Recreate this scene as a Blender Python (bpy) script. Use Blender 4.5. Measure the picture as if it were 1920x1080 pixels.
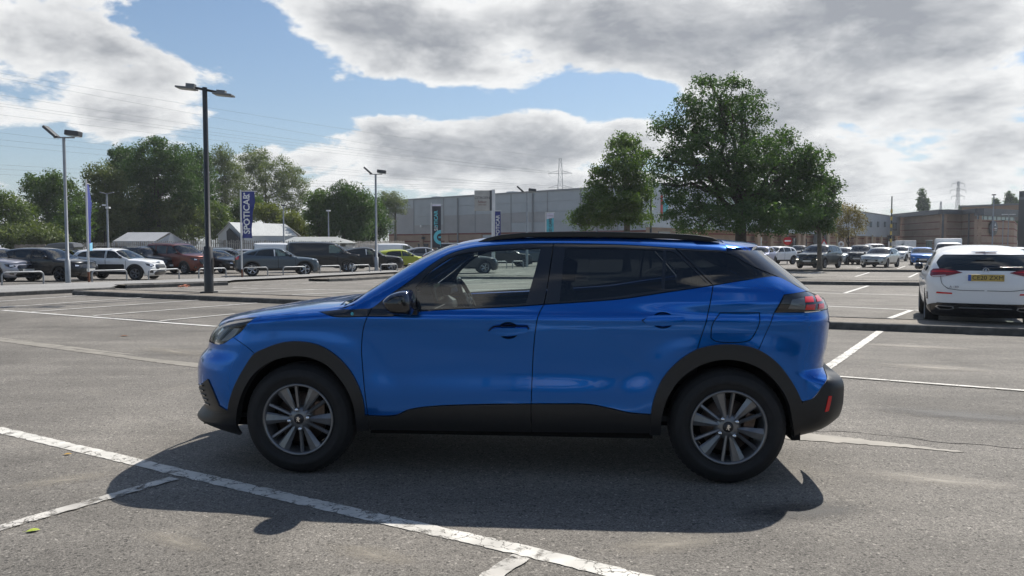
import bpy, bmesh, math, random
import numpy as np
from mathutils import Vector, Matrix
from mathutils.geometry import delaunay_2d_cdt

for _o in list(bpy.data.objects):
    bpy.data.objects.remove(_o)
scene = bpy.context.scene
COL = scene.collection
rad = math.radians

# ---------------------------------------------------------------- camera
CAM_H = 1.41
cam_data = bpy.data.cameras.new('camera')
cam_data.sensor_width = 36.0
cam_data.lens = 36.0 * 1442.0 / 1920.0
cam_data.clip_start = 0.05
cam_data.clip_end = 6000.0
cam = bpy.data.objects.new('camera', cam_data)
cam.location = (0, 0, CAM_H)
cam.rotation_euler = (math.pi / 2 - math.atan(78 / 1442.0), 0, 0)
COL.objects.link(cam)
scene.camera = cam

# ---------------------------------------------------------------- sun and sky
SUN_TO = Vector((0.53, 0.72, 1.084)).normalized()      # direction towards the sun
SUN_EL = math.asin(SUN_TO.z)
SUN_AZ = math.atan2(SUN_TO.x, SUN_TO.y)                # clockwise from +Y
sun_data = bpy.data.lights.new('sun', 'SUN')
sun_data.energy = 5.0
sun_data.angle = rad(0.53)
sun_data.color = (1.0, 0.955, 0.88)
sun = bpy.data.objects.new('sun', sun_data)
sun.rotation_euler = SUN_TO.to_track_quat('Z', 'Y').to_euler()
sun.location = (10, 14, 20)
COL.objects.link(sun)

scene.view_settings.view_transform = 'Standard'
scene.view_settings.look = 'None'
scene.view_settings.exposure = 0.27
scene.view_settings.gamma = 1.0
scene.view_settings.use_curve_mapping = False
scene.cycles.max_bounces = 10
scene.cycles.transparent_max_bounces = 24
scene.cycles.caustics_reflective = False
scene.cycles.caustics_refractive = False
scene.cycles.use_denoising = True
scene.cycles.sample_clamp_indirect = 6.0

world = bpy.data.worlds.new('World')
scene.world = world
world.use_nodes = True
_nt = world.node_tree
_N, _L = _nt.nodes, _nt.links
def _m(op, a, b=None, c=None, clamp=False):
    n = _N.new('ShaderNodeMath'); n.operation = op; n.use_clamp = clamp
    for i, v in enumerate((a, b, c)):
        if v is None: continue
        if hasattr(v, 'is_linked') or hasattr(v, 'links'): _L.new(v, n.inputs[i])
        else: n.inputs[i].default_value = v
    return n.outputs[0]
_sky = _N.new('ShaderNodeTexSky'); _sky.sky_type = 'NISHITA'; _sky.sun_disc = False
_sky.sun_elevation = SUN_EL; _sky.sun_rotation = SUN_AZ
_sky.air_density = 1.0; _sky.dust_density = 0.6; _sky.ozone_density = 2.2
_tc = _N.new('ShaderNodeTexCoord')
_sp = _N.new('ShaderNodeSeparateXYZ'); _L.new(_tc.outputs['Generated'], _sp.inputs[0])
_az = _m('ARCTAN2', _sp.outputs[0], _sp.outputs[1])
_el = _m('ARCSINE', _sp.outputs[2])
# a layer of broken cloud seen in perspective: azimuth, and elevation drawn out towards the horizon
_hz = _m('DIVIDE', 1.0, _m('ADD', _m('MAXIMUM', _sp.outputs[2], 0.0), 0.32))
_cx = _m('MULTIPLY', _m('MULTIPLY', _sp.outputs[0], _hz), 1.0)
_cy = _m('MULTIPLY', _sp.outputs[1], _hz)
def _noise(dx, dy, scale, detail, rough, dist=0.0):
    cb = _N.new('ShaderNodeCombineXYZ')
    _L.new(_m('ADD', _cx, dx), cb.inputs[0]); _L.new(_m('ADD', _cy, dy), cb.inputs[1]); cb.inputs[2].default_value = 3.7
    n = _N.new('ShaderNodeTexNoise'); n.inputs['Scale'].default_value = scale
    n.inputs['Detail'].default_value = detail; n.inputs['Roughness'].default_value = rough
    n.inputs['Distortion'].default_value = dist
    _L.new(cb.outputs[0], n.inputs['Vector'])
    return n.outputs['Fac']
# where the large cloud masses and clearings stand: (azimuth, elevation, half width, half height, weight)
CLOUDS = [(0.0, 0.21, 0.793, 0.229, 0.22), (-0.516, 0.217, 0.133, 0.038, 0.5), (-0.348, 0.198, 0.107, 0.028, 0.45), (-0.411, 0.255, 0.09, 0.031, -0.9), (-0.311, 0.228, 0.064, 0.035, -0.9), (-0.202, 0.262, 0.127, 0.059, 0.5), (-0.352, 0.275, 0.068, 0.021, -0.5), (-0.452, 0.207, 0.034, 0.012, -0.5), (0.027, 0.28, 0.276, 0.052, 0.6), (0.027, 0.216, 0.175, 0.017, 0.3), (0.412, 0.246, 0.226, 0.083, 0.65), (-0.075, 0.185, 0.225, 0.019, -0.85), (0.129, 0.196, 0.073, 0.028, -0.6), (-0.318, 0.147, 0.083, 0.031, -0.9), (-0.491, 0.148, 0.119, 0.028, 0.55), (-0.555, 0.094, 0.068, 0.024, -0.6), (-0.465, 0.105, 0.051, 0.021, -0.5), (-0.055, 0.128, 0.225, 0.04, 0.9), (0.443, 0.131, 0.166, 0.09, 0.55), (0.0, 0.08, 0.767, 0.021, 0.3), (-0.242, 0.172, 0.046, 0.017, -0.4)]
_bias = None
for (_a, _e, _ra, _re, _w) in CLOUDS:
    _qx = _m('DIVIDE', _m('SUBTRACT', _az, _a), _ra); _qy = _m('DIVIDE', _m('SUBTRACT', _el, _e), _re)
    _g = _m('MULTIPLY', _m('EXPONENT', _m('MULTIPLY', _m('ADD', _m('MULTIPLY', _qx, _qx), _m('MULTIPLY', _qy, _qy)), -1.0)), _w)
    _bias = _g if _bias is None else _m('ADD', _bias, _g)
_n1 = _noise(0.0, 0.0, 3.3, 11.0, 0.60, 0.15)
_n1b = _noise(0.022, -0.045, 3.3, 7.0, 0.58, 0.15)
_n2 = _noise(7.3, 2.1, 1.2, 3.0, 0.5)
_dens = _m('ADD', _m('ADD', _m('MULTIPLY', _m('SUBTRACT', _n1, 0.5), 1.55), _m('MULTIPLY', _m('SUBTRACT', _n2, 0.5), 0.5)), _m('MULTIPLY_ADD', _bias, 0.55, -0.09))
_mask = _N.new('ShaderNodeMapRange'); _mask.interpolation_type = 'SMOOTHSTEP'
_mask.inputs['From Min'].default_value = 0.0; _mask.inputs['From Max'].default_value = 0.13
_L.new(_dens, _mask.inputs['Value'])
_thick = _N.new('ShaderNodeMapRange'); _thick.interpolation_type = 'SMOOTHSTEP'
_thick.inputs['From Min'].default_value = 0.06; _thick.inputs['From Max'].default_value = 0.48
_L.new(_dens, _thick.inputs['Value'])
_n3 = _noise(1.7, 5.1, 5.5, 7.0, 0.58, 0.3)
_thk = _m('ADD', _thick.outputs[0], _m('MULTIPLY', _m('SUBTRACT', _n3, 0.5), 1.15), clamp=True)
_lit = _m('MULTIPLY', _m('SUBTRACT', _n1, _n1b), 2.0)
_thk = _m('SUBTRACT', _thk, _lit, clamp=True)
_cc = _N.new('ShaderNodeMix'); _cc.data_type = 'RGBA'
_cc.inputs['A'].default_value = (9.6, 9.6, 9.5, 1); _cc.inputs['B'].default_value = (3.4, 3.55, 3.85, 1)
_L.new(_thk, _cc.inputs['Factor'])
# pale haze low down, as in the photograph
_haze = _m('EXPONENT', _m('MULTIPLY', _m('MAXIMUM', _el, 0.0), -9.0))
_hm = _N.new('ShaderNodeMix'); _hm.data_type = 'RGBA'
_hm.inputs['B'].default_value = (4.7, 5.2, 5.7, 1)
_skys = _N.new('ShaderNodeMix'); _skys.data_type = 'RGBA'; _skys.blend_type = 'MULTIPLY'
_skys.inputs['Factor'].default_value = 1.0; _skys.inputs['B'].default_value = (0.98, 1.06, 1.10, 1)
_L.new(_sky.outputs['Color'], _skys.inputs['A'])
_L.new(_skys.outputs['Result'], _hm.inputs['A']); _L.new(_m('MULTIPLY', _haze, 0.6), _hm.inputs['Factor'])
_mix = _N.new('ShaderNodeMix'); _mix.data_type = 'RGBA'
_L.new(_m('MULTIPLY', _mask.outputs[0], 0.96), _mix.inputs['Factor'])
_L.new(_hm.outputs['Result'], _mix.inputs['A']); _L.new(_cc.outputs['Result'], _mix.inputs['B'])
_bg = _N['Background']
_L.new(_mix.outputs['Result'], _bg.inputs['Color'])
_bg.inputs['Strength'].default_value = 0.083
world.cycles.sampling_method = 'MANUAL'
world.cycles.sample_map_resolution = 1024


# ---------------------------------------------------------------- helpers
def S(hexs):
    """sRGB hex string -> linear rgba"""
    hexs = hexs.lstrip('#')
    v = [int(hexs[i:i + 2], 16) / 255.0 for i in (0, 2, 4)]
    return tuple([c / 12.92 if c <= 0.04045 else ((c + 0.055) / 1.055) ** 2.4 for c in v] + [1.0])

def nodes_of(m):
    m.use_nodes = True
    nt = m.node_tree
    return nt, nt.nodes, nt.links

_M = {}
def pmat(name, col, rough=0.5, metal=0.0, coat=0.0, spec=0.5, var=0.0, vscale=8.0, bump=0.0, bscale=60.0,
         emit=None, coat_rough=0.03, rvar=0.0):
    """a Principled material with procedural noise for colour and relief"""
    if name in _M:
        return _M[name]
    m = bpy.data.materials.new(name)
    nt, N, L = nodes_of(m)
    b = N['Principled BSDF']
    if len(col) == 3:
        col = tuple(col) + (1,)
    b.inputs['Base Color'].default_value = col
    b.inputs['Roughness'].default_value = rough
    b.inputs['Metallic'].default_value = metal
    b.inputs['Coat Weight'].default_value = coat
    b.inputs['Coat Roughness'].default_value = coat_rough
    b.inputs['Specular IOR Level'].default_value = spec
    if emit:
        b.inputs['Emission Color'].default_value = tuple(emit[:3]) + (1,)
        b.inputs['Emission Strength'].default_value = emit[3]
    if var or bump or rvar:
        tc = N.new('ShaderNodeTexCoord')
    if var or rvar:
        n = N.new('ShaderNodeTexNoise'); n.inputs['Scale'].default_value = vscale
        n.inputs['Detail'].default_value = 5
        L.new(tc.outputs['Object'], n.inputs['Vector'])
    if var:
        r = N.new('ShaderNodeMapRange')
        r.inputs['From Min'].default_value = 0.3; r.inputs['From Max'].default_value = 0.7
        r.inputs['To Min'].default_value = 1 - var; r.inputs['To Max'].default_value = 1 + var
        L.new(n.outputs['Fac'], r.inputs['Value'])
        mx = N.new('ShaderNodeVectorMath'); mx.operation = 'SCALE'
        mx.inputs[0].default_value = col[:3]
        L.new(r.outputs['Result'], mx.inputs['Scale'])
        L.new(mx.outputs['Vector'], b.inputs['Base Color'])
    if rvar:
        r2 = N.new('ShaderNodeMapRange')
        r2.inputs['From Min'].default_value = 0.3; r2.inputs['From Max'].default_value = 0.7
        r2.inputs['To Min'].default_value = max(0, rough - rvar); r2.inputs['To Max'].default_value = rough + rvar
        L.new(n.outputs['Fac'], r2.inputs['Value'])
        L.new(r2.outputs['Result'], b.inputs['Roughness'])
    if bump:
        n2 = N.new('ShaderNodeTexNoise'); n2.inputs['Scale'].default_value = bscale
        n2.inputs['Detail'].default_value = 4
        L.new(tc.outputs['Object'], n2.inputs['Vector'])
        bp = N.new('ShaderNodeBump'); bp.inputs['Strength'].default_value = bump
        bp.inputs['Distance'].default_value = 0.02
        L.new(n2.outputs['Fac'], bp.inputs['Height'])
        L.new(bp.outputs['Normal'], b.inputs['Normal'])
    _M[name] = m
    return m

def glass_mat(name, tint, refl=1.0, rough=0.0):
    """thin window glass: tinted transparency plus a Fresnel reflection"""
    if name in _M:
        return _M[name]
    m = bpy.data.materials.new(name)
    nt, N, L = nodes_of(m)
    N.remove(N['Principled BSDF'])
    out = N['Material Output']
    tr = N.new('ShaderNodeBsdfTransparent'); tr.inputs['Color'].default_value = tuple(tint) + (1,)
    gl = N.new('ShaderNodeBsdfGlossy'); gl.inputs['Roughness'].default_value = rough
    gl.inputs['Color'].default_value = (refl, refl, refl, 1)
    fr = N.new('ShaderNodeFresnel'); fr.inputs['IOR'].default_value = 1.6
    mx = N.new('ShaderNodeMixShader')
    L.new(fr.outputs['Fac'], mx.inputs['Fac'])
    L.new(tr.outputs['BSDF'], mx.inputs[1]); L.new(gl.outputs['BSDF'], mx.inputs[2])
    L.new(mx.outputs['Shader'], out.inputs['Surface'])
    _M[name] = m
    return m

def tag(o, label=None, cat=None, group=None, kind=None):
    if label: o['label'] = label
    if cat: o['category'] = cat
    if group: o['group'] = group
    if kind: o['kind'] = kind
    return o

def empty(name, loc=(0, 0, 0), rz=0.0, label=None, cat=None, group=None):
    o = bpy.data.objects.new(name, None)
    o.location = loc; o.rotation_euler = (0, 0, rz); o.empty_display_size = 0.2
    COL.objects.link(o)
    return tag(o, label, cat, group)

def link(name, me, mat, parent=None, loc=None, rot=None, smooth=False):
    o = bpy.data.objects.new(name, me)
    COL.objects.link(o)
    if mat is not None:
        mats = mat if isinstance(mat, (list, tuple)) else [mat]
        if len(me.materials) == 0:
            for mm in mats: me.materials.append(mm)
    if parent is not None: o.parent = parent
    if loc is not None: o.location = loc
    if rot is not None: o.rotation_euler = rot
    if smooth:
        me.polygons.foreach_set('use_smooth', [True] * len(me.polygons))
    return o

def copy_tree(o, parent=None):
    c = o.copy(); COL.objects.link(c)
    if parent is not None:
        c.parent = parent
    for ch in o.children:
        copy_tree(ch, c)
    return c

class MB:
    """collects simple solids into one mesh"""
    def __init__(self):
        self.v = []; self.f = []; self.m = []; self.sm = []
    def add(self, vs, fs, mi=0, smooth=False):
        k = len(self.v)
        self.v += [tuple(p) for p in vs]
        for f in fs:
            self.f.append([i + k for i in f]); self.m.append(mi); self.sm.append(smooth)
        return self
    def box(self, c, s, rz=0.0, mi=0, ry=0.0, rx=0.0):
        hx, hy, hz = s[0] / 2, s[1] / 2, s[2] / 2
        M = Matrix.Rotation(rz, 3, 'Z') @ Matrix.Rotation(ry, 3, 'Y') @ Matrix.Rotation(rx, 3, 'X')
        vs = [Vector(c) + M @ Vector((x * hx, y * hy, z * hz)) for x in (-1, 1) for y in (-1, 1) for z in (-1, 1)]
        fs = [(0, 1, 3, 2), (4, 6, 7, 5), (0, 4, 5, 1), (2, 3, 7, 6), (0, 2, 6, 4), (1, 5, 7, 3)]
        return self.add(vs, fs, mi)
    def tube(self, pts, r, n=8, mi=0, cap=True, smooth=True):
        """round bar along points; r a number or one radius per point"""
        pts = [Vector(p) for p in pts]
        rs = r if isinstance(r, (list, tuple)) else [r] * len(pts)
        rings = []
        t0 = (pts[1] - pts[0]).normalized()
        a = t0.orthogonal().normalized()
        for i, p in enumerate(pts):
            if i == 0: t = (pts[1] - pts[0])
            elif i == len(pts) - 1: t = (pts[-1] - pts[-2])
            else: t = (pts[i + 1] - pts[i]).normalized() + (pts[i] - pts[i - 1]).normalized()
            t.normalize()
            a = (a - t * a.dot(t)).normalized()
            b = t.cross(a)
            rings.append([p + (a * math.cos(2 * math.pi * k / n) + b * math.sin(2 * math.pi * k / n)) * rs[i] for k in range(n)])
        vs = [q for R in rings for q in R]
        fs = []
        for i in range(len(pts) - 1):
            for k in range(n):
                k2 = (k + 1) % n
                fs.append((i * n + k, i * n + k2, (i + 1) * n + k2, (i + 1) * n + k))
        self.add(vs, fs, mi, smooth)
        if cap:
            m = len(pts) - 1
            self.add(rings[0], [tuple(range(n))[::-1]], mi)
            self.add(rings[m], [tuple(range(n))], mi)
        return self
    def lathe(self, prof, axis='Y', n=32, mi=0, c=(0, 0, 0), smooth=True, close=False):
        """prof: list of (r, h) swept round an axis through c"""
        vs = []
        for (r, h) in prof:
            for k in range(n):
                a = 2 * math.pi * k / n
                if axis == 'Y': p = (c[0] + r * math.cos(a), c[1] + h, c[2] + r * math.sin(a))
                elif axis == 'Z': p = (c[0] + r * math.cos(a), c[1] + r * math.sin(a), c[2] + h)
                else: p = (c[0] + h, c[1] + r * math.cos(a), c[2] + r * math.sin(a))
                vs.append(p)
        fs = []
        m = len(prof)
        for i in range(m if close else m - 1):
            j = (i + 1) % m
            for k in range(n):
                k2 = (k + 1) % n
                f = (i * n + k, i * n + k2, j * n + k2, j * n + k)
                fs.append(f[::-1] if axis == 'Y' else f)
        return self.add(vs, fs, mi, smooth)
    def prism(self, poly, y0, y1, mi=0, plane='XZ'):
        """extrude a flat polygon: plane XZ (along y), XY (along z), YZ (along x)"""
        n = len(poly)
        def P(a, b, h):
            return (a, h, b) if plane == 'XZ' else ((a, b, h) if plane == 'XY' else (h, a, b))
        vs = [P(a, b, y0) for a, b in poly] + [P(a, b, y1) for a, b in poly]
        fs = [tuple(range(n)), tuple(range(2 * n - 1, n - 1, -1))]
        fs += [(i, i + n, (i + 1) % n + n, (i + 1) % n) for i in range(n)]
        return self.add(vs, fs, mi)
    def mesh(self, name='mesh', fix=True):
        me = bpy.data.meshes.new(name)
        me.from_pydata(self.v, [], self.f)
        me.polygons.foreach_set('material_index', self.m)
        me.polygons.foreach_set('use_smooth', self.sm)
        if fix:
            bm = bmesh.new(); bm.from_mesh(me)
            bmesh.ops.recalc_face_normals(bm, faces=bm.faces)
            bm.to_mesh(me); bm.free()
        me.update()
        return me
    def build(self, name, mat, parent=None, loc=None, rot=None, bevel=0.0):
        me = self.mesh(name)
        if bevel:
            bm = bmesh.new(); bm.from_mesh(me)
            bmesh.ops.remove_doubles(bm, verts=bm.verts, dist=1e-5)
            es = [e for e in bm.edges if len(e.link_faces) == 2 and e.calc_face_angle(0) > 0.5]
            bmesh.ops.bevel(bm, geom=es, offset=bevel, segments=2, affect='EDGES', profile=0.6)
            bm.to_mesh(me); bm.free()
        return link(name, me, mat, parent, loc, rot)

def text_mesh(s, size, extrude=0.001, align='CENTER', bold=0.0, spacing=1.0):
    cu = bpy.data.curves.new('lettering', 'FONT')
    cu.body = s; cu.size = size; cu.extrude = extrude; cu.align_x = align; cu.align_y = 'CENTER'
    cu.offset = bold; cu.space_character = spacing
    cu.resolution_u = 3
    o = bpy.data.objects.new('lettering_tmp', cu)
    COL.objects.link(o)
    bpy.context.view_layer.update()
    me = bpy.data.meshes.new_from_object(o.evaluated_get(bpy.context.evaluated_depsgraph_get()))
    bpy.data.objects.remove(o); bpy.data.curves.remove(cu)
    me.materials.clear()
    return me

# ---------------------------------------------------------------- car surfaces
def pchip(pts):
    xs = np.array([p[0] for p in pts], float); ys = np.array([p[1] for p in pts], float)
    h = np.diff(xs); d = np.diff(ys) / h
    m = np.zeros(len(xs))
    m[0] = d[0]; m[-1] = d[-1]
    for i in range(1, len(xs) - 1):
        if d[i - 1] * d[i] > 0:
            w1 = 2 * h[i] + h[i - 1]; w2 = h[i] + 2 * h[i - 1]
            m[i] = (w1 + w2) / (w1 / d[i - 1] + w2 / d[i])
    def f(x):
        x = np.clip(np.asarray(x, float), xs[0], xs[-1])
        i = np.clip(np.searchsorted(xs, x) - 1, 0, len(xs) - 2)
        t = (x - xs[i]) / h[i]
        return ((2 * t**3 - 3 * t**2 + 1) * ys[i] + (t**3 - 2 * t**2 + t) * h[i] * m[i]
                + (-2 * t**3 + 3 * t**2) * ys[i + 1] + (t**3 - t**2) * h[i] * m[i + 1])
    return f

def sstep(x, a, b):
    t = np.clip((np.asarray(x, float) - a) / (b - a), 0, 1)
    return t * t * (3 - 2 * t)

class Shape:
    """body surface of a car: half width Y(x, z); x runs from nose to tail, z up"""
    def __init__(s, W, xf, xr, ztop, H, Lf, Lr, nt=2.5, nf=2.4, nr=2.5, extra=None):
        s.W = pchip(W); s.xf = pchip(xf); s.xr = pchip(xr); s.ztop = pchip(ztop)
        s.H = pchip(H) if isinstance(H, list) else (lambda x: np.full(np.shape(x), H))
        s.Lf = pchip(Lf) if isinstance(Lf, list) else (lambda z: np.full(np.shape(z), Lf))
        s.Lr = pchip(Lr) if isinstance(Lr, list) else (lambda z: np.full(np.shape(z), Lr))
        s.nt, s.nf, s.nr = nt, nf, nr
        s.extra = extra
    def R(s, t, n):
        t = np.clip(t, 0, 1)
        return (1 - (1 - t) ** n) ** (1.0 / n)
    def Wx(s, x, z):
        w = s.W(z)
        if s.extra is not None: w = w + s.extra(x, z)
        return w
    def Y(s, x, z, top=True, front=True, rear=True):
        y = s.Wx(x, z)
        if top: y = y * s.R((s.ztop(x) - z) / s.H(x), s.nt)
        if front: y = y * s.R((x - s.xf(z)) / s.Lf(z), s.nf)
        if rear: y = y * s.R((s.xr(z) - x) / s.Lr(z), s.nr)
        return y
    # parametric maps on the y >= 0 half: (u, v) -> points
    def side(s, u, v):
        return np.stack([u, s.Y(u, v), v], -1)
    def front(s, u, v):
        """u: distance from the nose centre along the slice (0 centre, Lf at the corner, then straight); v = z"""
        L = s.Lf(v); ph = np.clip(u / L, -1, 1) * (math.pi / 2)
        x = s.xf(v) + np.where(np.abs(u) < L, L * (1 - np.abs(np.cos(ph)) ** (2 / s.nf)), np.abs(u))
        y = s.Y(x, v, front=False) * np.sign(u) * np.abs(np.sin(ph)) ** (2 / s.nf)
        return np.stack([x, y, v], -1)
    def front_u(s, x, z):
        L = s.Lf(z); t = np.clip((x - s.xf(z)) / L, 0, 1)
        ph = np.arccos(np.clip((1 - t) ** (s.nf / 2), 0, 1))
        return np.where(x - s.xf(z) < L, ph / (math.pi / 2) * L, x - s.xf(z))
    def rear(s, u, v):
        L = s.Lr(v); ph = np.clip(u / L, -1, 1) * (math.pi / 2)
        x = s.xr(v) - np.where(np.abs(u) < L, L * (1 - np.abs(np.cos(ph)) ** (2 / s.nr)), np.abs(u))
        y = s.Y(x, v, rear=False) * np.sign(u) * np.abs(np.sin(ph)) ** (2 / s.nr)
        return np.stack([x, y, v], -1)
    def rear_u(s, x, z):
        L = s.Lr(z); t = np.clip((s.xr(z) - x) / L, 0, 1)
        ph = np.arccos(np.clip((1 - t) ** (s.nr / 2), 0, 1))
        return np.where(s.xr(z) - x < L, ph / (math.pi / 2) * L, s.xr(z) - x)
    def top(s, u, v):
        """u = x; v: 0 at the centre line .. 1 where the crown meets the side, beyond that straight down"""
        ph = np.clip(v, -1, 1) * (math.pi / 2)
        H = s.H(u)
        z = s.ztop(u) - np.where(np.abs(v) < 1, H * (1 - np.abs(np.cos(ph)) ** (2 / s.nt)), H * np.abs(v))
        y = s.Y(u, z, top=False) * np.sign(v) * np.abs(np.sin(ph)) ** (2 / s.nt)
        return np.stack([u, y, z], -1)
    def top_v(s, x, z):
        t = (s.ztop(x) - z) / s.H(x)
        tt = np.clip(t, 0, 1)
        ph = np.arccos(np.clip((1 - tt) ** (s.nt / 2), 0, 1))
        return np.where(t < 1, ph / (math.pi / 2), t)

def resample(pts, ds, closed=True, corner=38.0):
    """smooth a traced outline between its corners and resample it"""
    P = [np.array(p, float) for p in pts]
    n = len(P)
    cor = []
    for i in range(n):
        if not closed and i in (0, n - 1): cor.append(True); continue
        a = P[i] - P[i - 1]; b = P[(i + 1) % n] - P[i]
        la, lb = np.linalg.norm(a), np.linalg.norm(b)
        if la < 1e-9 or lb < 1e-9: cor.append(True); continue
        c = np.clip(a @ b / la / lb, -1, 1)
        cor.append(math.degrees(math.acos(c)) > corner)
    out = []
    m = n if closed else n - 1
    for i in range(m):
        p1, p2 = P[i], P[(i + 1) % n]
        p0 = P[i - 1] if not cor[i] else 2 * p1 - p2
        p3 = P[(i + 2) % n] if not cor[(i + 1) % n] else 2 * p2 - p1
        L = np.linalg.norm(p2 - p1)
        k = max(1, int(math.ceil(L / ds)))
        t0 = 0.0; e = 0.5
        d01 = max(np.linalg.norm(p1 - p0), 1e-6) ** e; d12 = max(L, 1e-6) ** e; d23 = max(np.linalg.norm(p3 - p2), 1e-6) ** e
        m1 = (p2 - p1) + d12 * ((p1 - p0) / d01 - (p2 - p0) / (d01 + d12))
        m2 = (p2 - p1) + d12 * ((p3 - p2) / d23 - (p3 - p1) / (d12 + d23))
        for j in range(k):
            t = j / k
            out.append((2 * t**3 - 3 * t**2 + 1) * p1 + (t**3 - 2 * t**2 + t) * m1 + (-2 * t**3 + 3 * t**2) * p2 + (t**3 - t**2) * m2)
    if not closed: out.append(P[-1])
    return np.array(out)

def poly_area(P):
    x, y = P[:, 0], P[:, 1]
    return 0.5 * np.sum(x * np.roll(y, -1) - np.roll(x, -1) * y)

def inset(P, d):
    if abs(d) < 1e-9: return P
    if poly_area(P) < 0: P = P[::-1]
    t = np.roll(P, -1, 0) - P
    t /= np.maximum(np.linalg.norm(t, axis=1, keepdims=True), 1e-9)
    n = np.stack([-t[:, 1], t[:, 0]], 1)
    b = n + np.roll(n, 1, 0)
    q = np.sum(b * n, 1, keepdims=True)
    b = b / np.maximum(q, 0.35)
    return P + b * d

def in_poly(Q, P):
    x, y = Q[:, 0], Q[:, 1]
    r = np.zeros(len(Q), bool)
    x0, y0 = P[:, 0], P[:, 1]; x1, y1 = np.roll(x0, -1), np.roll(y0, -1)
    for a, b, c, d in zip(x0, y0, x1, y1):
        if b == d: continue
        cond = ((b > y) != (d > y)) & (x < (c - a) * (y - b) / (d - b) + a)
        r ^= cond
    return r

def near_poly(Q, P, d):
    r = np.zeros(len(Q), bool)
    A = P; B = np.roll(P, -1, 0)
    for a, b in zip(A, B):
        ab = b - a; L2 = ab @ ab
        if L2 < 1e-14: continue
        t = np.clip((Q - a) @ ab / L2, 0, 1)
        r |= np.sum((Q - (a + t[:, None] * ab)) ** 2, 1) < d * d
    return r

def tri_patch(outer, holes, g):
    lo = outer.min(0); hi = outer.max(0)
    gx = np.arange(lo[0] + g / 2, hi[0], g); gy = np.arange(lo[1] + g / 2, hi[1], g)
    if len(gx) and len(gy):
        Q = np.stack(np.meshgrid(gx, gy), -1).reshape(-1, 2)
        k = in_poly(Q, outer) & ~near_poly(Q, outer, g * 0.45)
        for h in holes: k &= ~in_poly(Q, h) & ~near_poly(Q, h, g * 0.45)
        Q = Q[k]
    else:
        Q = np.zeros((0, 2))
    loops = [outer] + list(holes)
    V = np.concatenate(loops + [Q]); E = []; k = 0
    for lp in loops:
        m = len(lp)
        E += [(k + i, k + (i + 1) % m) for i in range(m)]; k += m
    r = delaunay_2d_cdt([Vector(p) for p in V], E, [], 0, 1e-7)
    vv = np.array([(p.x, p.y) for p in r[0]])
    ff = np.array([f for f in r[2] if len(f) == 3], int)
    if len(ff) == 0: return vv, ff, []
    c = vv[ff].mean(1)
    keep = in_poly(c, outer)
    for h in holes: keep &= ~in_poly(c, h)
    ff = ff[keep]
    # boundary edges
    cnt = {}
    for a, b, c2 in ff:
        for e in ((a, b), (b, c2), (c2, a)):
            key = (min(e), max(e))
            cnt.setdefault(key, []).append(e)
    bd = [v[0] for v in cnt.values() if len(v) == 1]
    return vv, ff, bd

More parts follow.
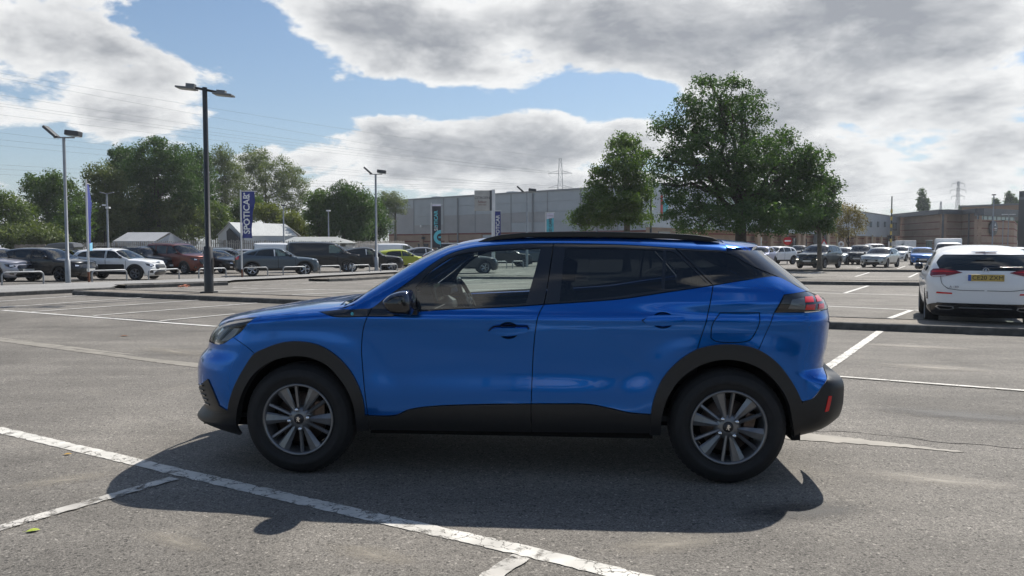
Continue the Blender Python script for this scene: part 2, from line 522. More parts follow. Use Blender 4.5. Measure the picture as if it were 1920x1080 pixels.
class Panels:
    """a set of surface patches of one Shape gathered into one mesh"""
    def __init__(s, shape):
        s.sh = shape; s.V = []; s.N = []; s.F = []; s.k = 0
    def patch(s, mode, outer, holes=(), g=0.05, off=0.0, flange=0.0, both=True, gap=0.0, ds=None, raw=False, corner=38.0, sides=None, conv=True, full=False):
        """outline in side coordinates (x, z), turned into the map's own coordinates when conv"""
        ds = ds or g * 0.6
        def prep(p, sgn):
            q = resample(p, ds, True, corner) if not raw else np.array(p, float)
            q = inset(q, gap * sgn)
            if conv and mode == 'front': q = np.stack([s.sh.front_u(q[:, 0], q[:, 1]), q[:, 1]], 1)
            if conv and mode == 'rear': q = np.stack([s.sh.rear_u(q[:, 0], q[:, 1]), q[:, 1]], 1)
            if conv and mode == 'top': q = np.stack([q[:, 0], s.sh.top_v(q[:, 0], q[:, 1])], 1)
            if full:
                kp = np.abs(q[:, 0]) > 0.035
                i0 = [i for i in range(len(q)) if kp[i] and not kp[i - 1]][0]
                q = np.roll(q, -i0, 0); kp = np.roll(kp, -i0)
                q = q[kp]
                q = np.concatenate([q, (q * np.array([-1, 1]))[::-1]])
            return q
        o = prep(outer, 1); hs = [prep(h, -1) for h in holes]
        if mode == 'top':
            sc = np.array([1.0, 0.8])   # v is an angle-like number: bring it to a similar size
        else:
            sc = np.array([1.0, 1.0])
        vv, ff, bd = tri_patch(o * sc, [h * sc for h in hs], g)
        if len(ff) == 0: return s
        vv = vv / sc
        mp = getattr(s.sh, mode)
        P = mp(vv[:, 0], vv[:, 1])
        e = 1e-3
        du = mp(vv[:, 0] + e, vv[:, 1]) - mp(vv[:, 0] - e, vv[:, 1])
        dv = mp(vv[:, 0], vv[:, 1] + e) - mp(vv[:, 0], vv[:, 1] - e)
        Nn = np.cross(du, dv)
        ln = np.linalg.norm(Nn, axis=1, keepdims=True); Nn = Nn / np.maximum(ln, 1e-12)
        want = {'side': (0, 1, 0), 'front': (-1, 0.3, 0.0), 'rear': (1, 0.3, 0.0), 'top': (0, 0.3, 1)}[mode]
        if np.mean(Nn @ np.array(want, float)) < 0: Nn = -Nn
        P = P + Nn * off
        fn = np.cross(P[ff[:, 1]] - P[ff[:, 0]], P[ff[:, 2]] - P[ff[:, 0]])
        flip = np.sum(fn * Nn[ff].mean(1), 1) < 0
        ff = np.where(flip[:, None], ff[:, ::-1], ff)
        todo = sides or ((1, -1) if both else (-1,))
        for sg in todo:
            m = np.array([1, sg, 1.0])
            s.V.append(P * m); s.N.append(Nn * m)
            f2 = ff if sg > 0 else ff[:, ::-1]
            s.F += (f2 + s.k).tolist(); s.k += len(P)
            if flange:
                A = np.array([b[0] for b in bd]); B = np.array([b[1] for b in bd])
                for a, b in zip(A, B):
                    pa, pb, na, nb = P[a] * m, P[b] * m, Nn[a] * m, Nn[b] * m
                    q = [pa, pb, pb - nb * flange, pa - na * flange]
                    c = vv.mean(0)
                    nn = np.cross(pb - pa, -(na + nb))
                    ln = np.linalg.norm(nn); nn = nn / ln if ln > 1e-12 else na
                    s.V.append(np.array(q)); s.N.append(np.array([nn] * 4))
                    s.F.append([s.k, s.k + 1, s.k + 2, s.k + 3]); s.k += 4
        return s
    def build(s, name, mat, parent=None):
        me = bpy.data.meshes.new(name)
        V = np.concatenate(s.V); N = np.concatenate(s.N)
        me.from_pydata(V.tolist(), [], s.F)
        me.polygons.foreach_set('use_smooth', [True] * len(me.polygons))
        me.update()
        me.normals_split_custom_set_from_vertices([tuple(n) for n in N])
        return link(name, me, mat, parent)

# ---------------------------------------------------------------- where things stand (metres; read off the photograph's ground plane)
_F = 1442.0; _P = math.atan(78 / _F)
def _ray(px, py):
    u = (px - 960) / _F; v = (py - 540) / _F
    return Vector((u, math.cos(_P) - v * math.sin(_P), -math.sin(_P) - v * math.cos(_P)))
def zg(x, y):
    """height of the ground: the car park falls away gently beyond the first island, most of all to the left"""
    return float(-0.22 * sstep(y, 22, 42) * (1 - 0.62 * sstep(x, -6, 8)))
def gp(px, py, z=0.0):
    """ground point seen at a photo position"""
    d = _ray(px, py); zz = z
    for _ in range(12):
        t = (zz - CAM_H) / d.z
        zz = z + zg(d.x * t, d.y * t)
    return Vector((d.x * t, d.y * t, zz))
def ap(px, py, Y):
    """point at distance Y in front of the camera seen at a photo position"""
    d = _ray(px, py); t = Y / d.y
    return Vector((d.x * t, Y, CAM_H + d.z * t))

# ---------------------------------------------------------------- ground
def tarmac(name, base, warm=0.0, speck=1.0, stain=0.25, worn=None):
    m = bpy.data.materials.new(name)
    nt, N, L = nodes_of(m)
    b = N['Principled BSDF']
    tc = N.new('ShaderNodeTexCoord')
    def noise(scale, detail=4, rough=0.5, vec=None, dist=0.0):
        n = N.new('ShaderNodeTexNoise'); n.inputs['Scale'].default_value = scale
        n.inputs['Detail'].default_value = detail; n.inputs['Roughness'].default_value = rough
        n.inputs['Distortion'].default_value = dist
        L.new(vec or tc.outputs['Object'], n.inputs['Vector']); return n
    def mr(src, a, b_, c, d):
        r = N.new('ShaderNodeMapRange')
        for k, v in (('From Min', a), ('From Max', b_), ('To Min', c), ('To Max', d)): r.inputs[k].default_value = v
        L.new(src, r.inputs['Value']); return r.outputs['Result']
    def mul(a, b_):
        n = N.new('ShaderNodeMath'); n.operation = 'MULTIPLY'
        for i, v in enumerate((a, b_)):
            if isinstance(v, (int, float)): n.inputs[i].default_value = v
            else: L.new(v, n.inputs[i])
        return n.outputs[0]
    vo = N.new('ShaderNodeTexVoronoi'); vo.inputs['Scale'].default_value = 165
    L.new(tc.outputs['Object'], vo.inputs['Vector'])
    vs = N.new('ShaderNodeSeparateColor'); L.new(vo.outputs['Color'], vs.inputs[0])
    stone = mr(vs.outputs[0], 0.0, 1.0, 1 - 0.46 * speck, 1 + 0.46 * speck)
    vo2 = N.new('ShaderNodeTexVoronoi'); vo2.inputs['Scale'].default_value = 85
    L.new(tc.outputs['Object'], vo2.inputs['Vector'])
    vs2 = N.new('ShaderNodeSeparateColor'); L.new(vo2.outputs['Color'], vs2.inputs[0])
    bright = mr(vs2.outputs[1], 0.965, 0.98, 1.0, 1.7)
    dark = mr(vs2.outputs[2], 0.03, 0.05, 0.45, 1.0)
    fine = mr(noise(95, 5, 0.7).outputs['Fac'], 0.3, 0.7, 1 - 0.40 * speck, 1 + 0.40 * speck)
    mid = mr(noise(22, 4, 0.65).outputs['Fac'], 0.3, 0.7, 1 - 0.13 * speck, 1 + 0.13 * speck)
    big = mr(noise(0.55, 5, 0.6, dist=0.6).outputs['Fac'], 0.3, 0.7, 1 - stain, 1 + stain)
    mp = N.new('ShaderNodeMapping'); mp.inputs['Rotation'].default_value = (0, 0, rad(28)); mp.inputs['Scale'].default_value = (0.22, 1.6, 1)
    L.new(tc.outputs['Object'], mp.inputs['Vector'])
    streak = mr(noise(1.3, 6, 0.6, mp.outputs[0]).outputs['Fac'], 0.35, 0.68, 1 - stain * 0.5, 1 + stain * 0.5)
    f = mul(mul(mul(mul(stone, fine), mid), mul(big, streak)), mul(bright, dark))
    sc = N.new('ShaderNodeVectorMath'); sc.operation = 'SCALE'
    sc.inputs[0].default_value = base[:3]
    L.new(f, sc.inputs['Scale'])
    # dusty worn patches
    dm = mr(noise(1.7, 9, 0.72, dist=0.4).outputs['Fac'], 0.57, 0.72, 0.0, 0.42)
    mx = N.new('ShaderNodeMix'); mx.data_type = 'RGBA'
    L.new(dm, mx.inputs['Factor']); L.new(sc.outputs[0], mx.inputs['A'])
    mx.inputs['B'].default_value = worn or (0.30, 0.27, 0.225, 1)
    L.new(mx.outputs['Result'], b.inputs['Base Color'])
    b.inputs['Roughness'].default_value = 0.82
    b.inputs['Specular IOR Level'].default_value = 0.35
    bp = N.new('ShaderNodeBump'); bp.inputs['Strength'].default_value = 0.55; bp.inputs['Distance'].default_value = 0.006
    L.new(mul(stone, fine), bp.inputs['Height'])
    L.new(bp.outputs['Normal'], b.inputs['Normal'])
    return m
M_TARMAC = tarmac('tarmac_old', (0.178, 0.163, 0.143))
M_TARMAC2 = tarmac('tarmac_patch', (0.166, 0.152, 0.133), stain=0.3)
M_FOOT = tarmac('footway_pale', (0.27, 0.262, 0.25), speck=0.5, stain=0.12)
M_DIRT = tarmac('island_dirt', (0.20, 0.175, 0.145), speck=0.8, stain=0.3, worn=(0.13, 0.11, 0.07, 1))
M_KERB = pmat('kerb_concrete', (0.095, 0.092, 0.087), 0.9, 0, 0, 0.3, var=0.38, vscale=7, bump=0.5, bscale=60)

def sheet(name, pts, z, mat, parent=None, kind='structure'):
    P = resample([(p[0], p[1]) for p in pts], 1.0, True, 0.5)
    vv, ff, bd = tri_patch(P, [], 2.0)
    me = bpy.data.meshes.new(name)
    me.from_pydata([(x, y, z + zg(x, y)) for x, y in vv], [], ff.tolist()); me.update()
    if me.polygons[0].normal.z < 0: me.flip_normals()
    o = link(name, me, mat, parent)
    if kind: o['kind'] = kind
    return o
gx = [-3000, -1200, -500, -250, -150] + list(np.arange(-100, 101, 2.0)) + [150, 250, 500, 1200, 3000]
gy = [-3000, -1000, -300, -100, -40, 0, 10, 20] + list(np.arange(22, 44, 1.0)) + [46, 60, 80, 120, 200, 400, 1000, 3000]
gv = [(x, y, zg(x, y)) for y in gy for x in gx]; nx = len(gx)
g = MB(); g.add(gv, [(j * nx + i, j * nx + i + 1, (j + 1) * nx + i + 1, (j + 1) * nx + i) for j in range(len(gy) - 1) for i in range(nx - 1)], 0, True)
ground = link('ground', g.mesh('ground', fix=False), M_TARMAC); ground['kind'] = 'structure'

# resurfaced area beyond the joint, its edge a small step
edge = [(-9.6, 12.55), (-7.95, 11.55), (-3.85, 9.0), (-1.0, 7.30), (1.95, 5.68), (2.55, 5.62), (3.15, 5.30), (3.9, 5.02), (4.9, 4.75), (7.5, 3.6)]
rs_ = random.Random(3)
ep = resample([(x, y + 0.16) for x, y in edge], 0.12, False, 90)
ep = [(float(p[0]), float(p[1]) + rs_.uniform(-0.028, 0.028)) for p in ep]
back_ = [(11.5, 9.6), (8.1, 11.85), (5.45, 12.95), (-3.75, 17.8), (-12.6, 22.1), (-14.2, 21.4)]
b = MB(); poly = ep + back_
n = len(poly)
vs = [(p[0], p[1], 0.0045 + (rs_.uniform(-0.004, 0.0) if i < len(ep) else 0)) for i, p in enumerate(poly)] + [(p[0], p[1], -0.02) for p in poly]
fs = [tuple(range(n))] + [(i, (i + 1) % n, n + (i + 1) % n, n + i) for i in range(n)]
b.add(vs, fs)
o = b.build('tarmac_overlay', M_TARMAC2); o['kind'] = 'structure'

# oil drips and stains on the tarmac
def stain_mat(name, col, lo, hi):
    m = bpy.data.materials.new(name); nt, N, L = nodes_of(m); b = N['Principled BSDF']
    b.inputs['Base Color'].default_value = tuple(col) + (1,); b.inputs['Roughness'].default_value = 0.55
    tc = N.new('ShaderNodeTexCoord'); gr = N.new('ShaderNodeTexGradient'); gr.gradient_type = 'SPHERICAL'
    L.new(tc.outputs['Object'], gr.inputs['Vector'])
    n = N.new('ShaderNodeTexNoise'); n.inputs['Scale'].default_value = 3.5; n.inputs['Detail'].default_value = 8; n.inputs['Roughness'].default_value = 0.7
    L.new(tc.outputs['Object'], n.inputs['Vector'])
    mu = N.new('ShaderNodeMath'); mu.operation = 'MULTIPLY'; L.new(gr.outputs['Fac'], mu.inputs[0]); L.new(n.outputs['Fac'], mu.inputs[1])
    r = N.new('ShaderNodeMapRange'); r.inputs['From Min'].default_value = lo; r.inputs['From Max'].default_value = hi; r.inputs['To Max'].default_value = 0.62
    L.new(mu.outputs[0], r.inputs['Value']); L.new(r.outputs['Result'], b.inputs['Alpha'])
    return m
M_OIL = stain_mat('oil_stain', (0.045, 0.042, 0.040), 0.10, 0.42); M_DUST = stain_mat('dry_silt', (0.36, 0.32, 0.26), 0.16, 0.55)
def stain(px, py, rx, ry, rot, mat, z=0.003):
    p = gp(px, py); me = bpy.data.meshes.new('tarmac_stain')
    me.from_pydata([(math.cos(a), math.sin(a), 0) for a in np.linspace(0, 2 * math.pi, 25)[:-1]], [], [tuple(range(24))])
    o = link('tarmac_stain', me, mat, None, (p.x, p.y, p.z + z), (0, 0, rot)); o.scale = (rx, ry, 1); o['kind'] = 'structure'
for a in ((330, 1015, .42, .13, -.5, M_DUST), (1500, 960, .55, .22, .2, M_OIL), (700, 1040, .4, .16, -.4, M_DUST), (120, 900, .5, .2, .6, M_DUST), (1760, 900, .8, .25, -.3, M_DUST), (1250, 1020, .5, .2, .3, M_DUST)):
    stain(*a)
for a in ((250, 600, 2.2, .25, -.5, M_OIL), (330, 660, 1.4, .4, -.55, M_DUST), (1750, 690, 1.1, .4, -.4, M_DUST), (1800, 780, .9, .3, -.4, M_OIL), (1700, 650, 1.4, .3, -.4, M_DUST)):
    stain(*a, z=0.0095)

# ---------------------------------------------------------------- paint
def paint_mat(name, col, wear, scale=9.0, soft=0.06, cracks=True):
    m = bpy.data.materials.new(name)
    nt, N, L = nodes_of(m)
    b = N['Principled BSDF']; b.inputs['Roughness'].default_value = 0.6
    tc = N.new('ShaderNodeTexCoord')
    n = N.new('ShaderNodeTexNoise'); n.inputs['Scale'].default_value = scale; n.inputs['Detail'].default_value = 9; n.inputs['Roughness'].default_value = 0.72
    n.inputs['Distortion'].default_value = 0.5
    L.new(tc.outputs['Object'], n.inputs['Vector'])
    r = N.new('ShaderNodeMapRange'); r.inputs['From Min'].default_value = wear - soft; r.inputs['From Max'].default_value = wear + soft
    L.new(n.outputs['Fac'], r.inputs['Value'])
    n2 = N.new('ShaderNodeTexNoise'); n2.inputs['Scale'].default_value = 5; n2.inputs['Detail'].default_value = 6
    L.new(tc.outputs['Object'], n2.inputs['Vector'])
    r2 = N.new('ShaderNodeMapRange'); r2.inputs['From Min'].default_value = 0.3; r2.inputs['From Max'].default_value = 0.7
    r2.inputs['To Min'].default_value = 0.72; r2.inputs['To Max'].default_value = 1.12
    L.new(n2.outputs['Fac'], r2.inputs['Value'])
    sc = N.new('ShaderNodeVectorMath'); sc.operation = 'SCALE'; sc.inputs[0].default_value = col
    L.new(r2.outputs['Result'], sc.inputs['Scale']); L.new(sc.outputs[0], b.inputs['Base Color'])
    fac = r.outputs['Result']
    if cracks:
        v = N.new('ShaderNodeTexVoronoi'); v.feature = 'DISTANCE_TO_EDGE'; v.inputs['Scale'].default_value = 11
        nn = N.new('ShaderNodeTexNoise'); nn.inputs['Scale'].default_value = 12; nn.inputs['Detail'].default_value = 4
        L.new(tc.outputs['Object'], nn.inputs['Vector'])
        ad = N.new('ShaderNodeMix'); ad.data_type = 'RGBA'; ad.inputs['Factor'].default_value = 0.12
        L.new(tc.outputs['Object'], ad.inputs['A']); L.new(nn.outputs['Color'], ad.inputs['B'])
        L.new(ad.outputs['Result'], v.inputs['Vector'])
        cr = N.new('ShaderNodeMapRange'); cr.inputs['From Min'].default_value = 0.004; cr.inputs['From Max'].default_value = 0.03
        L.new(v.outputs['Distance'], cr.inputs['Value'])
        big = N.new('ShaderNodeTexNoise'); big.inputs['Scale'].default_value = 2.3; L.new(tc.outputs['Object'], big.inputs['Vector'])
        bm = N.new('ShaderNodeMapRange'); bm.inputs['From Min'].default_value = 0.46; bm.inputs['From Max'].default_value = 0.56
        L.new(big.outputs['Fac'], bm.inputs['Value'])
        mxx = N.new('ShaderNodeMath'); mxx.operation = 'MAXIMUM'; L.new(cr.outputs['Result'], mxx.inputs[0]); L.new(bm.outputs['Result'], mxx.inputs[1])
        mm = N.new('ShaderNodeMath'); mm.operation = 'MULTIPLY'; L.new(fac, mm.inputs[0]); L.new(mxx.outputs[0], mm.inputs[1])
        fac = mm.outputs[0]
    L.new(fac, b.inputs['Alpha'])
    return m
M_PAINT = paint_mat('line_paint_white', (0.66, 0.63, 0.57), 0.405)
M_PAINTW = paint_mat('line_paint_worn', (0.55, 0.52, 0.47), 0.44)
M_PAINTF = paint_mat('line_paint_far', (0.62, 0.60, 0.56), 0.34, 4.0, 0.1, False)
M_BEIGE = paint_mat('joint_sealer_beige', (0.27, 0.243, 0.20), 0.22, 14.0, 0.08, False)

def stripe(name, pts, w, mat, z=0.004, jag=0.0, seed=1):
    """a painted band along points"""
    P = resample([(p[0], p[1]) for p in pts], 0.04 if jag else 0.8, False, 90)
    rr = random.Random(seed)
    l_, r_ = [], []
    for i, p in enumerate(P):
        a = P[max(0, i - 1)]; c = P[min(len(P) - 1, i + 1)]
        t = (c - a) / np.linalg.norm(c - a); nn = np.array([-t[1], t[0]])
        ww = w[0] + (w[1] - w[0]) * i / max(1, len(P) - 1) if isinstance(w, tuple) else w
        l_.append(p + nn * (ww / 2 + rr.uniform(-jag, jag))); r_.append(p - nn * (ww / 2 + rr.uniform(-jag, jag)))
    k = len(P)
    b = MB(); b.add([(q[0], q[1], z + zg(q[0], q[1])) for q in l_] + [(q[0], q[1], z + zg(q[0], q[1])) for q in r_], [(i, k + i, k + i + 1, i + 1) for i in range(k - 1)])
    me = b.mesh(name, fix=False)
    if me.polygons[0].normal.z < 0: me.flip_normals()
    o = link(name, me, mat); o['kind'] = 'structure'
    return o
Z2 = 0.011
stripe('bay_marking', [(-5.9, 7.0), (-3.92, 5.83), (-1.05, 4.125), (0.10, 3.465), (0.53, 3.20), (3.0, 1.7)], 0.112, M_PAINT, jag=0.006, seed=5)
stripe('bay_marking', [(-2.05, 4.60), (-2.57, 3.76), (-3.3, 2.6)], 0.085, M_PAINTW, z=0.0075, jag=0.008, seed=6)
stripe('bay_marking', [(0.04, 3.42), (-0.45, 2.6)], 0.10, M_PAINTW, z=0.0075, jag=0.008, seed=7)
stripe('tarmac_joint', [(-9.6, 12.65), (-7.78, 11.60), (-3.68, 9.03), (-0.8, 7.28), (2.13, 5.64)], 0.25, M_BEIGE, jag=0.012, seed=8)
stripe('tarmac_joint', [(2.13, 5.64), (2.45, 5.52), (2.78, 5.36), (3.10, 5.20)], (0.25, 0.02), M_BEIGE, jag=0.02, seed=18)
def line_px(a, b, w=0.10, z=0.004, mat=None):
    p, q = gp(*a), gp(*b)
    return stripe('bay_marking', [(p.x, p.y), (q.x, q.y)], w, mat or M_PAINTF, z=z)
stripe('bay_marking', [(6.09, 12.67), (3.67, 8.87), (2.9, 7.7)], 0.115, M_PAINT, z=Z2, jag=0.006, seed=9)
stripe('bay_marking', [(2.2, 8.95), (3.59, 8.17), (4.97, 7.41), (7.2, 6.2)], 0.062, M_PAINT, z=Z2 + 0.004, jag=0.004, seed=10)
line_px((5, 582.5), (405, 613), 0.12, z=Z2)
for a, c in (((-60, 570), (181, 553)), ((-60, 581.5), (290, 557)), ((60, 585.5), (372, 563.5)), ((175, 593), (482, 569)), ((300, 603), (440, 589.5))):
    line_px(a, c, 0.09, z=Z2 + 0.004)
for a, c in (((400, 545.5), (500, 541)), ((452, 549), (589, 543)), ((547, 553), (690, 546)), ((500, 541), (690, 545)), ((436, 539.3), (482, 540.6)),
             ((436, 537), (462, 536)), ((471, 535.5), (494, 535)), ((504, 534), (526, 533.5)), ((536, 533), (556, 532.5)), ((565, 531.5), (586, 530.4)), ((592, 530), (612, 528.8)),
             ((646, 529.6), (668, 529.3)), ((700, 530), (735, 529)), ((517, 526.4), (528, 526.5)), ((462, 529.4), (494, 528)),
             ((830, 535), (990, 529)), ((840, 545), (990, 541)), ((860, 528), (905, 523)), ((930, 513.5), (955, 511.5)), ((965, 512), (985, 510.5)), ((700, 538), (830, 545)),
             ((1548, 574), (1745, 583)), ((1668, 597), (1711, 581)), ((1584, 549.6), (1628, 535.9)), ((1520, 548.7), (1745, 554.5)), ((1604, 518.5), (1630, 511)),
             ((1704, 520), (1721, 512)), ((1515, 514), (1543, 509.6)), ((1485, 515.3), (1745, 519.5)), ((1680, 505), (1697, 499)), ((1605, 503), (1617, 500.5)), ((1500, 527), (1690, 529)), ((1420, 500), (1490, 499))):
    line_px(a, c, 0.11)

# ---------------------------------------------------------------- kerbed islands
KERB_ME = {}
def kerb_mesh(Ls, h, w):
    key = (round(Ls, 2), h, w)
    if key not in KERB_ME:
        b = MB()
        prof = [(0, -0.03), (0, h - 0.03), (0.012, h - 0.008), (0.03, h), (w, h), (w, -0.03)]
        b.prism(prof, 0.004, Ls - 0.004, plane='YZ')
        # prism puts (y, z) on the section and runs along x
        KERB_ME[key] = b.mesh('kerb_stone')
    return KERB_ME[key]
def kerb_run(parent, pts, h=0.12, w=0.13, z=0.0, unit=0.915):
    """kerb stones along a polyline; the kerb face is on the right-hand side of the direction of travel"""
    for p, q in zip(pts[:-1], pts[1:]):
        d = Vector((q[0] - p[0], q[1] - p[1], 0)); Ltot = d.length; d.normalize()
        k = max(1, int(round(Ltot / unit))); u = Ltot / k
        for i in range(k):
            o = link('kerb_stone', kerb_mesh(u, h, w), M_KERB, parent, (p[0] + d.x * u * i, p[1] + d.y * u * i, z + zg(p[0] + d.x * u * i, p[1] + d.y * u * i) + KR.uniform(-0.004, 0.004)), (0, 0, math.atan2(d.y, d.x) + KR.uniform(-0.003, 0.003)))
KR = random.Random(12)
def offset_pts(pts, w):
    out = []
    for i, p in enumerate(pts):
        a = pts[max(0, i - 1)]; c = pts[min(len(pts) - 1, i + 1)]
        t = Vector((c[0] - a[0], c[1] - a[1])).normalized()
        out.append((p[0] - t.y * w, p[1] + t.x * w))
    return out
def island(pts, width, h=0.12, mat=None, far=False):
    top_ = offset_pts(pts, 0.12) + list(reversed(offset_pts(pts, width)))
    o = sheet('island', top_, h - 0.012, mat or M_DIRT)
    kerb_run(o, pts, h)
    bk = list(reversed(offset_pts(pts, width + 0.1)))
    kerb_run(o, bk, h)
    return o
isl = [(-12.8, 22.33), (-3.75, 17.97), (5.43, 13.10), (8.02, 11.99), (12.2, 10.0)]
island(isl, 1.15)
p0_, p1_ = gp(238, 541.2), gp(428, 535)
island([(p0_.x, p0_.y), (p1_.x, p1_.y)], 0.8, 0.13)
p0_, p1_, p2_ = gp(618, 528), gp(660, 526.5), gp(790, 517)
island([(p0_.x, p0_.y), (p1_.x, p1_.y), (p2_.x, p2_.y)], 1.2, 0.12)
p0_, p1_ = gp(800, 522.5), gp(1080, 524)
island([(p0_.x, p0_.y), (p1_.x, p1_.y)], 1.2, 0.12)
p0_, p1_ = gp(1440, 533), gp(1800, 537)
island([(p0_.x, p0_.y), (p1_.x, p1_.y)], 1.5, 0.13)
p0_, p1_ = gp(1420, 508.5), gp(1800, 511)
island([(p0_.x, p0_.y), (p1_.x, p1_.y)], 1.8, 0.14)
# footway at the left with its kerb
fw = [(-14.9, 19.0), (-14.45, 21.5), (-13.3, 23.3)]
far_ = [gp(440, 529), gp(620, 519.5), gp(760, 512), gp(860, 508.5), gp(860, 505.5), gp(760, 508.0), gp(620, 515), gp(430, 524.5), gp(240, 531), gp(0, 541)]
ft = sheet('footway', [fw[2], (-12.9, 24.6), tuple(gp(232, 537.2))[:2], tuple(gp(430, 531.0))[:2]] + [(p.x, p.y) for p in far_] + [(-30, 31), (-40, 24), (-26, 19), fw[0], fw[1]], 0.10, M_FOOT)
kerb_run(ft, [fw[0], fw[1], fw[2], (-12.7, 24.6)], 0.115)

# ---------------------------------------------------------------- leaves lying about
def leaf(px, py, s, col, name='fallen_leaf', label=''):
    p = gp(px, py)
    b = MB(); k = 7
    vs = []; fs = []
    for i in range(k):
        t = i / (k - 1); wd = math.sin(t * math.pi) ** 0.8 * 0.32
        zz = 0.05 * math.sin(t * math.pi) + 0.01
        vs += [(s * (t - 0.5), -s * wd, s * (zz + 0.12 * wd)), (s * (t - 0.5), 0, s * zz * 0.8), (s * (t - 0.5), s * wd, s * (zz + 0.16 * wd))]
    for i in range(k - 1):
        fs += [(3 * i, 3 * i + 1, 3 * i + 4, 3 * i + 3), (3 * i + 1, 3 * i + 2, 3 * i + 5, 3 * i + 4)]
    b.add(vs, fs, 0, True)
    b.tube([(-0.5 * s, 0, 0.03 * s), (-0.72 * s, 0.03 * s, 0.02 * s)], 0.012 * s, 5)
    o = b.build(name, pmat('leaf_' + col, S(col), 0.55, var=0.3, vscale=60), None, (p.x, p.y, 0.005), (0, 0, 0.5))
    tag(o, label, 'leaf')
    return o
leaf(62, 997, 0.062, '9aa83a', label='green and yellow fallen leaf on the tarmac below the worn line')
leaf(127, 853, 0.05, 'b08a3a', label='small ochre fallen leaf beside the long white line')
leaf(233, 631, 0.12, '7a4a1e', label='brown fallen leaf lying beyond the beige tarmac joint')

# a crumpled wrapper on the far island
_p = gp(345, 540.5, 0.0)
b = MB(); _r = random.Random(2); vs = []
for i in range(6):
    for j in range(5):
        vs.append((0.07 * (i - 2.5) + _r.uniform(-.02, .02), 0.06 * (j - 2) + _r.uniform(-.02, .02), 0.03 + _r.uniform(0, .10)))
b.add(vs, [(i * 5 + j, i * 5 + j + 1, (i + 1) * 5 + j + 1, (i + 1) * 5 + j) for i in range(5) for j in range(4)])
o = b.build('crumpled_wrapper', pmat('wrapper_orange', (0.55, 0.20, 0.10), 0.5, var=0.5, vscale=14), None, (_p.x, _p.y, _p.z)); tag(o, 'crumpled orange and white wrapper lying against the far kerb', 'litter')

# ---------------------------------------------------------------- the blue car: body surface
def hero_extra(x, z):
    x = np.asarray(x, float); z = np.asarray(z, float)
    e = 0.0
    for cx in (0.0, 2.605):                                   # flares round the arches
        r = np.hypot(x - cx, z - 0.335)
        e = e + 0.010 * sstep(r, 0.68, 0.50) * sstep(z, 1.0, 0.80)
    # rear haunch carries the shoulder higher
    e = e + 0.042 * sstep(x, 1.9, 2.75) * sstep(z, 0.99, 1.09) * sstep(z, 1.26, 1.14)
    # hollow in the doors below the shoulder; a crease falls from the shoulder towards the rear wheel
    t = (x - 1.73) * 0.66 + (z - 0.985)
    hollow = sstep(z, 0.965, 0.78) * sstep(z, 0.38, 0.74) * sstep(x, 0.20, 1.15) * sstep(x, 2.35, 1.6)
    e = e - 0.012 * hollow
    e = e + 0.011 * hollow * sstep(t, -0.05, 0.02)
    # front wing tapers in towards the nose
    e = e - 0.045 * sstep(x, -0.1, -0.75)
    e = e - 0.030 * sstep(x, 2.7, 3.3)
    # the bumper stands out below a step at the rear corner
    e = e + 0.050 * sstep(x, 3.02, 3.20) * sstep(z, 0.690, 0.625)
    return e

HERO = Shape(
    W=[(0.10, .66), (0.22, .78), (0.29, .835), (0.36, .862), (0.44, .874), (0.52, .878), (0.66, .874), (0.80, .876),
       (0.90, .878), (0.970, .8905), (0.976, .8905), (1.03, .867), (1.08, .848), (1.2, .80), (1.35, .724), (1.45, .665), (1.52, .61)],
    xf=[(0.12, -.52), (0.165, -.61), (0.20, -.75), (0.25, -.87), (0.285, -.905), (0.33, -.865), (0.37, -.835), (0.43, -.855), (0.52, -.882),
        (0.61, -.882), (0.67, -.868), (0.70, -.85), (0.745, -.81), (0.81, -.792), (0.86, -.765), (0.90, -.74), (1.0, -.72), (1.6, -.72)],
    xr=[(0.16, 2.98), (0.25, 3.11), (0.285, 3.24), (0.42, 3.405), (0.50, 3.425), (0.58, 3.422), (0.615, 3.405), (0.678, 3.285), (0.72, 3.285), (0.80, 3.30),
        (0.95, 3.312), (1.02, 3.305), (1.08, 3.28), (1.13, 3.215), (1.23, 3.105), (1.32, 3.00), (1.40, 2.92), (1.44, 2.91), (1.55, 2.90)],
    ztop=[(-1.0, .82), (-0.9, .845), (-0.82, .88), (-0.72, .925), (-0.55, .965), (-0.36, .997), (-0.18, 1.02), (0.0, 1.04), (0.2, 1.058),
          (0.27, 1.068), (0.42, 1.165), (0.58, 1.275), (0.75, 1.375), (0.92, 1.438), (1.15, 1.474), (1.5, 1.490), (1.85, 1.490), (2.3, 1.475),
          (2.6, 1.455), (2.8, 1.437), (2.95, 1.425), (3.6, 1.40)],
    H=[(-1.0, .10), (0.1, .10), (0.22, .085), (0.30, .09), (0.42, .135), (0.58, .18), (0.75, .19), (1.0, .12), (1.3, .10), (3.5, .10)],
    Lf=[(0.1, .52), (0.3, .50), (0.9, .50)], Lr=[(0.1, .40), (0.6, .34), (0.69, .32), (1.0, .32), (1.1, .34), (1.5, .36)],
    nt=3.6, nf=2.5, nr=2.6, extra=hero_extra)

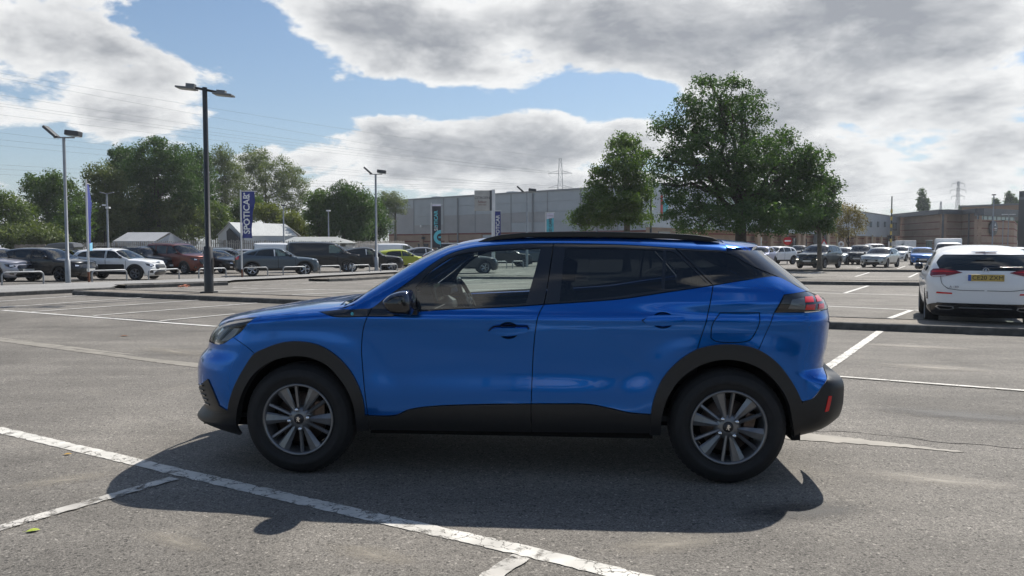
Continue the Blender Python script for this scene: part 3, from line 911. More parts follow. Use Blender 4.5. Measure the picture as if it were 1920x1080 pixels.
# outlines of the blue car panels, metres: x back from the front axle, z up
HP = {
    'hoodlow': [(-0.608, 0.895), (-0.503, 0.935), (-0.377, 0.961), (-0.269, 0.973), (-0.064, 0.993), (0.137, 1.01), (0.287, 1.027)],
    'fend_top': [(-0.269, 0.973), (-0.064, 0.993), (0.137, 1.01)],
    'trim_low': [(0.137, 1.01), (0.242, 0.984), (0.447, 0.986)],
    'trim_top': [(0.137, 1.01), (0.287, 1.027), (0.47, 1.036)],
    'door_f': [(0.447, 0.986), (0.417, 0.908), (0.405, 0.79), (0.412, 0.67), (0.422, 0.556), (0.433, 0.451), (0.44, 0.377)],
    'door_f2': [(0.47, 1.036), (0.447, 0.986)],
    'arch_f_up': [(0.42, 0.376), (0.414, 0.461), (0.385, 0.559), (0.326, 0.662), (0.247, 0.744), (0.152, 0.802), (0.032, 0.827), (-0.086, 0.819), (-0.189, 0.785), (-0.266, 0.747)],
    'arch_f_lo': [(-0.266, 0.747), (-0.317, 0.682), (-0.39, 0.561), (-0.439, 0.441), (-0.458, 0.376)],
    'arch_fi': [(-0.416, 0.289), (-0.384, 0.423), (-0.336, 0.536), (-0.265, 0.634), (-0.16, 0.706), (-0.04, 0.74), (0.07, 0.738), (0.19, 0.691), (0.276, 0.603), (0.335, 0.509), (0.365, 0.399), (0.365, 0.277)],
    'seam_fb': [(-0.266, 0.747), (-0.312, 0.785), (-0.376, 0.822), (-0.422, 0.846)],
    'lamp': [(-0.608, 0.895), (-0.503, 0.935), (-0.377, 0.961), (-0.269, 0.973), (-0.37, 0.878), (-0.422, 0.846), (-0.494, 0.805), (-0.548, 0.794)],
    'belt_f': [(0.447, 0.986), (0.614, 0.99), (0.694, 1.009), (0.807, 1.022), (1.066, 1.036), (1.323, 1.049), (1.515, 1.063)],
    'belt_r': [(1.515, 1.063), (1.706, 1.076), (1.981, 1.099), (2.24, 1.139), (2.511, 1.181)],
    'belt_q': [(2.511, 1.181), (2.688, 1.21), (2.899, 1.232)],
    'b_low': [(1.515, 1.063), (1.484, 1.004), (1.465, 0.907), (1.452, 0.777), (1.446, 0.648), (1.44, 0.466)],
    'b_up': [(1.566, 1.43), (1.549, 1.287), (1.529, 1.144), (1.515, 1.063)],
    'c_low': [(2.511, 1.181), (2.493, 1.104), (2.467, 0.981), (2.415, 0.804)],
    'c_up': [(2.306, 1.4), (2.407, 1.292), (2.511, 1.181)],
    'sill_f': [(0.44, 0.377), (0.615, 0.382), (0.684, 0.413), (0.751, 0.429), (0.869, 0.443), (1.13, 0.457), (1.44, 0.466)],
    'sill_r': [(1.44, 0.466), (1.613, 0.469), (1.781, 0.469), (1.908, 0.448), (2.015, 0.425), (2.153, 0.416)],
    'sill_bot': [(0.443, 0.283), (0.96, 0.284), (1.431, 0.287), (2.154, 0.292)],
    'arch_r': [(2.153, 0.416), (2.17, 0.51), (2.219, 0.63), (2.311, 0.736), (2.415, 0.804), (2.528, 0.832), (2.653, 0.833), (2.767, 0.805)],
    'arch_r2': [(2.767, 0.805), (2.873, 0.73), (2.958, 0.62), (3.006, 0.53), (3.03, 0.444)],
    'arch_ri': [(2.208, 0.293), (2.212, 0.413), (2.248, 0.53), (2.327, 0.642), (2.438, 0.719), (2.566, 0.752), (2.692, 0.738), (2.803, 0.685), (2.884, 0.605), (2.941, 0.511), (2.974, 0.386), (2.996, 0.291)],
    'seam_rb': [(2.767, 0.805), (2.82, 0.929), (2.856, 1.026)],
    'win_outer': [(0.47, 1.036), (0.529, 1.082), (0.616, 1.146), (0.703, 1.21), (0.807, 1.295), (0.911, 1.36), (1.019, 1.395), (1.152, 1.413), (1.374, 1.427), (1.566, 1.43)],
    'win_outer2': [(1.566, 1.43), (1.858, 1.425), (2.095, 1.415), (2.306, 1.4)],
    'win_outer3': [(2.306, 1.4), (2.446, 1.392), (2.61, 1.383)],
    'glass_f': [(0.731, 1.159), (0.767, 1.208), (0.837, 1.276), (0.909, 1.328), (0.987, 1.359), (1.135, 1.379), (1.31, 1.39), (1.485, 1.397), (1.453, 1.254), (1.403, 1.071), (1.129, 1.057), (0.806, 1.035), (0.76, 1.033)],
    'glass_r': [(1.639, 1.397), (1.932, 1.395), (2.231, 1.381), (2.207, 1.154), (1.99, 1.121), (1.769, 1.095), (1.61, 1.082)],
    'glass_r2': [(2.253, 1.378), (2.291, 1.373), (2.39, 1.282), (2.475, 1.193), (2.35, 1.174), (2.232, 1.157)],
    'glass_q': [(2.343, 1.383), (2.476, 1.378), (2.596, 1.371), (2.739, 1.311), (2.875, 1.246), (2.69, 1.221), (2.531, 1.194)],
    'fuel': [(2.545, 1.022), (2.77, 1.024), (2.769, 0.967), (2.729, 0.876), (2.699, 0.857), (2.525, 0.855), (2.494, 0.874), (2.501, 0.956)],
    'hf': [(1.186, 0.905), (1.213, 0.928), (1.293, 0.935), (1.415, 0.935), (1.424, 0.92), (1.404, 0.894), (1.324, 0.883), (1.212, 0.885)],
    'hr': [(2.097, 0.975), (2.128, 0.99), (2.206, 0.997), (2.329, 0.998), (2.338, 0.983), (2.32, 0.964), (2.237, 0.954), (2.119, 0.956)],
    'taill': [(2.856, 1.026), (2.912, 1.128), (3.018, 1.138), (3.147, 1.131)],
    'dpil': [(2.61, 1.383), (2.744, 1.299), (2.899, 1.232)],
    'blackfront': [(-0.458, 0.376), (-0.53, 0.407), (-0.571, 0.511), (-0.611, 0.564)],
    'bump_edge': [(3.028, 0.505), (3.079, 0.523), (3.112, 0.566), (3.133, 0.6)],
    'refl': [(3.166, 0.545), (3.186, 0.544), (3.17, 0.457), (3.148, 0.45)],
    'badge': [(0.361, 1.012)],
    'key': [(1.398, 0.917)],
    'mirror': [(0.661, 1.086)],
    'frear': [(3.009, 0.277), (3.116, 0.296)],
}

# ---------------------------------------------------------------- materials for vehicles
M_BLUE = pmat('paint_blue', (0.0, 0.112, 0.46), 0.16, 0.70, 0.60, 0.25, coat_rough=0.01)
M_BLACKGLOSS = pmat('trim_gloss_black', (0.010, 0.010, 0.012), 0.12, 0.0, 0.6)
M_PLASTIC = pmat('cladding_black_plastic', (0.0125, 0.013, 0.0145), 0.42, 0, 0, 0.45, var=0.12, vscale=30, bump=0.05, bscale=400)
M_UNDER = pmat('underbody_black', (0.006, 0.006, 0.006), 0.9, 0, 0, 0.2)
M_RUBBER = pmat('tyre_rubber', (0.0135, 0.0138, 0.015), 0.72, 0, 0, 0.35, var=0.2, vscale=25)
M_ALLOY = pmat('alloy_grey', (0.165, 0.17, 0.18), 0.30, 0.60, 0.4, 0.5, var=0.1, vscale=30)
M_ALLOYD = pmat('alloy_dark', (0.035, 0.036, 0.040), 0.35, 0.6)
M_CHROME = pmat('chrome', (0.75, 0.75, 0.75), 0.12, 1.0)
M_DISC = pmat('brake_steel', (0.12, 0.09, 0.075), 0.45, 0.8, var=0.3, vscale=40)
M_SEAT = pmat('seat_cloth', (0.012, 0.0125, 0.014), 0.85, bump=0.2, bscale=300)
M_DASH = pmat('dash_plastic', (0.030, 0.032, 0.034), 0.55)
M_LINER = pmat('cabin_liner', (0.035, 0.037, 0.038), 0.8)
M_HEADLINER = pmat('headliner', (0.10, 0.105, 0.11), 0.9)
M_REDL = pmat('lamp_red', (0.60, 0.014, 0.016), 0.2, 0, 0.5)
M_WHITEL = pmat('lamp_silver', (0.80, 0.82, 0.85), 0.18, 0.55)
M_SMOKE = pmat('lamp_smoked', (0.016, 0.016, 0.017), 0.10, 0, 0.8)
M_LENS = glass_mat('lamp_lens', (0.95, 0.96, 0.97), 0.7)
M_GLASS = glass_mat('window_clear', (0.80, 0.88, 0.86))
M_GLASSD = glass_mat('window_privacy', (0.16, 0.18, 0.19))
M_WHITEP = pmat('white_paint_small', (0.75, 0.75, 0.75), 0.35)

def rounded(cx, cz, rx, rz, n=28):
    return [(cx + rx * math.cos(2 * math.pi * k / n), cz + rz * math.sin(2 * math.pi * k / n)) for k in range(n)]

# ---------------------------------------------------------------- wheels
def make_wheel_meshes(R, width, Rrim, nspk, style, hub=0.07):
    """meshes with the wheel centre at the origin, outer face towards -y"""
    w = width / 2
    t = MB()
    sh = R - 0.012
    prof = [(Rrim - 0.012, -w + 0.012), (Rrim + 0.006, -w + 0.002), (Rrim + 0.03, -w - 0.004), (Rrim + (R - Rrim) * 0.30, -w - 0.006), (Rrim + (R - Rrim) * 0.33, -w - 0.0095), (Rrim + (R - Rrim) * 0.50, -w - 0.0095), (Rrim + (R - Rrim) * 0.53, -w - 0.006), (Rrim + (R - Rrim) * 0.72, -w - 0.003), (Rrim + (R - Rrim) * 0.75, -w + 0.002),
            (R - 0.022, -w + 0.010), (R - 0.008, -w + 0.024), (R - 0.002, -w + 0.045), (R, -w * 0.3), (R, w * 0.3), (R - 0.004, w - 0.04), (R - 0.022, w - 0.008), (Rrim + 0.03, w), (Rrim - 0.012, w - 0.01)]
    t.lathe(prof, 'Y', 64)
    # tread blocks on the shoulder
    nb = 56
    for k in range(nb):
        a = 2 * math.pi * (k + 0.5) / nb
        ca, sa = math.cos(a), math.sin(a)
        hw = R * math.pi / nb * 0.62
        vs = []
        for (r, y) in ((R - 0.026, -w + 0.004), (R + 0.0015, -w + 0.050), (R - 0.02, -w + 0.06)):
            for sgn in (-1, 1):
                vs.append((r * ca - sgn * hw * sa, y, r * sa + sgn * hw * ca))
        t.add(vs, [(0, 1, 3, 2), (2, 3, 5, 4), (0, 2, 4), (1, 5, 3)])
    tyre = t.mesh('tyre')
    r = MB()
    r.lathe([(Rrim - 0.004, -w + 0.004), (Rrim + 0.004, -w - 0.003), (Rrim - 0.010, -w - 0.006), (Rrim - 0.016, -w + 0.01), (Rrim - 0.022, -w + 0.05), (Rrim - 0.035, 0.04), (Rrim - 0.03, w)], 'Y', 56, mi=0)
    yo = -w + 0.004
    def blade(a0, ri, ro, wi, wo, yi, yo_, th=0.022, mi=0, twist=0.0):
        ca, sa = math.cos(a0), math.sin(a0)
        def P(rr, tt, y):
            return (rr * ca - tt * sa, y, rr * sa + tt * ca)
        n = 5
        rows = []
        for i in range(n):
            q = i / (n - 1)
            rr = ri + (ro - ri) * q; hw = (wi + (wo - wi) * q) / 2; y = yi + (yo_ - yi) * q
            rows.append([P(rr, -hw, y + 0.011), P(rr, -hw * 0.72, y + 0.003), P(rr, hw * 0.25, y - 0.003), P(rr, hw, y + 0.010), P(rr, hw * 0.9, y + th), P(rr, -hw * 0.9, y + th)])
        vs = [p for R_ in rows for p in R_]
        fs = []
        for i in range(n - 1):
            for k in range(6):
                k2 = (k + 1) % 6
                fs.append((i * 6 + k, i * 6 + k2, (i + 1) * 6 + k2, (i + 1) * 6 + k))
        fs.append(tuple(range(6))); fs.append(tuple(range((n - 1) * 6, n * 6)))
        r.add(vs, fs, mi)
    if style == 'twin':
        for k in range(nspk):
            a = 2 * math.pi * k / nspk
            blade(a, hub * 0.8, Rrim - 0.006, 0.026, 0.086, yo + 0.018, yo + 0.004)
            blade(a - rad(25), hub * 0.75, Rrim - 0.006, 0.020, 0.026, yo + 0.016, yo + 0.008, mi=0)
    elif style == 'five':
        for k in range(nspk):
            a = 2 * math.pi * k / nspk
            blade(a - rad(9), hub * 0.7, Rrim - 0.006, 0.030, 0.035, yo + 0.018, yo + 0.008)
            blade(a + rad(9), hub * 0.7, Rrim - 0.006, 0.030, 0.035, yo + 0.018, yo + 0.008)
    elif style == 'steel':
        r.lathe([(Rrim - 0.02, -w + 0.03), (Rrim * 0.72, -w + 0.035), (Rrim * 0.62, -w + 0.015), (Rrim * 0.30, -w + 0.02), (0.0, -w + 0.01)], 'Y', 32)
        for k in range(12):
            a = 2 * math.pi * k / 12
            r.box((Rrim * 0.80 * math.cos(a), -w + 0.026, Rrim * 0.80 * math.sin(a)), (0.035, 0.012, 0.02), mi=1, ry=-a)
    else:
        for k in range(nspk):
            a = 2 * math.pi * k / nspk
            blade(a, hub * 0.7, Rrim - 0.006, 0.05, 0.075, yo + 0.018, yo + 0.006)
    r.lathe([(0.0, yo + 0.014), (hub * 0.45, yo + 0.014), (hub * 0.95, yo + 0.020), (hub * 1.15, yo + 0.05)], 'Y', 32)
    r.lathe([(0.0, yo + 0.008), (0.030, yo + 0.009), (0.033, yo + 0.016)], 'Y', 20, mi=1)
    rim = r.mesh('rim')
    d = MB()
    d.lathe([(0.0, -w + 0.07), (Rrim * 0.70, -w + 0.07), (Rrim * 0.70, -w + 0.10), (0.0, -w + 0.10)], 'Y', 40)
    d.box((Rrim * 0.55, -w + 0.062, 0.05), (0.06, 0.03, 0.11))
    disc = d.mesh('brake_disc')
    bk = MB()
    bk.lathe([(0.0, 0.0), (Rrim - 0.03, 0.0), (Rrim - 0.03, 0.01), (0.0, 0.01)], 'Y', 24)
    back = bk.mesh('wheel_back')
    return tyre, rim, disc, back

def add_wheel(parent, loc, meshes, mats, flip=False, spin=0.0, bolts=0, simple=False):
    w = empty('wheel', loc)
    w.parent = parent
    w.rotation_euler = (0, spin, math.pi if flip else 0)
    link('tyre', meshes[0], mats[0], w)
    link('rim', meshes[1], [mats[1], mats[2]], w)
    if not simple:
        link('brake_disc', meshes[2], M_DISC, w)
    link('wheel_back', meshes[3], M_UNDER, w)
    return w

# ---------------------------------------------------------------- the blue car
HX = math.radians(-4.706)
hero = empty('compact_suv', (-1.2481, 5.5664, 0), HX,
             'bright blue compact SUV parked broadside in the foreground', 'car')
def zv(x, v):
    return float(HERO.ztop(x) - HERO.H(x) * (1 - math.cos(v * math.pi / 2) ** (2 / HERO.nt)))
def fu(u, z):
    """(x, z) of a point at slice distance u from the nose centre"""
    p = HERO.front(np.array([u]), np.array([z]))[0]
    return (float(p[0]), float(p[2]))
def ru(u, z):
    p = HERO.rear(np.array([u]), np.array([z]))[0]
    return (float(p[0]), float(p[2]))
rv = lambda L: list(reversed(L))
G = 0.0028     # half of a shut line
FL = 0.012

def hpanel(name, mat, mode, outer, holes=(), **kw):
    kw.setdefault('g', 0.020); kw.setdefault('flange', FL); kw.setdefault('gap', G)
    return Panels(HERO).patch(mode, outer, holes, **kw).build(name, mat, hero)

# wing, doors, quarter on each side (part names repeat for both sides)
cupf = (1.303, 0.907, 0.061, 0.050); cupr = (2.215, 0.976, 0.063, 0.046)
fender = HP['fend_top'] + HP['trim_low'][1:] + HP['door_f'][1:-1] + [(0.441, 0.385)] + HP['arch_f_up'] + HP['seam_fb'][1:] + [HP['lamp'][4]]
door_f = HP['belt_f'] + HP['b_low'][1:] + rv(HP['sill_f'])[1:] + rv(HP['door_f'])[1:-1]
door_r = HP['belt_r'] + HP['c_low'][1:] + rv(HP['arch_r'][:5])[1:] + rv(HP['sill_r'])[1:] + rv(HP['b_low'])[1:-1]
quarter = HP['belt_q'] + [(3.02, 1.172), (3.085, 1.142)] + rv(HP['taill'])[1:] + rv(HP['seam_rb'])[1:] + rv(HP['arch_r'][4:])[1:] + rv(HP['c_low'])[1:-1]
for sd in (-1, 1):
    k = dict(sides=(sd,))
    hpanel('front_wing', M_BLUE, 'side', fender, **k)
    df = hpanel('front_door', M_BLUE, 'side', door_f, [rounded(*cupf)], **k)
    dr = hpanel('rear_door', M_BLUE, 'side', door_r, [rounded(*cupr)], **k)
    qp = hpanel('rear_quarter', M_BLUE, 'side', quarter, [HP['fuel']] if sd < 0 else [], **k)
    if sd < 0:
        o = hpanel('fuel_flap', M_BLUE, 'side', HP['fuel'], **k); o.parent = qp
    for par, cup, key in ((df, cupf, 'hf'), (dr, cupr, 'hr')):
        # hollow behind the handle and the handle itself
        y0 = float(HERO.Y(cup[0], cup[1]))
        b = MB()
        prof = [(1.0, 0.0), (0.94, -0.010), (0.78, -0.026), (0.45, -0.035), (0.0, -0.037)]
        vs = []; fs = []; n = 28
        for r_, d_ in prof:
            for i in range(n):
                a = 2 * math.pi * i / n
                x = cup[0] + cup[2] * 1.03 * r_ * math.cos(a); z = cup[1] + cup[3] * 1.03 * r_ * math.sin(a)
                vs.append((x, sd * (float(HERO.Y(x, z)) + d_ - 0.002), z))
        for i in range(len(prof) - 1):
            for q in range(n):
                q2 = (q + 1) % n
                fs.append((i * n + q, i * n + q2, (i + 1) * n + q2, (i + 1) * n + q))
        b.add(vs, fs, 0, True)
        b.build('handle_recess', M_BLUE, par)
        Panels(HERO).patch('side', HP[key], g=0.02, off=0.0015, gap=-0.0045, sides=(sd,)).build('handle_shade', M_UNDER, par)  # black panel painting the shadow outline around the handle
        h = Panels(HERO).patch('side', HP[key], g=0.02, off=0.034, flange=0.024, sides=(sd,)).build('door_handle', M_BLUE, par)
        if key == 'hf':
            kx, kz = HP['key'][0]
            MB().lathe([(0.0, 0.0), (0.008, 0.0), (0.009, 0.003)], 'Y', 14).build('key_lock', M_WHITEP, par, (kx, sd * (float(HERO.Y(kx, kz)) + 0.033), kz))
    hpanel('badge_strip', M_BLACKGLOSS, 'side', HP['trim_top'] + rv(HP['trim_low'])[:-1], g=0.03, **k)
    tm = text_mesh('e', 0.038, 0.0015, bold=0.001)
    bx, bz = HP['badge'][0]
    bx -= 0.01; bz -= 0.008
    link('badge', tm, pmat('badge_teal', (0.10, 0.42, 0.45), 0.2, 0.6), hero, (bx, sd * (float(HERO.Y(bx, bz)) + 0.004), bz), (math.pi / 2 - 0.2, 0, 0 if sd < 0 else math.pi))
    # window surrounds with their glass
    fr_f = HP['win_outer'] + HP['b_up'][1:] + rv(HP['belt_f'])[1:]
    fr_r = HP['win_outer2'] + HP['c_up'][1:] + rv(HP['belt_r'])[1:] + rv(HP['b_up'])[1:-1]
    fr_q = HP['win_outer3'] + HP['dpil'][1:] + rv(HP['belt_q'])[1:] + rv(HP['c_up'])[1:-1]
    hpanel('window_frame', M_BLACKGLOSS, 'side', fr_f, [HP['glass_f']], **k)
    hpanel('window_frame', M_BLACKGLOSS, 'side', fr_r, [HP['glass_r'], HP['glass_r2']], **k)
    hpanel('window_frame', M_BLACKGLOSS, 'side', fr_q, [HP['glass_q']], **k)
    for nm, key, mt in (('side_window', 'glass_f', M_GLASS), ('side_window', 'glass_r', M_GLASSD), ('side_window', 'glass_r2', M_GLASSD), ('quarter_window', 'glass_q', M_GLASSD)):
        hpanel(nm, mt, 'side', HP[key], off=-0.003, gap=-0.005, flange=0, **k)
    # plastic cladding
    arch_f = HP['arch_f_up'] + HP['arch_f_lo'][1:] + HP['arch_fi'] + [(0.437, 0.285), (0.440, 0.378)]
    arch_r = [(2.152, 0.292)] + HP['arch_r'] + HP['arch_r2'][1:] + [(3.012, 0.290)] + rv(HP['arch_ri'])
    hpanel('wheel_arch_trim', M_PLASTIC, 'side', arch_f, off=0.012, flange=0.06, gap=-0.003, g=0.03, **k)
    hpanel('wheel_arch_trim', M_PLASTIC, 'side', arch_r, off=0.012, flange=0.06, gap=-0.003, g=0.03, **k)
    hpanel('sill_trim', M_PLASTIC, 'side', HP['sill_f'] + [(1.44, 0.288)] + rv(HP['sill_bot'])[2:], off=0.008, flange=0.05, g=0.03, gap=0.002, **k)
    hpanel('sill_trim', M_PLASTIC, 'side', HP['sill_r'] + [(2.15, 0.297), (1.44, 0.288)], off=0.008, flange=0.05, g=0.03, gap=0.002, **k)
    # pillar and roof side
    vr = lambda x: float(np.interp(x, [0.2, 0.9, 1.2, 2.7], [0.58, 0.52, 0.56, 0.56]))
    up = [(x, zv(x, vr(x))) for x in np.linspace(2.62, 0.30, 40)]
    cant = HP['trim_top'][1:] + HP['win_outer'][1:] + HP['win_outer2'][1:] + HP['win_outer3'][1:] + up + [(0.27, 1.035)]
    hpanel('roof_pillar', M_BLUE, 'side', cant, g=0.03, gap=0.0015, **k)
    # lamps
    lamp_o = HP['lamp'] + [fu(0.255, 0.80), fu(0.225, 0.845)]
    hl = hpanel('headlight', M_SMOKE, 'front', lamp_o, off=-0.028, flange=0, g=0.02, gap=0.0, **k)
    o = hpanel('headlight_lens', M_LENS, 'front', lamp_o, off=0.0, flange=0.006, g=0.02, gap=0.001, **k); o.parent = hl
    for pl in ([fu(.36, .815), fu(.41, .83), fu(.43, .90), fu(.40, .90)], [fu(.30, .83), fu(.335, .82), fu(.37, .905), fu(.35, .90)], [fu(.44, .842), fu(.50, .90), fu(.475, .91), fu(.445, .875)]):
        o = hpanel('headlight_reflector', M_WHITEL, 'front', pl, off=-0.016, flange=0.01, g=0.02, gap=0, **k); o.parent = hl
    tl_o = [HP['taill'][0], HP['taill'][1], HP['taill'][2], (3.085, 1.137), ru(0.20, 1.105), ru(0.12, 1.10), ru(0.12, 1.045), ru(0.20, 1.035), (3.05, 1.029)]
    tl = hpanel('tail_light', M_SMOKE, 'rear', tl_o, off=0.004, flange=0.03, g=0.02, gap=0.002, **k)
    pz = [((2.93, 1.05), (2.955, 1.10), (3.03, 1.108), (3.03, 1.045))]
    for pl in pz:
        o = hpanel('reversing_lens', pmat('lamp_grey_lens', (0.13, 0.14, 0.145), 0.08, 0.3, 0.8), 'rear', pl, off=0.006, flange=0, g=0.02, gap=0, **k); o.parent = tl
    for (xa, xb) in ((3.03, 3.09), (3.115, 3.165)):
        for (za, zb) in ((1.083, 1.112), (1.042, 1.070)):
            o = hpanel('light_claw', M_REDL, 'rear', [(xa, za), (xb, za), (xb + 0.008, zb), (xa + 0.008, zb)], off=0.0065, flange=0.004, g=0.02, gap=0, **k); o.parent = tl
    hpanel('rear_reflector', M_REDL, 'rear', HP['refl'], off=0.005, flange=0.005, g=0.02, gap=0, **k)
    # rear pillar, front bumper fang
    dp = rv(HP['dpil']) + [(2.70, 1.388)] + [ru(0.16, z) for z in (1.385, 1.30, 1.22, 1.145)] + [(3.085, 1.142), (3.02, 1.172)]
    hpanel('rear_pillar_trim', M_BLACKGLOSS, 'rear', dp, g=0.02, gap=0.001, **k)
    fang = [(-0.613, 0.572), (-0.569, 0.512), (-0.525, 0.41), (-0.452, 0.379), fu(0.34, 0.35), fu(0.28, 0.36), fu(0.28, 0.50)]
    o = hpanel('bumper_vent', M_PLASTIC, 'front', fang, off=0.006, flange=0.02, g=0.02, gap=0, **k)
    for q in range(5):
        z = 0.40 + q * 0.03
        oo = hpanel('vent_slat', M_BLACKGLOSS, 'front', [fu(0.30, z), fu(0.345, z), fu(0.345, z + 0.008), fu(0.30, z + 0.008)], off=0.014, flange=0.01, g=0.02, gap=0, **k); oo.parent = o
    # mirror
    mo = [(0.565, 1.092), (0.612, 1.132), (0.694, 1.157), (0.735, 1.156), (0.757, 1.110), (0.760, 1.030), (0.745, 1.000), (0.612, 1.010), (0.570, 1.055)]
    mo = resample(mo, 0.02, True, 55)
    c = mo.mean(0); mo = c + (mo - c) * 0.90
    b = MB(); vs = []; fs = []
    secs = [(-0.885, 0.80), (-0.900, 0.93), (-0.935, 1.0), (-0.995, 1.0), (-1.035, 0.95), (-1.060, 0.84), (-1.072, 0.62), (-1.075, 0.0)]
    n = len(mo)
    for (y, sc) in secs:
        for p in mo:
            q = c + (p - c) * sc
            vs.append((q[0], -sd * y, q[1]))
    for i in range(len(secs) - 1):
        for q in range(n):
            q2 = (q + 1) % n
            fs.append((i * n + q, i * n + q2, (i + 1) * n + q2, (i + 1) * n + q))
    b.add(vs, fs, 0, True)
    mr = b.build('door_mirror', M_BLACKGLOSS, hero)
    MB().box((0.70, sd * 0.885, 1.015), (0.12, 0.07, 0.030)).build('mirror_arm', M_PLASTIC, mr, bevel=0.008)
    cap = MB(); vs = []; fs = []
    secs2 = [(-0.93, 1.02), (-0.995, 1.025), (-1.037, 0.975), (-1.063, 0.865), (-1.076, 0.64)]
    up_pts = [p for p in mo if p[1] > 1.085]
    up_pts = sorted(up_pts, key=lambda p: math.atan2(p[1] - c[1] + 0.02, p[0] - c[0]))
    m_ = len(up_pts)
    for (y, sc) in secs2:
        for p in up_pts:
            q = c + (p - c) * sc
            vs.append((q[0], -sd * y, q[1]))
    for i in range(len(secs2) - 1):
        for q in range(m_ - 1):
            fs.append((i * m_ + q, i * m_ + q + 1, (i + 1) * m_ + q + 1, (i + 1) * m_ + q))
    cap.add(vs, fs, 0, True)
    cap.build('mirror_cap', pmat('mirror_cap_navy', (0.010, 0.014, 0.035), 0.1, 0.2, 1.0), mr)
    # roof rail
    rt = [(1.075, 1.436), (1.14, 1.463), (1.232, 1.484), (1.368, 1.497), (1.6, 1.503), (1.861, 1.503), (2.1, 1.498), (2.3, 1.490), (2.45, 1.480), (2.54, 1.466), (2.595, 1.440)]
    rbm = [(2.52, 1.440), (2.3, 1.456), (1.86, 1.468), (1.4, 1.467), (1.22, 1.452), (1.12, 1.434)]
    b = MB(); b.prism(rt + rbm, sd * 0.600, sd * 0.560)
    b.build('roof_rail', pmat('rail_black', (0.008, 0.008, 0.009), 0.32, 0, 0, 0.4), hero, bevel=0.006)

# panels across the car
low = np.array(resample(HP['hoodlow'] + [(0.262, 1.050)], 0.03, False))
hv = [(float(x), float(HERO.top_v(x, z))) for x, z in low]
hood = [(-0.715, 0.02), (-0.712, 0.35)] + hv + [(0.235, 0.60), (0.205, 0.3), (0.20, 0.0)]
bon = Panels(HERO)
full = hood[1:-1] + [(x, -v) for x, v in rv(hood[1:-1])]
bon.patch('top', full, g=0.035, flange=FL, sides=(1,), conv=False, raw=True).build('bonnet', M_BLUE, hero)
ws = [(0.20, 0.0), (0.215, 0.3), (0.24, 0.5), (0.285, 0.57), (0.5, 0.555), (0.75, 0.535), (0.95, 0.52), (0.93, 0.4), (0.92, 0.0)]
def mir(h): return h[1:-1] + [(x, -v) for x, v in rv(h[1:-1])]
Panels(HERO).patch('top', mir(ws), g=0.04, sides=(1,), conv=False, raw=True).build('windscreen', M_GLASS, hero)
Panels(HERO).patch('top', mir([(0.10, 0.0), (0.10, 0.3), (0.2, 0.62), (0.34, 0.66), (0.30, 0.5), (0.27, 0.3), (0.27, 0.0)]), g=0.04, off=-0.03, sides=(1,), conv=False, raw=True).build('wiper_cowl', M_UNDER, hero)
Panels(HERO).patch('top', mir([(0.08, 0.0), (0.08, 0.3), (0.12, 0.80), (0.42, 0.84), (0.40, 0.5), (0.36, 0.3), (0.36, 0.0)]), g=0.05, off=-0.016, sides=(1,), conv=False, raw=True).build('scuttle_panel', M_UNDER, hero)
rf = [(0.925, 0.0), (0.935, 0.4), (0.955, 0.52)] + [(x, vr(x)) for x in np.linspace(0.97, 2.61, 28)] + [(2.612, 0.3), (2.612, 0.0)]
Panels(HERO).patch('top', mir(rf), g=0.05, flange=0.01, sides=(1,), conv=False, raw=True).build('roof_panel', M_BLUE, hero)
sp = [(2.618, 0.0), (2.618, 0.4), (2.618, 0.86), (2.70, 0.80), (2.80, 0.70), (2.875, 0.52), (2.895, 0.3), (2.90, 0.0)]
Panels(HERO).patch('top', mir(sp), g=0.04, off=0.006, flange=0.028, sides=(1,), conv=False, raw=True).build('roof_spoiler', M_BLUE, hero)
def half(name, mat, mode, pts, **kw):
    kw.setdefault('g', 0.025); kw.setdefault('flange', 0.012); kw.setdefault('gap', 0.0015)
    if kw.pop('apart', False):
        for sd in (-1, 1):
            Panels(HERO).patch(mode, pts, sides=(sd,), **kw).build(name, mat, hero)
        return
    return Panels(HERO).patch(mode, pts, full=True, sides=(1,), **kw).build(name, mat, hero)
fb = rv(HP['seam_fb']) + HP['arch_f_lo'][1:] + [HP['arch_f_lo'][-1], HP['blackfront'][1], HP['blackfront'][2], HP['blackfront'][3], fu(0.30, 0.50), fu(0.28, 0.375), fu(0.14, 0.375), fu(0.12, 0.55), fu(0.14, 0.74), fu(0.22, 0.785), (-0.548, 0.792), (-0.494, 0.803)]
half('front_bumper', M_BLUE, 'front', fb, apart=True)
half('front_grille', M_PLASTIC, 'front', [fu(0.118, 0.55), fu(0.138, 0.74), fu(0.22, 0.787), fu(0.225, 0.84), fu(0.0, 0.86), fu(0.0, 0.375), fu(0.138, 0.377)], gap=0)
half('front_bumper_lip', M_PLASTIC, 'front', [HP['blackfront'][0], (-0.418, 0.33), (-0.412, 0.22), (-0.47, 0.187), fu(0.30, 0.195), fu(0.0, 0.20), fu(0.0, 0.37), fu(0.28, 0.37), fu(0.34, 0.352)], off=0.003, gap=0)
rb = [HP['seam_rb'][2], (3.05, 1.027), ru(0.20, 1.033), ru(0.155, 1.03), ru(0.15, 0.69)] + rv(HP['bump_edge']) + rv(HP['arch_r2'])[1:] + HP['seam_rb'][1:2]
half('rear_bumper', M_BLUE, 'rear', rb, apart=True)
lb = HP['bump_edge'] + [ru(0.15, 0.685), ru(0.0, 0.685), ru(0.0, 0.30), ru(0.2, 0.285), (3.03, 0.262), (2.995, 0.262), (3.012, 0.30), (3.022, 0.44)]
half('rear_bumper_trim', M_PLASTIC, 'rear', lb, off=0.003, gap=0.0)
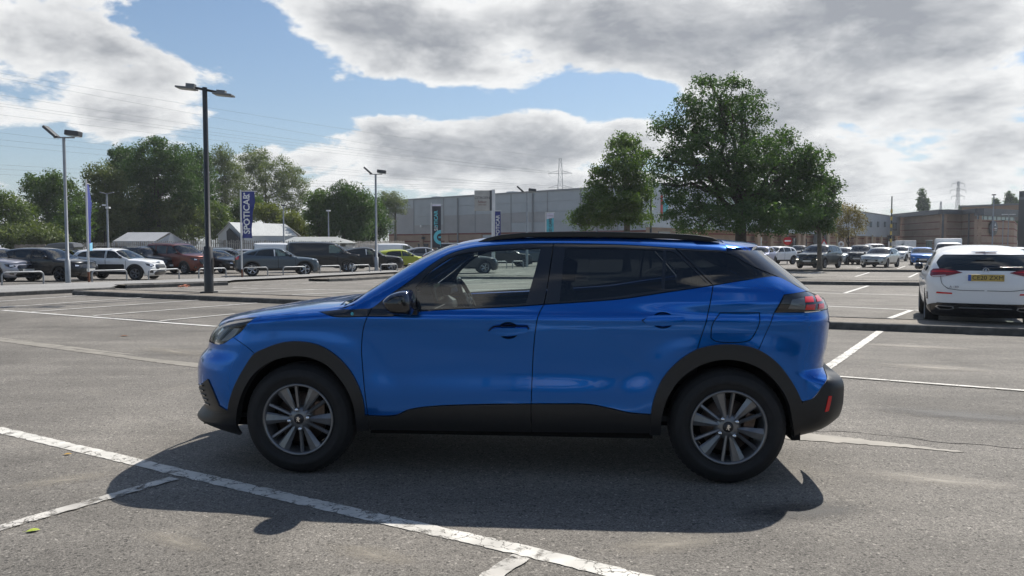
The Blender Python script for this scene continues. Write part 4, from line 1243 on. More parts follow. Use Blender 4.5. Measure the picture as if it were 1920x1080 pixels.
half('tailgate', M_BLUE, 'rear', [ru(0.152, 1.03), ru(0.147, 0.69), ru(0.0, 0.69), ru(0.0, 1.035)])
half('light_bar', M_BLACKGLOSS, 'rear', [ru(0.118, 1.10), ru(0.118, 1.042), ru(0.0, 1.04), ru(0.0, 1.12)])
half('rear_window', M_GLASSD, 'rear', [ru(0.157, 1.385), ru(0.157, 1.15), ru(0.0, 1.14), ru(0.0, 1.385)], flange=0)

# dark lining behind the gaps, cabin floor and underside
archh = lambda cx: [(cx + 0.40 * math.cos(a), 0.335 + 0.41 * math.sin(a)) for a in np.linspace(rad(-1), rad(181), 24)]
o_in = [(-0.60, 0.42), (-0.58, 0.80), (-0.3, 0.93), (0.2, 0.98), (0.42, 0.99), (1.5, 1.04), (2.5, 1.155), (2.88, 1.20), (3.02, 1.12), (3.12, 0.75), (3.02, 0.335)] + archh(2.605) + archh(0.0) + [(-0.42, 0.34)]
for sd in (-1, 1):
    Panels(HERO).patch('side', o_in, g=0.08, off=-0.030, sides=(sd,)).build('body_lining', M_UNDER, hero)
for cx in (0.0, 2.605):
    for sd in (-1, 1):
        mb = MB()
        prof = [(cx + 0.405 * math.cos(a), 0.335 + 0.415 * math.sin(a)) for a in np.linspace(rad(6), rad(174), 30)]
        vs = [(x, sd * 0.86, z) for x, z in prof] + [(x, sd * 0.50, z) for x, z in prof]
        n = len(prof)
        mb.add(vs, [(i, i + 1, n + i + 1, n + i) for i in range(n - 1)], 0, True)
        mb.add([(x, sd * 0.50, z) for x, z in prof], [tuple(range(n))])
        mb.build('wheel_housing', M_UNDER, hero)
mb = MB()
mb.box((1.30, 0, 0.29), (1.75, 1.52, 0.10)).box((1.3, 0, 0.32), (3.7, 0.98, 0.12)).box((3.06, 0, 0.40), (0.30, 1.36, 0.05)).box((-0.55, 0, 0.27), (0.36, 1.25, 0.05)).box((-0.5, 0, 0.60), (0.10, 1.1, 0.5)).box((3.05, 0, 0.60), (0.06, 1.2, 0.45))
mb.box((0.30, 0, 0.68), (0.06, 1.5, 0.66))
for sd in (-1, 1): mb.box((3.03, sd * 0.64, 0.52), (0.12, 0.30, 0.24)).box((3.005, sd * 0.70, 0.335), (0.05, 0.26, 0.14))  # boxes added behind the rear wheels to block light leaking into the car's shadow
mb.build('underbody', M_UNDER, hero)
# cabin
MB().box((1.4, 0, 0.36), (2.3, 1.5, 0.03)).build('cabin_floor', M_LINER, hero)
for sd in (-1, 1):
    dl = Panels(HERO)
    dl.patch('side', [(0.42, 0.40), (0.44, 0.985), (1.5, 1.035), (2.5, 1.15), (2.88, 1.19), (2.9, 0.80), (2.2, 0.80), (2.15, 0.40)], g=0.1, off=-0.075, sides=(sd,))
    dl.build('door_lining', M_LINER, hero)
pl = Panels(HERO)
pl.patch('top', mir([(0.95, 0.0), (0.96, 0.4), (1.0, 0.80), (1.8, 0.78), (2.6, 0.78), (2.62, 0.3), (2.62, 0.0)]), g=0.08, off=-0.035, sides=(1,), conv=False, raw=True)
pl.build('headliner', M_HEADLINER, hero)
d = MB()
dash_prof = [(0.20, 0.55), (0.22, 1.00), (0.36, 1.045), (0.52, 1.055), (0.66, 1.03), (0.745, 0.985), (0.76, 0.93), (0.70, 0.88), (0.68, 0.60), (0.5, 0.5)]
d.prism(dash_prof, -0.71, 0.71)
d.build('dashboard', M_DASH, hero, bevel=0.02)
MB().box((0.70, 0.08, 1.075), (0.03, 0.26, 0.13), ry=-0.25).build('touch_screen', M_BLACKGLOSS, hero, bevel=0.006)
d = MB(); d.prism([(0.52, 1.04), (0.58, 1.115), (0.70, 1.13), (0.78, 1.11), (0.78, 1.05)], 0.20, 0.60)
d.build('instrument_cowl', M_DASH, hero, bevel=0.015)
MB().box((0.775, -0.32, 0.965), (0.02, 0.16, 0.03)).build('air_vent', M_CHROME, hero)
sw = empty('steering_wheel', (0.88, 0.40, 1.00)); sw.parent = hero; sw.rotation_euler = (0, rad(-25), 0)
b = MB(); pts = [(0, 0.175 * math.cos(a), 0.165 * math.sin(a)) for a in np.linspace(0, 2 * math.pi, 33)]
b.tube(pts, 0.016, 8, cap=False).build('steering_rim', M_SEAT, sw)
b = MB(); b.box((-0.02, 0, 0), (0.05, 0.13, 0.11)).box((0, 0.09, 0.0), (0.02, 0.17, 0.03)).box((0, -0.09, 0.0), (0.02, 0.17, 0.03)).box((0, 0, -0.09), (0.02, 0.04, 0.14))
b.build('steering_hub', M_DASH, sw, bevel=0.01)
b = MB(); b.box((0.012, 0.075, 0.0), (0.008, 0.02, 0.09)).build('steering_spoke_trim', M_CHROME, sw)
def seat(y, x0, recl=0.0):
    s_ = empty('front_seat', (x0, y, 0.0)); s_.parent = hero
    q = MB(); q.prism([(-0.25, 0.42), (-0.26, 0.60), (-0.22, 0.655), (0.20, 0.60), (0.26, 0.45)], -0.25, 0.25)
    q.build('seat_cushion', M_SEAT, s_, bevel=0.03)
    q = MB(); q.prism([(0.17, 0.56), (0.22, 0.80), (0.33, 1.10), (0.40, 1.13), (0.47, 1.10), (0.36, 0.55)], -0.24, 0.24)
    q.build('seat_back', M_SEAT, s_, bevel=0.03)
    q = MB(); q.prism([(0.36, 1.18), (0.38, 1.31), (0.43, 1.335), (0.48, 1.31), (0.46, 1.18)], -0.13, 0.13)
    q.tube([(0.41, -0.06, 1.10), (0.42, -0.06, 1.20)], 0.007).tube([(0.41, 0.06, 1.10), (0.42, 0.06, 1.20)], 0.007)
    q.build('head_restraint', M_SEAT, s_, bevel=0.02)
seat(0.37, 1.22); seat(-0.37, 1.24)
rs = empty('rear_seat', (2.08, 0, 0)); rs.parent = hero
q = MB(); q.prism([(-0.25, 0.45), (-0.26, 0.62), (0.22, 0.58), (0.26, 0.45)], -0.62, 0.62); q.build('seat_cushion', M_SEAT, rs, bevel=0.03)
q = MB(); q.prism([(0.18, 0.55), (0.40, 1.12), (0.50, 1.12), (0.36, 0.55)], -0.62, 0.62); q.build('seat_back', M_SEAT, rs, bevel=0.03)
for y in (-0.36, 0.36):
    q = MB(); q.prism([(0.38, 1.12), (0.40, 1.24), (0.48, 1.25), (0.48, 1.12)], y - 0.13, y + 0.13); q.build('head_restraint', M_SEAT, rs, bevel=0.02)
b = MB(); b.box((0.98, 0, 1.375), (0.03, 0.22, 0.07)); b.build('rear_view_mirror', M_BLACKGLOSS, hero, bevel=0.008)

# wheels
hw = make_wheel_meshes(0.343, 0.215, 0.222, 6, 'twin')
for cx in (0.0, 2.605):
    for sd in (-1, 1):
        sp_ = rad(-32 + 90) if cx == 0.0 else rad(-25 + 90)
        w = add_wheel(hero, (cx, sd * 0.770, 0.343), hw, (M_RUBBER, M_ALLOY, M_ALLOYD), flip=(sd > 0), spin=0.0 if cx == 0 else rad(13))
        for kb in range(4):
            a = rad(90 * kb + (10 if cx == 0 else 48))
            bm_ = MB().lathe([(0.0, -0.024), (0.009, -0.022), (0.0145, -0.012), (0.0155, 0.004)], 'Y', 14)
            bm_.build('wheel_bolt', M_CHROME, w, (0.060 * math.cos(a), -0.088, 0.060 * math.sin(a)))
        # small emblem on the hub cap
        eb = MB()
        eb.prism([(-0.012, -0.016), (-0.006, -0.014), (-0.004, -0.004), (0.003, -0.015), (0.009, -0.015), (0.004, -0.002), (0.012, 0.004), (0.010, 0.010), (0.003, 0.006), (0.005, 0.016), (-0.004, 0.017), (-0.011, 0.011), (-0.005, 0.007), (-0.013, 0.0), (-0.006, -0.003)], -0.1045, -0.094)
        eb.build('hub_emblem', M_CHROME, w)

# ---------------------------------------------------------------- buildings
def clad(name, col, lines=9.0, bump=0.3, var=0.06):
    m = bpy.data.materials.new(name)
    nt, N, L = nodes_of(m); b = N['Principled BSDF']
    b.inputs['Roughness'].default_value = 0.45
    tc = N.new('ShaderNodeTexCoord')
    w = N.new('ShaderNodeTexWave'); w.bands_direction = 'X'; w.inputs['Scale'].default_value = lines; w.inputs['Distortion'].default_value = 0
    L.new(tc.outputs['Object'], w.inputs['Vector'])
    bp = N.new('ShaderNodeBump'); bp.inputs['Strength'].default_value = bump; bp.inputs['Distance'].default_value = 0.02
    L.new(w.outputs['Fac'], bp.inputs['Height']); L.new(bp.outputs['Normal'], b.inputs['Normal'])
    n = N.new('ShaderNodeTexNoise'); n.inputs['Scale'].default_value = 0.8; n.inputs['Detail'].default_value = 6
    L.new(tc.outputs['Object'], n.inputs['Vector'])
    r = N.new('ShaderNodeMapRange'); r.inputs['From Min'].default_value = 0.3; r.inputs['From Max'].default_value = 0.7; r.inputs['To Min'].default_value = 1 - var; r.inputs['To Max'].default_value = 1 + var
    L.new(n.outputs['Fac'], r.inputs['Value'])
    sc = N.new('ShaderNodeVectorMath'); sc.operation = 'SCALE'; sc.inputs[0].default_value = col[:3]
    L.new(r.outputs['Result'], sc.inputs['Scale']); L.new(sc.outputs[0], b.inputs['Base Color'])
    return m
def brick(name, c1, c2, mortar):
    m = bpy.data.materials.new(name)
    nt, N, L = nodes_of(m); b = N['Principled BSDF']; b.inputs['Roughness'].default_value = 0.9
    tc = N.new('ShaderNodeTexCoord')
    mp = N.new('ShaderNodeMapping'); mp.inputs['Rotation'].default_value = (math.pi / 2, 0, 0)
    L.new(tc.outputs['Object'], mp.inputs['Vector'])
    k = N.new('ShaderNodeTexBrick'); k.inputs['Scale'].default_value = 4.4; k.inputs['Mortar Size'].default_value = 0.02
    k.inputs['Color1'].default_value = tuple(c1) + (1,); k.inputs['Color2'].default_value = tuple(c2) + (1,); k.inputs['Mortar'].default_value = tuple(mortar) + (1,)
    L.new(mp.outputs[0], k.inputs['Vector'])
    n = N.new('ShaderNodeTexNoise'); n.inputs['Scale'].default_value = 0.6; n.inputs['Detail'].default_value = 6
    L.new(tc.outputs['Object'], n.inputs['Vector'])
    r = N.new('ShaderNodeMapRange'); r.inputs['From Min'].default_value = 0.3; r.inputs['From Max'].default_value = 0.7; r.inputs['To Min'].default_value = 0.85; r.inputs['To Max'].default_value = 1.12
    L.new(n.outputs['Fac'], r.inputs['Value'])
    sc = N.new('ShaderNodeVectorMath'); sc.operation = 'SCALE'; L.new(k.outputs['Color'], sc.inputs[0]); L.new(r.outputs['Result'], sc.inputs['Scale'])
    L.new(sc.outputs[0], b.inputs['Base Color'])
    return m
M_CLA = clad('cladding_blue_grey', (0.42, 0.445, 0.46)); M_CLB = clad('cladding_warm_grey', (0.37, 0.36, 0.36)); M_CLC = clad('cladding_pale', (0.50, 0.53, 0.55))
M_CLE = clad('cladding_edge', (0.27, 0.275, 0.28))
M_BRKB = brick('brick_buff', (0.47, 0.32, 0.21), (0.40, 0.27, 0.18), (0.36, 0.28, 0.21)); M_BRKR = brick('brick_red', (0.22, 0.055, 0.04), (0.18, 0.045, 0.034), (0.20, 0.08, 0.06))
M_BRKD = brick('brick_brown', (0.41, 0.275, 0.19), (0.36, 0.24, 0.165), (0.33, 0.25, 0.19))
M_FASCIA = pmat('fascia_dark', (0.075, 0.082, 0.092), 0.5); M_DARKD = pmat('door_dark', (0.020, 0.022, 0.026), 0.6); M_ROOF = pmat('roof_sheet', (0.20, 0.20, 0.20), 0.7)
M_WING = pmat('shop_glass', (0.05, 0.07, 0.08), 0.08, 0, 0.3); M_PALEG = pmat('glass_pale', (0.30, 0.40, 0.43), 0.12, 0.2)
M_CREAM = pmat('post_cream', (0.42, 0.36, 0.26), 0.6); M_WHT = pmat('white_painted', (0.72, 0.72, 0.72), 0.5, var=0.08, vscale=2)

class Wall:
    """a straight wall from A to B on the ground: x runs along it, y points out to the viewer (right side of A->B)"""
    def __init__(s, name, A, B, label, cat='building', group=None):
        s.A = Vector((A[0], A[1], 0)); s.B = Vector((B[0], B[1], 0)); d = s.B - s.A
        s.L = d.length; s.o = empty(name, (s.A.x, s.A.y, zg(s.A.x, s.A.y)), math.atan2(d.y, d.x), label, cat, group)
    def x_at(s, px):
        """distance along the wall where the photo column px meets it"""
        r = _ray(px, 462); d = (s.B - s.A) / s.L
        den = d.x * r.y - d.y * r.x
        t = (-s.A.x * r.y + s.A.y * r.x) / den
        return t
    def z_at(s, px, py):
        x = s.x_at(px); p = s.A + (s.B - s.A) * (x / s.L)
        r = _ray(px, py)
        return CAM_H + r.z * p.y / r.y
    def part(s, name, mat, x0, x1, z0, z1, y0=0.0, y1=-0.15, bevel=0.0, parent=None):
        b = MB(); b.box(((x0 + x1) / 2, (y0 + y1) / 2, (z0 + z1) / 2), (abs(x1 - x0), abs(y1 - y0), z1 - z0))
        return b.build(name, mat, parent or s.o, bevel=bevel)

# --- grey warehouse with brick plinth
w1 = Wall('warehouse', (-20.0, 125.8), (17.7, 91.0), 'long grey clad warehouse on a red brick base behind the car row')
zt = 9.0; zb = 3.55
b = MB(); b.box((w1.L / 2, 8.0, zt / 2 - 0.1), (w1.L - 0.3, 16, zt - 0.3)); b.build('wall', M_CLB, w1.o)
b = MB(); b.box((w1.L / 2, 8.0, zt + 0.02), (w1.L + 0.3, 16.3, 0.14)); b.build('roof', M_ROOF, w1.o)
cols = [730, 735, 778, 834, 893, 960, 1028, 1090, 1160, 1245]
xs = [0.0] + [w1.x_at(c) for c in cols[1:-1]] + [w1.L]
rows = [zb, 4.9, 6.25, 7.6, zt - 0.08]
shade = {(1, 3): 0, (1, 2): 1, (1, 1): 1, (1, 0): 1, (2, 0): 1, (3, 1): 1, (3, 0): 1, (4, 1): 1, (4, 0): 1, (5, 1): 1, (6, 2): 0, (7, 2): 1, (7, 0): 1}
rr = random.Random(4)
for i in range(len(xs) - 1):
    if i == 0:
        w1.part('corner_trim', M_CLB, xs[0], xs[1] - 0.03, zb, zt - 0.08, -0.10, -0.16); continue
    for j in range(4):
        m_ = M_CLB if shade.get((i, j), 0) else M_CLA
        w1.part('cladding_panel', m_, xs[i] + 0.02, xs[i + 1] - 0.02, rows[j] + 0.015, rows[j + 1] - 0.015, -0.10, -0.17 + rr.uniform(0, 0.01))
    w1.part('panel_joint', M_CLE, xs[i + 1] - 0.10, xs[i + 1] + 0.06, zb, zt - 0.08, -0.17, -0.20)
for c in (860, 1000, 1120):
    x = w1.x_at(c); w1.part('downpipe', M_CLE, x, x + 0.16, 0, zt - 0.2, -0.20, -0.36)
for c in (765, 905, 1060):
    x = w1.x_at(c); w1.part('roof_vent', M_CLC, x, x + 1.4, zt + 0.1, zt + 0.75, 5.0, 6.2)
w1.part('roof_edge', M_CLE, -0.1, w1.L + 0.1, zt - 0.10, zt + 0.12, -0.02, -0.28)
w1.part('brick_base', M_BRKD, 0, w1.L, 0, zb, 0.16, -0.12)
for z in (zb - 0.16, 2.30, 1.05):
    w1.part('brick_band', M_BRKR, 0.0, w1.L, z, z + 0.20, -0.12, -0.17)
for c in (740, 790, 837, 900, 968, 1034, 1100):
    x = w1.x_at(c); w1.part('brick_pier', M_BRKD, x, x + 0.75, 0, zb - 0.17, -0.10, -0.36)
x = w1.x_at(786); d_ = w1.part('door', M_DARKD, x, x + 2.3, 0, 1.9, -0.12, -0.20); w1.part('door_frame', M_FASCIA, x - 0.1, x + 2.4, 1.9, 2.05, -0.12, -0.22)
x = w1.x_at(902); w1.part('roller_shutter', M_CLC, x, x + 3.6, 0, zb - 0.3, -0.12, -0.18)
x = w1.x_at(832); w1.part('meter_box', M_WHT, x, x + 0.5, 1.4, 2.1, -0.12, -0.3)
x = w1.x_at(795); w1.part('flood_lamp', M_DARKD, x, x + 0.45, 2.75, 3.1, -0.12, -0.5)
x = w1.x_at(791); w1.part('wall_light', M_WHT, x, x + 0.3, 4.6, 4.95, -0.17, -0.4)

# --- retail units with grey fascia on buff brick
w2 = Wall('retail_unit', (18.5, 78.6), (77.3, 155.0), 'low retail units with pale grey fascia over banded buff brick')
zt2 = 7.25; zb2 = 3.25
b = MB(); b.box((w2.L / 2, 2.8, zt2 / 2), (w2.L, 5.2, zt2 - 0.3)); b.build('wall', M_BRKB, w2.o)
cs = [1200, 1235, 1290, 1350, 1400, 1450, 1517, 1560, 1596, 1612, 1633, 1655, 1680]
xx = [w2.x_at(c) for c in cs]
for i in range(len(xx) - 1):
    if 6 <= i <= 6: continue
    z0 = zb2 if i < 11 else 3.6
    w2.part('fascia_panel', M_CLC if i < 9 else M_CLA, xx[i] + 0.03, xx[i + 1] - 0.03, z0, zt2, -0.2, -0.75 + 0.004 * i)
w2.part('fascia_panel', M_CLC, xx[6] + 0.03, xx[7] - 0.03, 4.4, zt2 - 0.6, -0.2, -0.7)
for i, z in enumerate((0.35, 1.15, 1.95, 2.75)):
    w2.part('brick_band', M_BRKR, 0, w2.L, z, z + 0.16, -0.2, -0.27)
for c in (1411, 1436, 1462, 1488, 1498, 1545, 1575, 1598, 1617, 1633, 1646):
    x = w2.x_at(c); w2.part('brick_pier', M_BRKB, x, x + 1.0, 0, zb2, -0.2, -0.6)
for c, wd in ((1521, 3.0), (1541, 3.0), (1661, 5.4)):
    x = w2.x_at(c); w2.part('doorway', M_DARKD, x, x + wd, 0, 3.5, -0.28, -0.34)
for c in (1414, 1483, 1501):
    x = w2.x_at(c); w2.part('window', M_WING, x, x + 1.6, 1.0, 2.6, -0.28, -0.36)
for c in (1507, 1520, 1539, 1557, 1608, 1626, 1645, 1656):
    x = w2.x_at(c); b = MB(); b.tube([(x, -2.3, 0), (x, -2.3, 3.4)], 0.13, 8); b.build('canopy_post', M_CREAM, w2.o)
for c in (1623, 1637, 1650):
    x = w2.x_at(c); z = w2.z_at(c, 420)
    f_ = w2.part('upper_window', M_FASCIA, x - 0.75, x + 0.75, z - 0.5, z + 0.5, -0.74, -0.80)
    w2.part('pane', M_PALEG, x - 0.5, x + 0.5, z - 0.32, z + 0.32, -0.80, -0.82, parent=f_)
x = w2.x_at(1668); z = w2.z_at(1668, 424)
f_ = w2.part('upper_window', M_FASCIA, x - 1.9, x + 1.9, z - 0.75, z + 0.75, -0.74, -0.84); w2.part('pane', M_PALEG, x - 1.2, x + 1.2, z - 0.45, z + 0.45, -0.84, -0.87, parent=f_)
w2.part('roof_edge', M_CLE, 0, w2.L, zt2, zt2 + 0.12, 0.2, -0.85)
w2.part('shop_sign', pmat('sign_red', (0.5, 0.03, 0.02), 0.4), w2.x_at(1224), w2.x_at(1227), 4.2, 6.2, -0.75, -0.82)
w2.part('shop_sign', pmat('sign_teal', (0.05, 0.35, 0.38), 0.4), w2.x_at(1228), w2.x_at(1237), 4.4, 5.9, -0.75, -0.82)
w2.part('shop_window', M_WING, w2.x_at(1228), w2.x_at(1250), 0.3, 2.9, -0.28, -0.36)

# --- brown brick building with dark eaves
def block(root, name, A, B, h, mat, depth):
    d = Vector((B[0] - A[0], B[1] - A[1], 0)); L_ = d.length; a = math.atan2(d.y, d.x)
    return d, L_, a
w3 = Wall('leisure_building', (79.0, 158.0), (78.0, 138.5), 'brown brick leisure building with red bands and dark flat eaves', 'building')
E3 = w3.o
def seg(A, B, z0, z1, mat, name, out=0.0, thick=0.3, parent=None):
    """a wall piece between two ground points, given in world coordinates"""
    A = Vector((A[0], A[1], 0)); B = Vector((B[0], B[1], 0)); d = B - A; n_ = Vector((d.y, -d.x, 0)).normalized()
    c = (A + B) / 2 + n_ * (out - thick / 2)
    b = MB(); b.box((0, 0, (z0 + z1) / 2), (d.length, thick, z1 - z0))
    o_ = b.build(name, mat)
    loc = Matrix.Rotation(-E3.rotation_euler.z, 4, 'Z') @ (c - E3.location)
    o_.location = loc; o_.rotation_euler = (0, 0, math.atan2(d.y, d.x) - E3.rotation_euler.z)
    o_.parent = parent or E3
    return o_
def pt(px, D): return ((px - 960) / _F * D, D)
c0, c1, c2, c3, c4, c5 = pt(1677, 158), pt(1766, 138), pt(1800, 141), pt(1831, 134), pt(1899, 141), pt(1905, 160)
segs = [(c0, c1), (c1, c2), (c2, c3), (c3, c4), (c4, c5)]
for i, (a_, b_) in enumerate(segs):
    top_z = 7.2 if i < 3 else 6.1
    seg(a_, b_, 0, top_z, M_BRKD, 'wall', 0.0, 0.6)
    for z in (0.6, 1.9, 3.2, 4.5, 5.75):
        seg(a_, b_, z, z + 0.17, M_BRKR, 'brick_band', 0.05, 0.1)
    seg(a_, b_, top_z if i < 3 else 6.75, 8.0, M_FASCIA, 'eaves', 0.9 if i != 2 else 0.5, 1.6)
seg(c3, c4, 6.1, 6.75, M_PALEG, 'clerestory_window', 0.05, 0.2)
for k in range(9):
    t = k / 8
    p = Vector(c3).lerp(Vector(c4), t * 0.97); q = Vector(c3).lerp(Vector(c4), t * 0.97 + 0.012)
    seg(p, q, 6.1, 6.75, M_FASCIA, 'mullion', 0.10, 0.15)
seg(pt(1764, 137.6), pt(1767, 137.6), 0, 7.2, M_FASCIA, 'downpipe', 0.1, 0.2)
seg(pt(1814.5, 137.2), pt(1816.5, 137.0), 0, 7.2, M_FASCIA, 'downpipe', 0.3, 0.2)
b = MB(); b.add([Vector((p[0], p[1], 7.9)) - E3.location for p in (c0, c1, c2, c3, c4, (100, 190), (86, 200))], [(0, 1, 2, 3, 4, 5, 6)])
ro = b.build('roof', M_ROOF); ro.parent = E3; ro.rotation_euler = (0, 0, -E3.rotation_euler.z); ro.location = (0, 0, 0)
ro.matrix_parent_inverse = Matrix.Identity(4)
_v = ro.data.vertices
seg(pt(1800, 170), pt(1912, 160), 7.9, 10.0, M_BRKD, 'upper_wall', 0, 0.5); seg(pt(1798, 170), pt(1914, 160), 10.0, 10.35, M_ROOF, 'upper_eaves', 0.6, 1.2)
# round sign on the brick front: dark disc with pale marks
p = Vector(c3).lerp(Vector(c4), 0.36); dd = (Vector(c4) - Vector(c3)); nn_ = Vector((dd.y, -dd.x)).normalized()
pz = ap(1856, 428, p.y).z
sg_ = empty('round_sign', (p.x + nn_.x * 0.3, p.y + nn_.y * 0.3, pz - 1.35), math.atan2(dd.y, dd.x), 'round dark sign with pale lettering on the brown brick building', 'sign')
b = MB(); b.lathe([(0.0, -0.18), (1.28, -0.18), (1.34, -0.1), (1.34, 0.1), (0, 0.1)], 'Y', 40, c=(0, 0, 1.35)); b.build('sign_disc', pmat('sign_charcoal', (0.035, 0.040, 0.050), 0.4), sg_)
b = MB(); b.box((-0.25, -0.19, 1.15), (0.55, 0.03, 0.5)).build('sign_mark', pmat('sign_rust', (0.22, 0.06, 0.04), 0.5), sg_)
b = MB(); b.box((0.42, -0.19, 1.32), (0.9, 0.03, 0.14)).build('sign_lettering', M_WHT, sg_)
b = MB(); b.box((0.42, -0.19, 1.02), (0.9, 0.03, 0.09)).build('sign_lettering', M_WHT, sg_)
b = MB(); b.prism([(0.1, 1.75), (0.3, 2.3), (0.5, 1.75)], -0.20, -0.17).build('sign_mark', M_WHT, sg_)
# --- black tower at the right edge
w4 = Wall('dark_tower_building', pt(1906, 118), pt(2000, 110), 'black clad tower cut off by the right edge of the picture')
w4.part('wall', M_FASCIA, 0, w4.L, 0, 9.9, 8, 0); 
for k in range(6): w4.part('cladding_panel', pmat('panel_black', (0.028, 0.032, 0.038), 0.3), 0.1 + k * 1.2, 1.2 + k * 1.2, 0.3, 9.7, 0, -0.08)
w4.part('sign_panel', pmat('sign_slate', (0.10, 0.11, 0.125), 0.4), 0.2, 5, 8.6, 9.0, -0.08, -0.14)

# ---------------------------------------------------------------- tent, sheds, fences at the left
def poly_obj(name, faces_pts, mat, parent, loc=None):
    b = MB()
    for f in faces_pts:
        b.add(f, [tuple(range(len(f)))])
    return b.build(name, mat, parent, loc)
M_TENT = pmat('tent_fabric', (0.50, 0.50, 0.50), 0.7, var=0.06, vscale=1.0); M_TENTS = pmat('tent_gable', (0.48, 0.50, 0.52), 0.7, var=0.1, vscale=0.8)
def gable(name, label, cat, px_ridge0, px_ridge1, py_ridge, px_gr, py_eave, px_el, D, eave_z, dep, roofmat, wallmat):
    """ridge from px_ridge0 to px_ridge1, gable at the right end facing the viewer"""
    r0 = ap(px_ridge0, py_ridge, D + 2.0); r1 = ap(px_ridge1, py_ridge, D - 1.0)
    e_r = ap(px_gr, py_eave, D + 0.5); e_f = ap((px_ridge1 * 2 - px_gr), py_eave, D - 2.0); e_l = ap(px_el, py_eave, D + 1.0)
    base = Vector((r1.x, r1.y, -0.3))
    o = empty(name, base, 0, label, cat)
    R = lambda v: tuple(Vector(v) - base)
    return o, R, r0, r1, e_r, e_f, e_l
# white tent
o, R, r0, r1, e_r, e_f, e_l = gable('marquee_tent', 'white fabric tent with pitched roof behind the paling fence', 'tent', 240, 318, 436.5, 345, 453, 212, 69.5, 2.0, 6, None, None)
th = Vector((0, 0, -0.06))
def slab(name, pts, mat, par, t=0.05):
    P = [Vector(p) for p in pts]; nrm = (P[1] - P[0]).cross(P[2] - P[0]).normalized() * t
    b = MB(); k = len(P)
    b.add([tuple(p) for p in P] + [tuple(p - nrm) for p in P], [tuple(range(k)), tuple(range(2 * k - 1, k - 1, -1))] + [(i, (i + 1) % k, k + (i + 1) % k, k + i) for i in range(k)])
    return b.build(name, mat, par)
slab('tent_roof', [R(r0), R(r1), R(e_f), R(e_l)], M_TENT, o)
slab('tent_roof', [R(r1), R(r0), R(Vector((e_r.x - (r1.x - r0.x), e_r.y + 3, e_r.z))), R(e_r)], M_TENT, o)
slab('tent_gable', [R(r1 + Vector((0, 0.1, -0.1))), R(e_r + Vector((-0.1, 0.1, 0))), R(Vector((e_r.x - 0.1, e_r.y + 0.1, -0.3))), R(Vector((e_f.x + 0.1, e_f.y + 0.1, -0.3))), R(e_f + Vector((0.1, 0.1, 0)))], M_TENTS, o)
slab('tent_side', [R(e_f), R(Vector((e_f.x, e_f.y, -0.3))), R(Vector((e_l.x, e_l.y, -0.3))), R(e_l)], M_TENTS, o)
# white shed, gable at its left end
D = 72.0
M_SHROOF = clad('shed_roof_sheet', (0.42, 0.43, 0.42), 12, 0.5); M_SHWALL = clad('shed_wall_sheet', (0.50, 0.51, 0.51), 14, 0.6); M_SHDARK = pmat('shed_inside', (0.035, 0.036, 0.038), 0.8)
g0, g1 = ap(430, 416.5, D - 1.5), ap(535, 420, D + 3.5)
el, er = ap(406, 440.5, D + 1.0), ap(455, 442, D - 4.0); e2 = ap(558, 442, D + 1.0)
base = Vector((g0.x, g0.y, -0.3)); sh_ = empty('storage_shed', base, 0, 'white corrugated shed with dark open gable behind the blue banner', 'shed')
R = lambda v: tuple(Vector(v) - base)
slab('roof', [R(g0), R(er), R(e2), R(g1)], M_SHROOF, sh_); slab('roof', [R(g1), R(Vector((el.x + 6.4, el.y + 5.8, el.z))), R(el), R(g0)], M_SHROOF, sh_)
slab('side_wall', [R(er + Vector((0.1, 0.1, -0.05))), R(Vector((er.x + 0.1, er.y + 0.1, -0.3))), R(Vector((e2.x, e2.y + 0.1, -0.3))), R(e2 + Vector((0, 0.1, -0.05)))], M_SHWALL, sh_)
slab('gable_wall', [R(g0 + Vector((0, 0.15, -0.1))), R(el + Vector((0.1, 0.15, -0.05))), R(Vector((el.x + 0.1, el.y + 0.15, -0.3))), R(Vector((er.x, er.y + 0.15, -0.3))), R(er + Vector((0, 0.15, -0.05)))], M_SHWALL, sh_)
m0 = Vector(g0) + Vector((0, -0.02, -0.55))
slab('gable_opening', [R(m0), R(Vector((el.x + 0.5, el.y - 0.05, el.z - 0.15))), R(Vector((el.x + 0.5, el.y - 0.05, -0.3))), R(Vector((er.x - 0.35, er.y - 0.05, -0.3))), R(Vector((er.x - 0.35, er.y - 0.05, er.z - 0.2)))], M_SHDARK, sh_, 0.03)
# low hipped roof
D = 70.0
a0, a1 = ap(552, 444, D), ap(628, 444, D); b0, b1, b2_, b3 = ap(522, 455.5, D - 3), ap(662, 455.5, D - 3), ap(672, 455, D + 3), ap(540, 455, D + 3)
base = Vector((a0.x, a0.y, -0.3)); lo_ = empty('low_outbuilding', base, 0, 'low outbuilding with pale hipped roof right of the white shed', 'shed')
R = lambda v: tuple(Vector(v) - base)
M_HIP = clad('hip_roof_sheet', (0.36, 0.37, 0.36), 10, 0.4)
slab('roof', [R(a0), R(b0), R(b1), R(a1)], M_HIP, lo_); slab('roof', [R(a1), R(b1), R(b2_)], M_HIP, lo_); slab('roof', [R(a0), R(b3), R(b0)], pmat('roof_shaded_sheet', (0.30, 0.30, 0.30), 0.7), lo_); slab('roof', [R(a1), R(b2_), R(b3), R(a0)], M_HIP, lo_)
b = MB(); c_ = (Vector(b0) + Vector(b2_)) / 2 - base; b.box((c_.x, c_.y, 0.75), (6.2, 5.8, 1.9)); b.build('wall', M_SHWALL, lo_)
